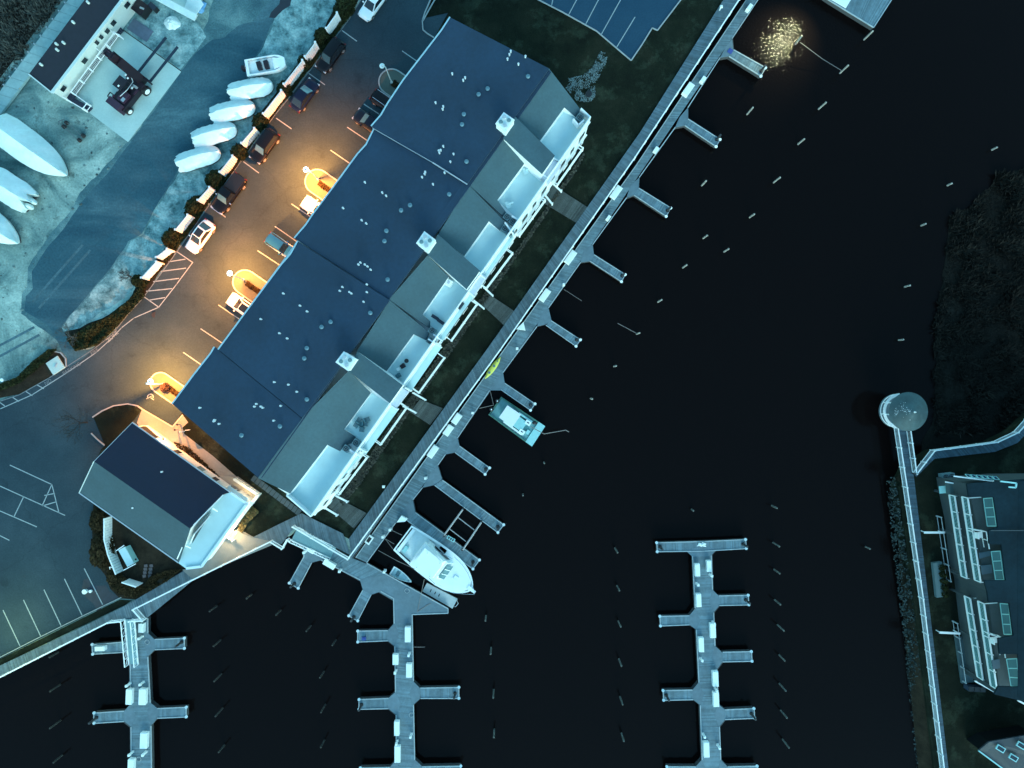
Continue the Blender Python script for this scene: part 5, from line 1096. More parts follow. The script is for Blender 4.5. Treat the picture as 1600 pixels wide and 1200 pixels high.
make_car('parked_car', 'black sports utility car just below the navy sedan', 'car', 'black', L=4.6, Hh=1.62, style='suv', px=(413, 228), d=AL, ws='glassl')
make_car('pickup_truck', 'black pickup truck with covered bed above the white car', 'pickup truck', 'black', L=5.5, Wd=1.98, Hh=1.8, style='pickup', px=(357, 302), d=AL, ws='glassl')
make_car('parked_car', 'white car with dark glass sunroof parked by the hatched zone', 'car', 'white', L=4.5, Hh=1.5, px=(312, 369), d=AL, sunroof=True)
ND = (-.82, -.57)
make_car('parked_car', 'black car with silver roof rails half under the roof edge', 'car', 'black', L=4.6, Hh=1.6, style='suv', px=(605, 162), d=(.82, .57), rails=True)
make_car('parked_car', 'ink blue car with teal rear glass half under the roof edge', 'car', 'ink', L=4.4, px=(577, 191), d=ND, ws='glassl')
make_car('parked_car', 'white car beside the upper lit island, half under the roof', 'car', 'white', L=4.5, px=(496, 328), d=ND, sunroof=True, ws='membrane')
make_car('parked_car', 'slate blue small car between two stall lines near the roof edge', 'car', 'blue', L=4.1, Wd=1.75, style='suv', Hh=1.5, px=(438, 384), d=(.82, .57))
make_car('parked_car', 'white car with dark sunroof below the middle lit island', 'car', 'white', L=4.5, px=(380, 480), d=ND, sunroof=True)

# ------------------------------------------------------------------ traffic islands and street lamps
def island(label, c_, r_, L_, lit, bed):
    d = (.82, .57); nn = (-.57, .82); pts = []
    for i in range(13):
        a = math.pi*i/12-math.pi/2; pts.append((c_[0]-d[0]*r_*math.cos(a)+nn[0]*r_*math.sin(a), c_[1]-d[1]*r_*math.cos(a)+nn[1]*r_*math.sin(a)))
    pts += [(c_[0]+d[0]*L_+nn[0]*r_, c_[1]+d[1]*L_+nn[1]*r_), (c_[0]+d[0]*L_-nn[0]*r_, c_[1]+d[1]*L_-nn[1]*r_)]
    root = thing('traffic_island', label, 'traffic island', W(*c_)); obj('paving', MB().prism([W(*p) for p in pts], .0, .10), M['islandtop'], parent=root)
    obj('kerb', MB().add([], []) if False else trim(MB(), pts, .085, .17, .15, True), M['kerb'], parent=root)
    q = (c_[0]+d[0]*bed[0], c_[1]+d[1]*bed[0]); b2 = (c_[0]+d[0]*(bed[0]+bed[1]), c_[1]+d[1]*(bed[0]+bed[1])); wdt = bed[2]
    P = [(q[0]-nn[0]*wdt, q[1]-nn[1]*wdt), (b2[0]-nn[0]*wdt, b2[1]-nn[1]*wdt), (b2[0]+nn[0]*wdt, b2[1]+nn[1]*wdt), (q[0]+nn[0]*wdt, q[1]+nn[1]*wdt)]
    obj('mulch_bed', MB().slab([W(*p, .13) for p in P], .04), M['mulch'], parent=root); obj('low_plants', leafmass(P, .12, .35, 260, .11, 3), M['leafbr'], parent=root)
    return root
M['islandtop'] = mat('island_paving', (.075, .090, .075), .8, .08, 3)
island('unlit grey traffic island with white lamp post near the top', (612, 128), 20, 40, False, (2, 30, 5))
island('upper of the three lit islands, beside the white car', (496, 284), 19, 45, True, (2, 40, 4))
island('middle lit island below the slate blue car', (383, 441), 19, 45, True, (2, 40, 4))
island('lowest lit island next to the wheelchair mark', (251, 598), 16, 45, True, (16, 30, 4))
bt = thing('island_shrub', 'dark red shrub on the lowest lit island', 'shrub', W(260, 606)); _lb = leafball(.55, .55, 1.0, 350, .12, 31); _q = W(260, 606, .1); _lb.v = [(v[0]+_q.x, v[1]+_q.y, v[2]+.1) for v in _lb.v]
obj('foliage', _lb, M['maroonl'] if False else mat('red_leaves', (.02, .005, .004), .8, .3, 3, island=.5), parent=bt)
obj('stem', MB().cyl(W(260, 606, .1), W(260, 606, .7), .05), M['bark'], parent=bt)

def batwing(l_):
    # street luminaire distribution: throws more light sideways than straight down
    l_.use_nodes = True; t = l_.node_tree; em = next(n for n in t.nodes if n.type == 'EMISSION'); tc = t.nodes.new('ShaderNodeTexCoord'); sp = t.nodes.new('ShaderNodeSeparateXYZ')
    ab = t.nodes.new('ShaderNodeMath'); ab.operation = 'ABSOLUTE'; mx = t.nodes.new('ShaderNodeMath'); mx.operation = 'MAXIMUM'; mx.inputs[1].default_value = .34; pw = t.nodes.new('ShaderNodeMath'); pw.operation = 'POWER'; pw.inputs[1].default_value = -0.35
    t.links.new(tc.outputs['Normal'], sp.inputs[0]); t.links.new(sp.outputs[2], ab.inputs[0]); t.links.new(ab.outputs[0], mx.inputs[0]); t.links.new(mx.outputs[0], pw.inputs[0]); t.links.new(pw.outputs[0], em.inputs['Strength'])
def lamp(label, head, base, z, lit, power=0, col=(1.0, .30, .055)):
    H = W(*head, z); Bp = W(*base, .12); Bp.z = .12; root = thing('street_lamp', label, 'street lamp', Bp, 'street lamps on the traffic islands')
    obj('base', MB().cyl(Bp, Bp+Vector((0, 0, .35)), .17, .12, 10), M['lampw'], parent=root)
    k = MB(); k.cyl(Bp, Bp+Vector((0, 0, z-.1)), .085, .065, 8); top = Bp+Vector((0, 0, z-.1)); mid_ = (top+H)/2+Vector((0, 0, .35))
    obj('pole', k, M['lampw'], parent=root); obj('arm', MB().path([top, top.lerp(mid_, .6)+Vector((0, 0, .12)), mid_.lerp(H, .5)+Vector((0, 0, .05)), H], .05), M['lampw'], parent=root)
    hd = obj('lamp_head', MB().cyl(H+Vector((0, 0, .05)), H+Vector((0, 0, .16)), .22, .14, 12), M['lampw'], parent=root, smooth=True)
    obj('lens', MB().dome((H.x, H.y, H.z+.0), .33, .33, .15, 14, 4), M['litglobe'] if lit else M['boxwhite'], parent=root, smooth=True)
    if lit:
        ld_ = bpy.data.lights.new('lamp_glow', 'SPOT'); ld_.energy = power; ld_.color = col; ld_.shadow_soft_size = .12; ld_.spot_size = R(166); ld_.spot_blend = .35; batwing(ld_)
        lo = bpy.data.objects.new('lamp_glow', ld_); link(lo); lo.parent = root; lo.location = (H-Bp)-Vector((0, 0, .12))
    return root
LP = 4300
lamp('white unlit lamp post curving over the top island', (597, 103), (612, 129), 4.3, False)
lamp('upper lit street lamp beside the white car island', (478, 265), (497, 280), 4.3, True, LP)
lamp('middle lit street lamp above the white car with sunroof', (359, 427), (381, 437), 4.3, True, LP)
lamp('lowest lit street lamp above the wheelchair mark', (235, 596), (256, 600), 4.3, True, LP*.85, (1.0, .33, .055))
# wall lantern lights on the small house (they light the cream railing)
def wall_lamp(label, px, z, power, col=(1.0, .66, .30)):
    q = W(*px, z); r = thing('wall_lantern', label, 'wall lamp', q, 'lanterns on the small house'); obj('lantern', MB().box(q, (.16, .16, .24)), M['warmbulb'], parent=r); obj('hood', MB().box(q+Vector((0, 0, .16)), (.24, .24, .06), 0, .6), M['black'], parent=r)
    l_ = bpy.data.lights.new('lantern_glow', 'POINT'); l_.energy = power; l_.color = col; l_.shadow_soft_size = .1; lo = bpy.data.objects.new('lantern_glow', l_); link(lo); lo.parent = r; lo.location = (.0, 0, -.25)
wall_lamp('lantern on the patio wall near the cream canopy', (376, 776), 2.2, 200)
wall_lamp('lantern above the deck steps on the small house', (353, 836), 2.3, 150)
wall_lamp('lantern near the upper corner of the small house', (256, 686), 2.3, 40, (1.0, .60, .34))
# lamp just outside the lower left corner (its green-yellow pool reaches the stalls)
lp = lamp('street lamp just outside the lower left corner of the picture', (-34, 1010), (-22, 1020), 6.0, True, 300, (.85, 1.0, .30)); lp['group'] = 'street lamps at the car park edge'
# unseen lamp added over the upper right dock to make the water glint
q = W(1256, 18, ZW); fr_ = thing('glint_lamp', 'unseen lamp added over the upper right dock for the water glint', 'added lamp', Vector((q.x+.6, q.y+3.2, ZD+.3)))
src = Vector((q.x+.3, q.y+.2, ZW+7.5)); b_ = Vector((q.x+1.2, q.y+3.2, ZD+.3))
obj('pole', MB().cyl(b_, Vector((b_.x, b_.y, src.z+.3)), .08, .06), M['galv'], parent=fr_); obj('arm', MB().cyl(Vector((b_.x, b_.y, src.z+.3)), src+Vector((0, 0, .3)), .05), M['galv'], parent=fr_)
obj('hood', MB().cyl(src+Vector((0, 0, .1)), src+Vector((0, 0, .34)), .32, .14, 12), M['galv'], parent=fr_)
l_ = bpy.data.lights.new('glint_light', 'SPOT'); l_.energy = 3200; l_.color = (1.0, 1.0, .55); l_.shadow_soft_size = .16; l_.spot_size = R(74); l_.spot_blend = 1.0
lo = bpy.data.objects.new('glint_light', l_); link(lo); tgt = W(1222, 66, ZW); lo.parent = fr_; lo.location = src-Vector((0, 0, .1))-fr_.location; lo.rotation_euler = (src-tgt).to_track_quat('Z', 'Y').to_euler()

# ------------------------------------------------------------------ dock furniture
bx = local('dock_box', '', 'dock box', 'white dock boxes'); obj('chest', MB().box((0, 0, .28), (1.0, .96, .56)), M['boxwhite'], parent=bx); obj('lid', MB().box((0, 0, .60), (1.03, 1.0, .10), 0, .93), M['boxwhite'], parent=bx); u = []
ZT = ZD+.31
shorea = pang(-.575, .82); 
boxes = []
for i, (p, L_, w_) in enumerate([((1074, 142), 21, 10), ((962, 302), 21, 10), ((891, 403), 22, 10), ((851, 462), 20, 10), ((714, 654), 17, 10), ((701, 672), 17, 10), ((677, 705), 20, 10)]):
    boxes.append((p, L_, w_, shorea, '%s long white dock box from the top on the long dock' % ['first', 'second', 'third', 'fourth', 'fifth', 'sixth', 'seventh'][i]))
for i, (p, L_, w_) in enumerate([((1169, 15), 11, 6), ((1097, 127), 10, 6), ((1024, 236), 9, 6), ((950, 342), 8, 5)]):
    boxes.append((p, L_, w_, shorea, '%s short white locker from the top on the long dock outer edge' % names[i]))
boxes += [((487, 858), 12, 7, pang(.87, .5), 'white box against the rail at the foot of the teal ramp'), ((516, 880), 19, 9, pang(.87, .5), 'white dock box on the edge just right of the short finger'),
 ((638, 989), 23, 9, R(90), 'white dock box at the top right of the centre dock'), ((619, 1028), 16, 9, R(90), 'white dock box at the left edge above the small pedestal on the centre dock'), ((640, 1045), 21, 9, R(90), 'rounded white dock box on the right edge of the centre dock'), ((621, 1135), 22, 8, R(90), 'upper of the two lower left dock boxes on the centre dock'), ((622, 1175), 25, 9, R(90), 'lowest left dock box on the centre dock'),
 ((224, 979), 14, 8, R(88), 'white dock box at the head of the left dock'), ((160, 1011), 15, 7, R(3), 'white dock box lying on the upper left finger of the left dock'), ((205, 1086), 23, 9, R(88), 'left of the two facing dock boxes on the left dock'), ((226, 1086), 24, 11, R(88), 'right of the two facing dock boxes on the left dock'), ((228, 1154), 24, 11, R(88), 'dock box on the right edge below the lower fingers of the left dock'), ((208, 1194), 22, 9, R(88), 'dock box at the very bottom of the left dock'),
 ((1088, 889), 19, 8, R(92), 'topmost left dock box on the right dock'), ((1106, 883), 17, 7, R(92), 'topmost right dock box on the right dock'), ((1090, 936), 20, 8, R(92), 'rounded dock box above the first left finger of the right dock'), ((1112, 983), 22, 9, R(92), 'dock box on the right edge below the first right finger'), ((1094, 1005), 22, 8, R(92), 'dock box on the left edge below the first left finger'), ((1116, 1058), 23, 9, R(92), 'upper of two dock boxes in line on the right dock'), ((1117, 1090), 22, 9, R(92), 'lower of two dock boxes in line on the right dock'), ((1102, 1168), 23, 9, R(92), 'lowest dock box on the right dock')]
for p, L_, w_, a, lb in boxes:
    k = (HC-ZD)/FPX; put(bx, u, W(*p, ZT), a, lb, (L_*k, w_*k, 1))
tri = []
for p, q_, lb in [((815, 510), [(807, 514), (818, 503), (821, 516)], 'triangular white corner locker beside the fifth finger'), ((629, 811), [(620, 816), (627, 806), (637, 811), (633, 815)], 'triangular white corner locker at the root of the sport boat berth')]:
    tag(obj('corner_locker', MB().prism([W(*v, ZT+.5) for v in q_], ZT, ZT+.5).prism([W(*v, ZT+.5)*1.0 for v in q_], ZT+.505, ZT+.56), M['boxwhite'], at=W(*p, ZT)), lb, 'locker')
ped = local('power_pedestal', '', 'power pedestal', 'white power pedestals on the docks'); obj('post', MB().box((0, 0, .42), (.22, .22, .84)), M['boxwhite'], parent=ped); obj('head', MB().box((0, 0, .95), (.32, .32, .26), 0, .8), M['boxwhite'], parent=ped); obj('base_plate', MB().box((0, 0, .02), (.36, .36, .04)), M['galv'], parent=ped); u = []
rows = {'long dock': [(880, 446), (808, 545), (739, 645), (666, 746), (611, 826), (600, 837)], 'quay corner dock': [(478, 861), (533, 890), (602, 891)], 'centre dock': [(640, 1020), (619, 1047), (643, 1146), (621, 1157)], 'left dock': [(223, 994), (204, 1067), (225, 1065), (208, 1174), (229, 1174)], 'right dock': [(1109, 897), (1088, 911), (1113, 971), (1094, 1028), (1117, 1075), (1098, 1146), (1121, 1163)]}
for rn, lst in rows.items():
    lst = sorted(lst, key=lambda v: v[1])
    for i, p in enumerate(lst): put(ped, u, W(*p, ZT), random.uniform(-.2, .2), '%s white power pedestal from the top on the %s' % (names[i], rn))

# pilings in the open water, each leaning outwards only by perspective
pl = local('mooring_piling', '', 'piling', 'wooden mooring pilings in the water'); obj('shaft', MB().cyl((0, 0, -2.5), (0, 0, 2.3), .12, .11, 9), M['pile'], parent=pl); obj('cap', MB().cyl((0, 0, 2.3), (0, 0, 2.42), .12, .05, 9), M['boxwhite'] if False else M['pile'], parent=pl); u = []
PR = {'outer diagonal row': [(1357, 55), (1319, 108), (1285, 165), (1252, 221), (1214, 281), (1175, 337), (1135, 391)], 'inner diagonal row': [(1248, 62), (1172, 173), (1100, 286), (1102, 370), (1070, 416), (1031, 470), (997, 521), (961, 572), (924, 623)],
      'far right water': [(1554, 232), (1484, 288), (1443, 351), (1418, 447), (1408, 531)], 'row left of the right dock': [(963, 860), (966, 919), (968, 975), (969, 1035), (971, 1095), (973, 1152)],
      'row right of the right dock': [(1210, 792), (1213, 851), (1214, 893), (1215, 941), (1220, 981), (1222, 1028), (1223, 1074), (1225, 1116), (1228, 1162)], 'row right of the centre dock': [(759, 966), (767, 1017), (771, 1084), (772, 1146)],
      'row left of the centre dock': [(435, 957), (482, 982), (522, 1004), (503, 1054), (505, 1107), (504, 1162)], 'row right of the left dock': [(389, 932), (333, 951), (339, 1005), (340, 1059), (342, 1113), (346, 1170)], 'row left of the left dock': [(84, 1023), (86, 1075), (86, 1132), (90, 1186)], 'middle of the channel': [(850, 723), (817, 773), (1082, 797), (1356, 856)]}
NM = ['first', 'second', 'third', 'fourth', 'fifth', 'sixth', 'seventh', 'eighth', 'ninth', 'tenth']
for rn, lst in PR.items():
    lst = sorted(lst, key=lambda v: v[1]); 
    for i, p in enumerate(lst):
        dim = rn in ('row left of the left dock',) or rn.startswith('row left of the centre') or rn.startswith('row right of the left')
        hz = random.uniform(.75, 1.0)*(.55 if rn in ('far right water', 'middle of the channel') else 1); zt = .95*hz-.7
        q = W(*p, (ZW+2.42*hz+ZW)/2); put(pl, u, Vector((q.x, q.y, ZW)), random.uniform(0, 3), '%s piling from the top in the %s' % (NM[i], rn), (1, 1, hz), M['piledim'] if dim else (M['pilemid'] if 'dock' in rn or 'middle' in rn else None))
        if rn in ('row left of the centre dock', 'row right of the left dock', 'row left of the left dock', 'row left of the right dock', 'row right of the centre dock', 'middle of the channel', 'row right of the right dock'):
            pass
dp = local('dock_piling', '', 'piling', 'dark pilings holding the finger piers'); obj('shaft', MB().cyl((0, 0, -1.5), (0, 0, 1.9), .15, .14, 10), M['piledark'], parent=dp); obj('hoop', MB().cyl((0, 0, .31), (0, 0, .40), .24, .24, 12), M['black'], parent=dp); u = []
DP = {'centre dock': [(711, 1083), (565, 1101), (553, 964), (460, 912)], 'left dock': [(284, 1003), (151, 1121)], 'right dock': [(1031, 854), (1161, 850), (1165, 937), (1041, 1086), (1174, 1115)], 'long dock': [(1120, 218), (1043, 329), (972, 431), (901, 531), (829, 633), (759, 733), (778, 823), (739, 878), (1189, 111)]}
for rn, lst in DP.items():
    lst = sorted(lst, key=lambda v: v[1])
    for i, p in enumerate(lst):
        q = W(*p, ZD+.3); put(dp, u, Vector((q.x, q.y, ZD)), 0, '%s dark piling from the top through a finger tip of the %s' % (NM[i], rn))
# ropes and odd things in the water
def rope(label, pts, r_=.035, name='mooring_line'):
    P = [W(*p) for p in pts]; return tag(obj(name, MB().path(P, r_, 5), M['rope'], at=P[0]), label, 'rope')
rope('thin line slung between two outer pilings near the light reflection', [(1250, 66, .1), (1285, 92, -.8), (1316, 111, .0)])
rope('upper mooring line from the dock to the sport boat stern', [(613, 829, ZT), (628, 836, -.3)]); rope('middle mooring line from the dock to the sport boat stern', [(602, 842, ZT), (616, 850, -.3)]); rope('crossed mooring line at the sport boat stern', [(602, 842, ZT), (614, 858, -.3)])
rope('long mooring line from the dock to the sport boat side', [(591, 860, ZT), (622, 877, -.6), (648, 889, -.2)]); rope('mooring line crossing the grey float', [(663, 905, -.2), (652, 957, ZT)]); rope('loose rope lying on the triangular dock end', [(652, 956, ZT+.02), (664, 948, ZT+.02), (666, 946, ZT+.02), (673, 943, ZT+.02)])
rope('upper mooring line of the green work boat', [(766, 611, ZT), (771, 632, -.6)]); rope('lower mooring line of the green work boat', [(749, 638, ZT), (771, 633, -.6)])
rope('short floating pole beside a piling off the fifth finger', [(965, 505, ZW+.02), (995, 521, ZW+.05)], .04, 'floating_pole'); rope('short pole sticking out from the centre dock edge', [(646, 1011, ZT), (664, 1011, ZW+.1)], .04, 'floating_pole'); rope('thin floating line off the fourth finger', [(881, 452, ZW+.02), (909, 470, ZW+.02)], .03)
k = MB(); q = W(577, 843, ZT); hb2 = thing('dock_hatch', 'white framed square hatch beside the boardwalk railing', 'hatch', q)
obj('frame', MB().box(q+Vector((0, 0, .1)), (1.15, .75, .2), shorea), M['boxwhite'], parent=hb2); obj('opening', MB().box(q+Vector((0, 0, .205)), (.7, .42, .02), shorea), M['black'], parent=hb2)
q = W(569, 997, ZT); tag(obj('blue_crate', MB().box(q+Vector((0, 0, .15)), (.5, .4, .3)).box(q+Vector((0, 0, .31)), (.3, .2, .04)), M['bluep'], at=q), 'small blue crate on the upper left finger of the centre dock', 'crate')
q = W(1141, 80, ZT); tag(obj('dark_mat', MB().box(q+Vector((0, 0, .04)), (.6, .6, .05), shorea), M['bluep'], at=q), 'dark blue mat at the root of the topmost finger', 'mat')
q = W(1097, 850, ZT); r = thing('line_bundle', 'bundle of white lines on the head of the right dock', 'rope bundle', q); k = MB()
for i in range(6): k.path([q+Vector((random.uniform(-.7, .7), random.uniform(-.3, .3), .06+.03*i)), q+Vector((random.uniform(-.7, .7), random.uniform(-.3, .3), .1+.03*i)), q+Vector((random.uniform(-.7, .7), random.uniform(-.3, .3), .06+.03*i))], .07)
obj('coil', k, M['boxwhite'], parent=r)
for p, lb in [((230, 1003), 'hose coil near the top of the left dock'), ((219, 1073), 'hose coil between the dock boxes of the left dock'), ((217, 1186), 'hose coil at the bottom of the left dock'), ((1096, 129), 'hose coil beside the second short locker of the long dock'), ((643, 1117), 'pale hose coil on the centre dock below the right finger'), ((636, 923), 'hose coil on the dock below the dinghy')]:
    q = W(*p, ZT+.03); k = MB(); pts = [q+Vector((.3*math.cos(a*.7), .3*math.sin(a*.7), .02*a*.2)) for a in range(12)]; k.path(pts, .035, 5); tag(obj('hose_coil', k, M['trimwood'], at=q), lb, 'hose', 'hose coils on the docks')
# boat lift frame
bl = thing('boat_lift', 'open steel boat lift frame between the two lowest finger piers', 'boat lift', W(722, 828, ZD))
for a, b_ in (((723, 796), (694, 836)), ((752, 816), (723, 859))): obj('lift_beam', MB().cyl(W(*a, .0), W(*b_, .0), .11, n=8), M['liftst'] if 'liftst' in M else M.setdefault('liftst', mat('lift_steel', (.34, .32, .32), .5)), parent=bl)
for a, b_ in (((715, 808), (741, 828)), ((702, 826), (728, 846))): obj('cross_bunk', MB().beam(W(*a, -.4), W(*b_, -.4), .10, .1), M['liftst'], parent=bl)
for p in ((723, 796), (752, 816), (694, 838), (722, 860)):
    q = W(*p, .0); obj('lift_post', MB().cyl(Vector((q.x, q.y, ZW-1)), q, .12, n=8), M['piledark'], parent=bl)
q = W(705, 841, ZT); r = thing('step_stand', 'white frame with dark slots beside the boat lift', 'dock step', q); an = pang(.85, .5)
obj('frame', MB().box(q+Vector((0, 0, .35)), (1.1, .45, .12), an), M['tealpale'], parent=r)
for s in (-.3, 0, .3): obj('slot', MB().box(q+Vector((s*math.cos(an), s*math.sin(an), .42)), (.18, .26, .03), an), M['black'], parent=r)
for s in (-.45, .45): obj('leg', MB().box(q+Vector((s*math.cos(an), s*math.sin(an), .15)), (.08, .35, .3), an), M['galv'], parent=r)

# ------------------------------------------------------------------ boats afloat
# sport fishing boat
sf = local('sport_boat', 'large white sport fishing boat with flying bridge in its berth', 'boat'); L_ = 11.2; mb = MB(); ring = hull(mb, L_, 4.75, -.3, 1.25, flare=.84, n=40, full=True)
obj('hull', mb, M['gel'], parent=sf, smooth=True)
k = MB(); ra = deckring(ring, 1.0, 1.25); rb = [Vector((p[0]*.965-.02, p[1]*.88, 1.25)) for p in ring]; m_ = len(ra); k.add([*ra, *rb], [(i, (i+1) % m_, m_+(i+1) % m_, m_+i) for i in range(m_)]); obj('gunwale', k, M['gel'], parent=sf)
k = MB(); nose = [Vector((x, y, 1.30-.02*abs(y))) for x, y in ((.0, -2.1), (1.2, -2.1), (2.6, -1.9), (3.8, -1.5), (4.7, -.95), (5.3, 0), (4.7, .95), (3.8, 1.5), (2.6, 1.9), (1.2, 2.1), (.0, 2.1))]; k.slab(nose, .1); obj('foredeck', k, M['gel'], parent=sf)
k = MB(); k.slab([Vector((-5.2, -1.75, .85)), Vector((-1.0, -2.0, .85)), Vector((-1.0, 2.0, .85)), Vector((-5.2, 1.75, .85))], .1); obj('cockpit_sole', k, M['geldeck'], parent=sf)
k = MB(); k.slab([Vector((-5.25, -1.7, 1.28)), Vector((-4.8, -1.75, 1.28)), Vector((-4.8, 1.75, 1.28)), Vector((-5.25, 1.7, 1.28))], .3); obj('transom', k, M['gel'], parent=sf)
def tapered(x0, x1, w0, w1, z0, z1, in_=.12, fwd=.3):
    b_ = [(x0, -w0), (x1, -w1), (x1, w1), (x0, w0)]; t_ = [(x0+in_, -w0+in_), (x1-fwd, -w1+in_), (x1-fwd, w1-in_), (x0+in_, w0-in_)]
    return MB().add([(x, y, z0) for x, y in b_]+[(x, y, z1) for x, y in t_], [(0, 1, 5, 4), (1, 2, 6, 5), (2, 3, 7, 6), (3, 0, 4, 7), (4, 5, 6, 7)])
obj('saloon', tapered(-2.6, 1.9, 1.85, 1.35, .8, 2.45, .15, 1.0), M['gel'], parent=sf)
obj('flybridge', tapered(-3.0, .6, 1.75, 1.35, 2.46, 3.1, .1, .25), M['gel'], parent=sf)
obj('hardtop', MB().slab([Vector((-2.6, -1.4, 3.9)), Vector((.1, -1.3, 3.9)), Vector((.4, -.9, 3.9)), Vector((.4, .9, 3.9)), Vector((.1, 1.3, 3.9)), Vector((-2.6, 1.4, 3.9))], .12), M['gel'], parent=sf)
for x, y in ((-2.0, -1.1), (-2.0, 1.1), (.0, -1.05), (.0, 1.05)): obj('hardtop_leg', MB().cyl((x, y, 3.0), (x, y, 4.2), .04, n=6), M['chrome'], parent=sf)
obj('windscreen', MB().add([(1.86, -1.02, 1.5), (1.86, 1.02, 1.5), (1.05, .98, 2.47), (1.05, -.98, 2.47)], [(0, 1, 2, 3)]), M['glassl'], parent=sf)
for o in (sf,): pass
k = MB(); 
for y in (-.35, .35): k.beam((1.9, y, 1.5), (1.08, y, 2.5), .08, .06)
obj('screen_mullion', k, M['gel'], parent=sf)
for s in (-1, 1): obj('side_window', MB().add([(-1.6, s*1.80, 1.5), (1.0, s*1.48, 1.5), (.5, s*1.42, 2.1), (-1.6, s*1.74, 2.1)], [(0, 1, 2, 3)]), M['glassd'], parent=sf)
obj('foredeck_hatch', MB().box((3.0, 0, 1.35), (.55, .55, .08)), M['geldeck'], parent=sf)
obj('bow_pulpit', MB().slab([Vector((4.9, -.28, 1.36)), Vector((6.1, -.16, 1.40)), Vector((6.1, .16, 1.40)), Vector((4.9, .28, 1.36))], .1), M['gel'], parent=sf)
k = MB()
for s in (-1, 1):
    pp = [(1.2, s*2.2, 1.95), (2.6, s*1.98, 1.98), (3.8, s*1.55, 2.0), (4.8, s*.95, 2.0), (6.0, s*.14, 2.0)]; k.path([Vector(p) for p in pp], .025, 5)
    for p in pp: k.cyl(p, (p[0], p[1], 1.28), .02, n=5)
obj('bow_rail', k, M['chrome'], parent=sf)
for x, y, a in ((-4.4, -1.0, 1.6),): obj('cooler', MB().box((x, y, 1.0), (.9, .5, .4), a), M['tealpale'], parent=sf)
obj('helm_seat', MB().box((-1.2, 0, 3.2), (.6, 1.2, .4)), M['geldeck'], parent=sf)
for s in (-1, 1): obj('outrigger', MB().cyl((-1.8, s*1.5, 2.4), (1.2, s*1.95, 2.2), .03, n=5), M['chrome'], parent=sf)
sf.location = W(683, 882, ZW); q = W(686, 883, ZW+1.5); sf.location = (q.x-.25, q.y+.1, ZW); sf.rotation_euler = (0, 0, pang(.80, .60))
# dinghy
dg_ = local('dinghy', 'small pale rowing dinghy tied beside the sport boat', 'dinghy'); mb = MB(); ring = hull(mb, 3.0, 1.25, .05, .6, flare=.7, pw=2.0, n=14, start=.2); obj('hull', mb, M['membrane'], parent=dg_)
k = MB(); ra = deckring(ring, 1.0, .6); rb = deckring(ring, .86, .6); m_ = len(ra); k.add([*ra, *rb], [(i, (i+1) % m_, m_+(i+1) % m_, m_+i) for i in range(m_)]); obj('gunwale', k, M['gel'], parent=dg_)
obj('sole', MB().sheet(deckring(ring, .84, .35)), M['membrane'], parent=dg_)
for x in (-1.0, -.15, .8): obj('thwart', MB().box((x, 0, .5), (.3, 1.0-max(0, x)*.5, .05)), M['membrane'], parent=dg_)
obj('seat_cushion', MB().box((-.55, 0, .48), (.45, .55, .08)), M['acgrey'], parent=dg_)
place(dg_, (628.5, 898.5), ZW, .86, .52)
# grey flat float
gf = thing('work_float', 'grey rectangular work float with three slots under the sport boat bow', 'float', W(683, 931, ZW)); q4 = [(667, 911), (715, 936), (707, 951), (660, 924)]
obj('deck', MB().slab([W(*p, ZW+.5) for p in q4], .12), mat('float_grey', (.42, .46, .46), .7, .08, 2), parent=gf); obj('pontoon', MB().prism([W(*p, ZW+.4) for p in q4], ZW-.2, ZW+.37), M['sub'], parent=gf)
for p in ((673, 923), (680, 926.5), (686, 930)): obj('slot', MB().box(W(*p, ZW+.51), (.12, .38, .03), pang(.9, .45)), M['black'], parent=gf)
obj('ladder', MB().path([W(714, 938, ZW+.5), W(716, 943, ZW+.9), W(712, 948, ZW+.9), W(710, 948, ZW+.5)], .04), M['chrome'], parent=gf)
# green work boat
wbx = thing('work_boat', 'square green work boat with white cabin roof and dark outboards', 'work boat', W(808, 658, ZW)); q4 = [(783, 620), (852, 666), (831, 698), (763, 648)]
obj('hull', MB().prism([W(*p, ZW+.7) for p in q4], ZW-.2, ZW+.62), M['tealhull'], parent=wbx)
def quadlerp(u_, v_, z):
    a, b_, c_, d_ = q4; x = (a[0]*(1-u_)+b_[0]*u_)*(1-v_)+(d_[0]*(1-u_)+c_[0]*u_)*v_; y = (a[1]*(1-u_)+b_[1]*u_)*(1-v_)+(d_[1]*(1-u_)+c_[1]*u_)*v_; return W(x, y, z)
def WB(u0, v0, u1, v1, z0, z1): return MB().prism([quadlerp(u0, v0, z1), quadlerp(u1, v0, z1), quadlerp(u1, v1, z1), quadlerp(u0, v1, z1)], z0, z1)
obj('deck', WB(.03, .05, .84, .95, ZW+.60, ZW+.66), M['teal'], parent=wbx); obj('bow_ramp', WB(.85, .0, 1.0, .99, ZW+.60, ZW+.78), M['tealpale'], parent=wbx)
obj('gunwale', WB(.0, .0, .85, .05, ZW+.6, ZW+.95), M['tealhull'], parent=wbx); obj('gunwale', WB(.0, .95, .85, 1.0, ZW+.6, ZW+.95), M['tealhull'], parent=wbx)
obj('cabin', WB(.22, .24, .46, .76, ZW+.6, ZW+1.9), M['teal'], parent=wbx); obj('cabin_roof', WB(.19, .16, .50, .82, ZW+1.9, ZW+2.0), mat('cabin_roof_grey', (.70, .72, .75), .6), parent=wbx)
obj('console', WB(.50, .28, .68, .76, ZW+.6, ZW+1.2), M['tealpale'], parent=wbx)
for v in (.24, .70): s = obj('seat', WB(.64, v-.05, .75, v+.14, ZW+.6, ZW+1.25), M['boxwhite'], parent=wbx); obj('seat_slot', MB().box(quadlerp(.695, v+.04, ZW+1.26), (.3, .12, .03), pang(.82, .57)), M['black'], parent=s)
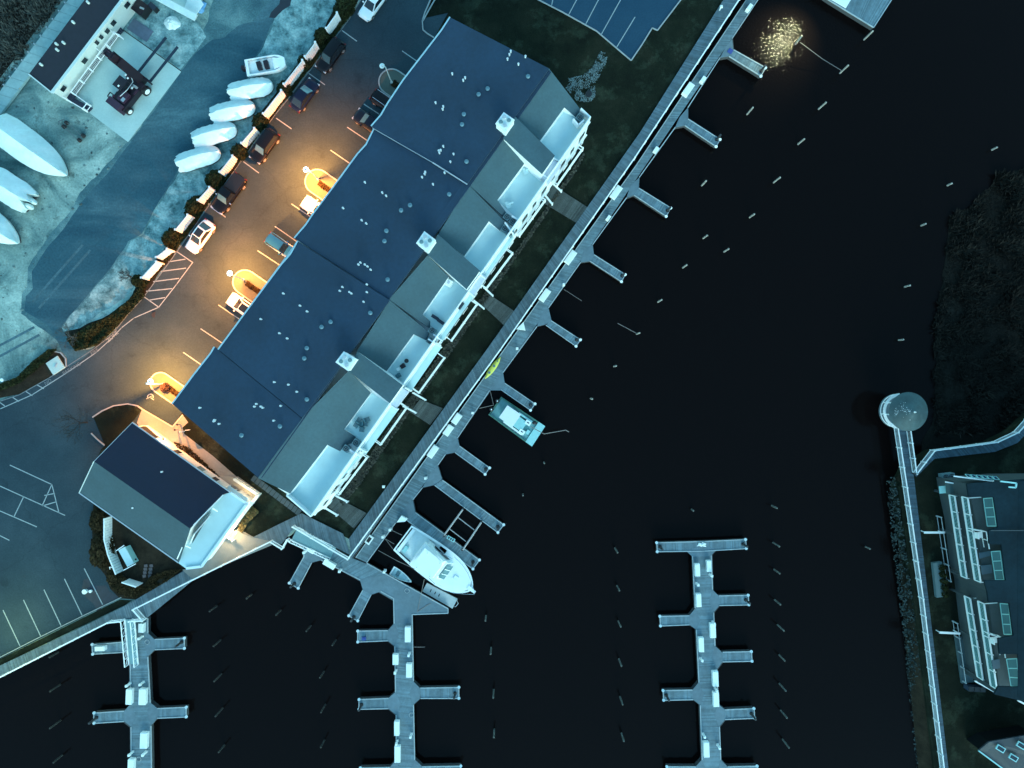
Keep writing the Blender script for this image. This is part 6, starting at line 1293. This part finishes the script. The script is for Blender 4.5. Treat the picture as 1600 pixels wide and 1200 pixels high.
obj('side_locker', WB(.30, .80, .72, .88, ZW+.6, ZW+1.1), M['boxwhite'], parent=wbx); obj('side_locker', WB(.45, .12, .75, .20, ZW+.6, ZW+1.1), M['tealpale'], parent=wbx); obj('cooler', WB(.76, .52, .82, .70, ZW+.6, ZW+1.0), M['tealpale'], parent=wbx)
for v in (.25, .72):
    q = quadlerp(-.01, v, ZW+1.0); e = obj('outboard', MB().cyl(q-Vector((0, 0, .8)), q, .26, .28, 12).dome((q.x, q.y, q.z), .28, .28, .18, 12, 3), M['black'], parent=wbx); obj('cowl_badge', MB().cyl(q+Vector((0, 0, .18)), q+Vector((0, 0, .21)), .09), M['boxwhite'], parent=e)
obj('fender_heap', MB().dome(quadlerp(.80, .12, ZW+.7), .35, .25, .3, 8, 3, jit=.15), M['maroon'], parent=wbx)
obj('boom', MB().path([quadlerp(.78, .35, ZW+1.0), W(850, 678, ZW+1.6), W(884, 672, ZW+1.8), W(889, 675, ZW+1.7)], .05, 6), M['rope'], parent=wbx)
# kayak
ky = local('kayak', 'yellow kayak lying on the long dock beside the railing', 'kayak'); n = 20; vs = []
for i in range(n+1):
    t_ = -1+2*i/n; w_ = .36*(1-abs(t_)**2.3)+.01; 
    for a in range(9): th = math.pi*a/8; vs.append((t_*1.75, -w_*math.cos(th), .02+.30*(.55+.45*math.sin(th)) if w_ > .02 else .2))
mb = MB().add(vs, [(i*9+j, (i+1)*9+j, (i+1)*9+j+1, i*9+j+1) for i in range(n) for j in range(8)]); mb.add([vs[i*9] for i in range(n+1)]+[vs[i*9+8] for i in range(n+1)], [(i, i+1, n+2+i, n+1+i) for i in range(n)]); obj('hull', mb, M['yellow'], parent=ky, smooth=True)
for x in (-.75, .3, 1.05): obj('cockpit', MB().cyl((x, 0, .31), (x, 0, .345), .17 if x < 1 else .10, n=10), M['acgrey'], parent=ky)
place(ky, (770, 575), ZT, .58, -.80)

# ------------------------------------------------------------------ right bank: gazebo, walkway, rocks, house
rl = [(1600+900, 1500), (1474, 1500), (1460, 1200), (1428, 930), (1405, 760), (1420, 730), (1460, 705), (1550, 692), (1582, 676), (1600, 656), (1660, 600), (2500, 300)]
obj('right_bank', MB().prism([W(*p) for p in rl], -5.2, -.05), M['lawn'], kind='structure')
mz = -1.75; ml = [(1640, 220), (1600, 262), (1556, 278), (1520, 318), (1484, 336), (1478, 390), (1474, 440), (1466, 500), (1460, 560), (1462, 600), (1456, 660), (1440, 700), (1424, 735), (1460, 712), (1552, 700), (1604, 666), (1700, 600), (2300, 400), (2300, 100)]
mz = -1.96
obj('marsh', MB().prism([W(*p, mz) for p in wob(ml, 4, 10)], -5.1, mz), M['marsh'], kind='structure')
tuft_field('marsh_reeds', 'dark reeds and brush on the marsh at the right edge', wob([(1640, 230), (1600, 262), (1556, 278), (1520, 318), (1484, 336), (1476, 440), (1464, 500), (1458, 600), (1458, 680), (1552, 680), (1604, 640), (1660, 560)], 6, 12), 11000, mz, M['reed'], 8, 1.2)
gz = thing('gazebo', 'round gazebo with conical dark roof at the end of the walkway', 'gazebo', W(1400, 642)); gc = W(1401, 642, .15)
def disc(c_, r_, z, n=40): return [Vector((c_.x+r_*math.cos(2*math.pi*i/n), c_.y+r_*math.sin(2*math.pi*i/n), z)) for i in range(n)]
obj('deck', MB().prism(disc(gc, 2.15, 0), -.1, .15), M['board'], parent=gz)
rc = W(1413.5, 641, 3.0); gx = Vector((gc.x+.05, gc.y, 0)); k = MB(); N_ = 40; rr = 2.42; 
vs = [(gx.x+rr*math.cos(2*math.pi*i/N_), gx.y+rr*math.sin(2*math.pi*i/N_), 2.65) for i in range(N_)]+[(gx.x, gx.y, 4.0)]
k.add(vs, [(i, (i+1) % N_, N_) for i in range(N_)]+[tuple(range(N_))[::-1]]); obj('roof', k, mat('gazebo_roof', (.040, .075, .080), .75, .25, 1.5, .3, .6), parent=gz)
obj('finial', MB().cyl((gx.x, gx.y, 3.95), (gx.x, gx.y, 4.3), .12, .04), M['white'], parent=gz)
for i in range(8):
    a = 2*math.pi*i/8+.2; obj('column', MB().box((gc.x+1.95*math.cos(a), gc.y+1.95*math.sin(a), 1.4), (.14, .14, 2.5)), M['white'], parent=gz)
k = MB(); pts = [Vector((gc.x+2.1*math.cos(a), gc.y+2.1*math.sin(a), 1.15)) for a in [R(95+i*10) for i in range(17)]]
for a, b_ in zip(pts, pts[1:]): k.beam(a, b_, .34, .08); k.beam(a-Vector((0, 0, .9)), b_-Vector((0, 0, .9)), .1, .08)
obj('railing', k, M['white'], parent=gz)
rnd = random.Random(4); k = MB()
for i in range(60):
    a = rnd.gauss(R(165), .45); r_ = rnd.uniform(.4, 1.9); s = rnd.uniform(.03, .07); z = 4.0-1.35*r_/rr+.02; k.box((gx.x+r_*math.cos(a), gx.y+r_*math.sin(a), z), (s, s*.7, .03), rnd.uniform(0, 3))
obj('bird_droppings', k, M['white'], parent=gz, kind='stuff')
ww = thing('shore_walkway', 'dark plank walkway leading from the gazebo down the right bank', 'walkway', W(1430, 900))
obj('deck_planks', planks(MB(), [(1397, 666), (1410, 745), (1435, 930), (1470, 1200), (1478, 1280)], [(1417, 666), (1428, 745), (1450, 930), (1482, 1200), (1490, 1280)], .12), M['dimboard'] if 'dimboard' in M else M.setdefault('dimboard', mat('dim_boards', (.045, .085, .115), .8, .2, 3, .2, .3, island=.3)), parent=ww, kind='stuff')
obj('deck_planks', planks(MB(), [(1426, 738), (1455, 703), (1550, 691), (1582, 676), (1602, 655), (1630, 620)], [(1432, 745), (1460, 717), (1555, 706), (1590, 692), (1612, 668), (1640, 630)], .125), M['dimboard'], parent=ww, kind='stuff')
railing('walkway_railing', 'long white railing on the water side of the right walkway', [(1396, 668), (1410, 760), (1435, 932), (1452, 1070), (1468, 1200), (1478, 1280)], .12, 1.05, spacing=2.25, wid=.12)
railing('walkway_railing', 'short white railing on the right side below the gazebo', [(1415, 668), (1425, 739)], .12, 1.05, spacing=2.25, wid=.12)
railing('walkway_railing', 'white railing on the branch walkway curving to the right edge', [(1425, 739), (1453, 703), (1500, 697), (1550, 690), (1582, 675), (1600, 655), (1625, 620)], .12, 1.05, spacing=2.25, wid=.12)
def rocks(name, label, poly, n, z0f, smin, smax, m, seed):
    rnd = random.Random(seed); mb = MB(); xs = [p[0] for p in poly]; ys = [p[1] for p in poly]; k = 0
    while k < n:
        x, y = rnd.uniform(min(xs), max(xs)), rnd.uniform(min(ys), max(ys))
        if not inpoly(x, y, poly): continue
        k += 1
        if mnoise.noise(Vector((x*.11, y*.11, seed))) < rnd.uniform(-.45, .35): continue
        q = W(x, y, z0f(x, y)); s = smin+(smax-smin)*rnd.random()**2.2
        mb.dome((q.x, q.y, q.z-s*.3), s*rnd.uniform(.7, 1.3), s*rnd.uniform(.7, 1.2), s*.9, 6, 2, jit=.25)
    o = obj(name, mb, m, kind='stuff'); o['label'] = label; return o
def rz(x, y):
    xs_ = 1397+(y-745)*(1466-1397)/455; return max(ZW, -.25-(xs_-x)*.07)
obj('rock_slope', MB().add([W(1405, 740, -.2), W(1396, 752, ZW-.1), W(1372, 760, ZW-.2), W(1410, 980, ZW-.2), W(1432, 1200, ZW-.2), W(1445, 1400, ZW-.2), W(1480, 1400, -.1), W(1462, 1200, -.1), W(1434, 960, -.1)], [(0, 1, 2, 3, 8), (8, 3, 4, 7), (7, 4, 5, 6)]), M['mulch'], kind='structure')
rocks('riprap', 'grey rocks of the riprap bank below the right walkway', [(1398, 742), (1385, 752), (1394, 850), (1408, 960), (1418, 1060), (1430, 1180), (1436, 1230), (1462, 1230), (1458, 1180), (1440, 1040), (1424, 920), (1408, 800)], 6500, rz, .025, .15, M['rock'], 3)
rocks('stone_swale', 'pale stones of the drainage swale on the lawn by the upper car park', [(938, 80), (950, 84), (945, 105), (930, 130), (930, 150), (922, 160), (902, 158), (884, 138), (888, 122), (910, 118), (925, 105)], 5000, lambda x, y: .05, .02, .085, M['pebble'], 6)
q = W(920, 147, .05); tag(obj('drain_cover', MB().cyl(q, q+Vector((0, 0, .12)), .42, n=16), M['black'], at=q), 'round black drain cover in the stone swale', 'drain cover')

RB = thing('balcony_house', 'dark roofed house on the right bank with tiers of white balconies', 'building', W(1560, 900))
body = [(1513, 757), (1516, 776), (1527, 826), (1536, 906), (1543, 925), (1545, 944), (1560, 1072), (1556, 1084), (1593, 1094), (1700, 1130), (1720, 750), (1600, 751)]
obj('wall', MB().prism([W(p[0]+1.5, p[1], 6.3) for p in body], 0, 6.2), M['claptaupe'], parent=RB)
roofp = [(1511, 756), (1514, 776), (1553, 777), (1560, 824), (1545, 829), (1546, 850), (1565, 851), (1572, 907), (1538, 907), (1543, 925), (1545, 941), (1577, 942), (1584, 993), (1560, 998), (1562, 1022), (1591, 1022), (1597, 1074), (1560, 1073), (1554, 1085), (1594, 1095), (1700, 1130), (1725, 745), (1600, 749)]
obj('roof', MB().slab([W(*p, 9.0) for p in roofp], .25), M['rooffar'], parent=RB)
obj('roof', MB().add([W(1592, 752, 9.02), W(1590, 830, 9.02), W(1590, 1090, 9.02), W(1725, 1130, 11), W(1725, 745, 11)], [(0, 1, 2, 3, 4)]), M['rooffar'], parent=RB)
obj('roof_joint', MB().beam(W(1548, 829, 9.05), W(1600, 829, 9.3), .08, .06), M['claptaupe'], parent=RB)
for a, b_, c_, d_ in [((1537, 779), (1543, 822), (1557, 822), (1551, 778)), ((1549, 862), (1556, 906), (1569, 906), (1563, 861)), ((1563, 943), (1569, 991), (1581, 991), (1576, 944)), ((1573, 1030), (1580, 1072), (1594, 1074), (1589, 1029))]:
    A_, B_ = W(*a, 6.5), W(*b_, 6.5); C_, D_ = W(*c_, 8.2), W(*d_, 8.2); B_ = B_; fr = MB()
    for p_, q_ in ((A_, B_), (B_, C_), (C_, D_), (D_, A_), ((A_*.66+B_*.34), (D_*.66+C_*.34)), ((A_*.33+B_*.67), (D_*.33+C_*.67))): fr.beam(p_, q_, .10, .10)
    w_ = obj('dormer_window', fr, M['tealpale'], parent=RB); obj('pane', MB().add([A_, B_, C_, D_], [(0, 1, 2, 3)]), M['glassl'], parent=w_)
def bank_balcony(la, lb_, z):
    A_, B_ = W(*la, z), W(*lb_, z); k = MB(); k.beam(A_, B_, .14, .14); k.beam(A_+Vector((0, 0, 1.05)), B_+Vector((0, 0, 1.05)), .16, .1); k.beam(A_+Vector((0, 0, .14)), B_+Vector((0, 0, .14)), .08, .06)
    for i in range(6):
        p = A_.lerp(B_, i/5); k.box((p.x, p.y, z+.55), (.12, .12, 1.1)); 
        k.beam(Vector((p.x, p.y, z+1.05)), Vector((p.x+(1.6 if i in (0, 5) else .25), p.y+(.1 if i == 0 else 0), z+1.0)), .09, .07)
    bal = obj('balcony', k, M['white'], parent=RB); k = MB(); n = int((B_-A_).length/.17)
    for i in range(n): p = A_.lerp(B_, (i+.5)/n); k.box((p.x, p.y, z+.55), (.045, .045, .9))
    obj('balusters', k, M['tealpale'], parent=bal, kind='stuff'); k = MB(); k.slab([A_, B_, B_+Vector((1.9, 0, 0)), A_+Vector((1.9, 0, 0))], .1); obj('balcony_deck', k, M['darkfloor'], parent=bal)
    for t_ in (0, .5, 1): p = A_.lerp(B_, t_); obj('column', MB().box((p.x, p.y, z/2-.2), (.14, .14, z-.1)), M['claptaupe'], parent=bal)
bank_balcony((1483, 773), (1502, 900), 2.9); bank_balcony((1503, 776), (1523, 906), 5.2); bank_balcony((1507, 931), (1527, 1057), 2.9); bank_balcony((1528, 939), (1548, 1071), 5.2)
for P in ([(1522, 828), (1541, 831), (1546, 858)], [(1546, 991), (1567, 997), (1571, 1028)]):
    k = MB()
    for a, b_ in zip(P, P[1:]):
        A_, B_ = W(*a, 7.2), W(*b_, 7.2); k.beam(A_, B_, .09, .09); k.beam(A_-Vector((0, 0, .9)), B_-Vector((0, 0, .9)), .06, .06)
        for t_ in (0, .5): p = A_.lerp(B_, t_); k.box((p.x, p.y, 6.7), (.08, .08, 1.0))
    obj('terrace_rail', k, M['white'], parent=RB)
for P in ([(1530, 864), (1547, 861), (1548, 868), (1531, 873)], [(1533, 884), (1549, 882), (1551, 895), (1535, 898)], [(1550, 1032), (1562, 1030), (1563, 1044), (1552, 1046)]):
    obj('terrace_slab', MB().slab([W(*p, 6.4) for p in P], .1), mat('terrace_slab', (.06, .10, .13), .7) if 'terrace_slab' not in bpy.data.materials else bpy.data.materials['terrace_slab'], parent=RB)
for p in ((1529, 836), (1553, 1000)):
    q = W(*p, 6.6); e = obj('terrace_seat', MB().box(q, (.9, .7, .12), .1), M['white'], parent=RB); obj('seat_back', MB().box(q+Vector((-.4, 0, .35)), (.1, .7, .6), .1), M['white'], parent=e)
obj('porch_roof', MB().slab([W(*p, 3.2) for p in [(1478, 752), (1513, 760), (1515, 776), (1480, 772)]], .2), mat('porch_green', (.06, .10, .10), .7), parent=RB)
k = MB(); k.beam(W(1477, 753, 3.3), W(1513, 759, 3.3), .16, .12); k.beam(W(1513, 759, 3.3), W(1514, 776, 3.3), .1, .12); obj('porch_trim', k, M['white'], parent=RB)
obj('lattice_screen', MB().box(W(1474, 765, 2.6), (1.0, .9, .1), .1), M['tealpale'], parent=RB)
k = MB(); k.beam(W(1490, 744, 7.6), W(1553, 752, 8.4), .14, .14); k.beam(W(1552, 751, 8.4), W(1554, 759, 8.9), .1, .1); obj('eave_trim', k, M['white'], parent=RB)
for i in range(6):
    x0 = 1508+i*8.5; P = [W(x0, 741+i*.6, 4.3), W(x0+6, 741.6+i*.6, 4.3), W(x0+11, 746+i*.7, 6.8), W(x0+4, 745.5+i*.7, 6.8)]; f_ = MB()
    for p_, q_ in zip(P, P[1:]+P[:1]): f_.beam(p_, q_, .07, .07)
    w_ = obj('window', f_, M['tealpale'], parent=RB); obj('pane', MB().add(P, [(0, 1, 2, 3)]), mat('pane_blue', (.04, .09, .20), .15) if i == 0 else bpy.data.materials['pane_blue'], parent=w_)
k = MB()
for p_, q_ in (((1563, 752), (1588, 755)), ((1588, 755), (1587, 762)), ((1587, 762), (1576, 761))): k.beam(W(*p_, 9.3), W(*q_, 9.3), .16, .12)
obj('roof_kerb', k, M['tealpale'], parent=RB)
k = MB(); k.beam(W(1553, 1065, 2.4), W(1523, 1064, 2.4), .1, .1); k.beam(W(1523, 1064, 2.4), W(1559, 1084, 2.4), .16, .14); k.beam(W(1590, 1094, 5), W(1606, 1103, 5), .2, .14); obj('lower_trim', k, M['white'], parent=RB)
for (p, an, lb) in [((1460, 832), 0.0, 'white handrail bar at the upper garden steps'), ((1484, 989), -.05, 'white handrail bar at the lower garden steps')]:
    q = W(*p, 1.0); r = thing('garden_handrail', lb, 'handrail', q, 'handrails of the garden steps'); obj('rail', MB().box(q, (2.6, .26, .10), an), M['white'], parent=r); obj('post', MB().box(q+Vector((-1.1, 0, -.5)), (.1, .1, 1.0)), M['white'], parent=r); obj('post', MB().box(q+Vector((1.1, 0, -.5)), (.1, .1, 1.0)), M['white'], parent=r)
for a, b_, lb in [((1463, 806), (1478, 905), 'thin pale garden fence rail in front of the upper balconies'), ((1488, 970), (1501, 1062), 'thin pale garden fence rail in front of the lower balconies')]:
    r = railing('garden_fence', lb, [a, b_], 0, 1.0, spacing=2.0, wid=.07, top=.06, balus=False, m=M['trimwood'], nob=.1, cat='fence')
pn = thing('shrub_planter', 'long grey planter with five dark shrubs before the right house', 'planter', W(1467, 905)); obj('trough', MB().prism([W(*p, .5) for p in [(1458, 880), (1472, 878), (1478, 932), (1464, 934)]], 0, .5), mat('planter_grey', (.10, .16, .17), .8), parent=pn)
for i in range(5):
    q = W(1470+i*1.3, 886+i*10.5, .45); m_ = leafball(.42, .38, .6, 160, .11, 40+i); m_.v = [(v[0]+q.x, v[1]+q.y, v[2]+q.z) for v in m_.v]; obj('shrub', m_, M['leaf'], parent=pn)
obj('garden_deck', MB().slab([W(*p, .35) for p in [(1493, 996), (1503, 995), (1522, 1066), (1503, 1068)]], .3), mat('deck_grey', (.05, .09, .10), .8, .15, 2), kind='structure')
for i in range(3):
    q = W(1509+i*9, 1071+i*.6, 0); r = thing('wheeled_bin', '%s of three dark bins at the foot of the lower balconies' % ['leftmost', 'middle', 'rightmost'][i], 'bin', q, 'bins below the right house'); obj('body', MB().box(q+Vector((0, 0, .5)), (.6, .55, 1.0), 0, 1.05), mat('bin_blue', (.03, .05, .08), .6) if i == 0 else bpy.data.materials['bin_blue'], parent=r); obj('lid', MB().box(q+Vector((0, 0, 1.03)), (.66, .6, .07)), M['black'], parent=r)
for p, lb in [((1471, 744), 'left blue condenser unit above the right house porch'), ((1480, 743), 'right dark condenser unit above the right house porch')]:
    d = dup(ac, W(*p, 0), .1, lb); d['group'] = 'condenser units by the right house'; d.scale = (1.1, 1.1, 1.2)
lh = thing('skylight_house', 'dark roofed house in the bottom right corner with white framed skylights', 'building', W(1590, 1190))
obj('roof', MB().slab([W(1529, 1173, 3.0), W(1546, 1159, 4.2), W(1620, 1146, 5.0), W(1700, 1200, 5.0), W(1620, 1245, 3.0)], .2), mat('slate_blue_roof', (.018, .030, .042), .8, .15, 2), parent=lh)
obj('wall', MB().prism([W(*p, 3) for p in [(1535, 1175), (1552, 1164), (1620, 1152), (1690, 1200), (1620, 1238)]], 0, 2.7), mat('dark_shingle_wall', (.006, .008, .009), .8, spec=.1), parent=lh)
obj('gutter', MB().beam(W(1529, 1173, 3.05), W(1575, 1207, 3.05), .16, .14), M['tealpale'], parent=lh)
for p in ((1561, 1168, 4.1), (1581, 1182, 4.0), (1593, 1163, 4.6)):
    c_ = W(*p); an = pang(.82, .5); f_ = obj('skylight', MB().box(c_+Vector((0, 0, .25)), (1.1, .65, .12), an), M['tealpale'], parent=lh); obj('pane', MB().box(c_+Vector((0, 0, .32)), (.85, .42, .03), an), M['glassd'], parent=f_)
# yellow-grey utility box by the lower kerb bed
q = W(88, 571, 0); r = thing('utility_pad', 'square pale utility pad in the kerb bed below the yard', 'utility pad', q); an = pang(.78, -.5)
obj('pad', MB().box(q+Vector((0, 0, .12)), (1.75, 1.75, .2), an), M['pad'], parent=r); obj('cover', MB().box(q+Vector((.1, .05, .26)), (.5, .2, .08), an+.6), M['galv'], parent=r)
q = W(14, 594, 0); r = thing('sign_board', 'small pale round sign at the left kerb bed', 'sign', q); obj('plate', MB().cyl(q+Vector((0, 0, 1.2)), q+Vector((0, 0, 1.25)), .22, n=14), M['boxwhite'], parent=r); obj('post', MB().cyl(q, q+Vector((0, 0, 1.2)), .04), M['galv'], parent=r)
for p, lb in [((601, 759), 'white lantern post on the lawn edge near the boardwalk'), ((1124, 16), 'white box on the boardwalk edge near the top')]:
    q = W(*p, .2); r = thing('lantern_post', lb, 'post', q); obj('post', MB().box(q+Vector((0, 0, .4)), (.14, .14, .8)), M['boxwhite'], parent=r); obj('cap', MB().box(q+Vector((0, 0, .88)), (.34, .34, .2), 0, .7), M['boxwhite'], parent=r)
if pl and not u: pass
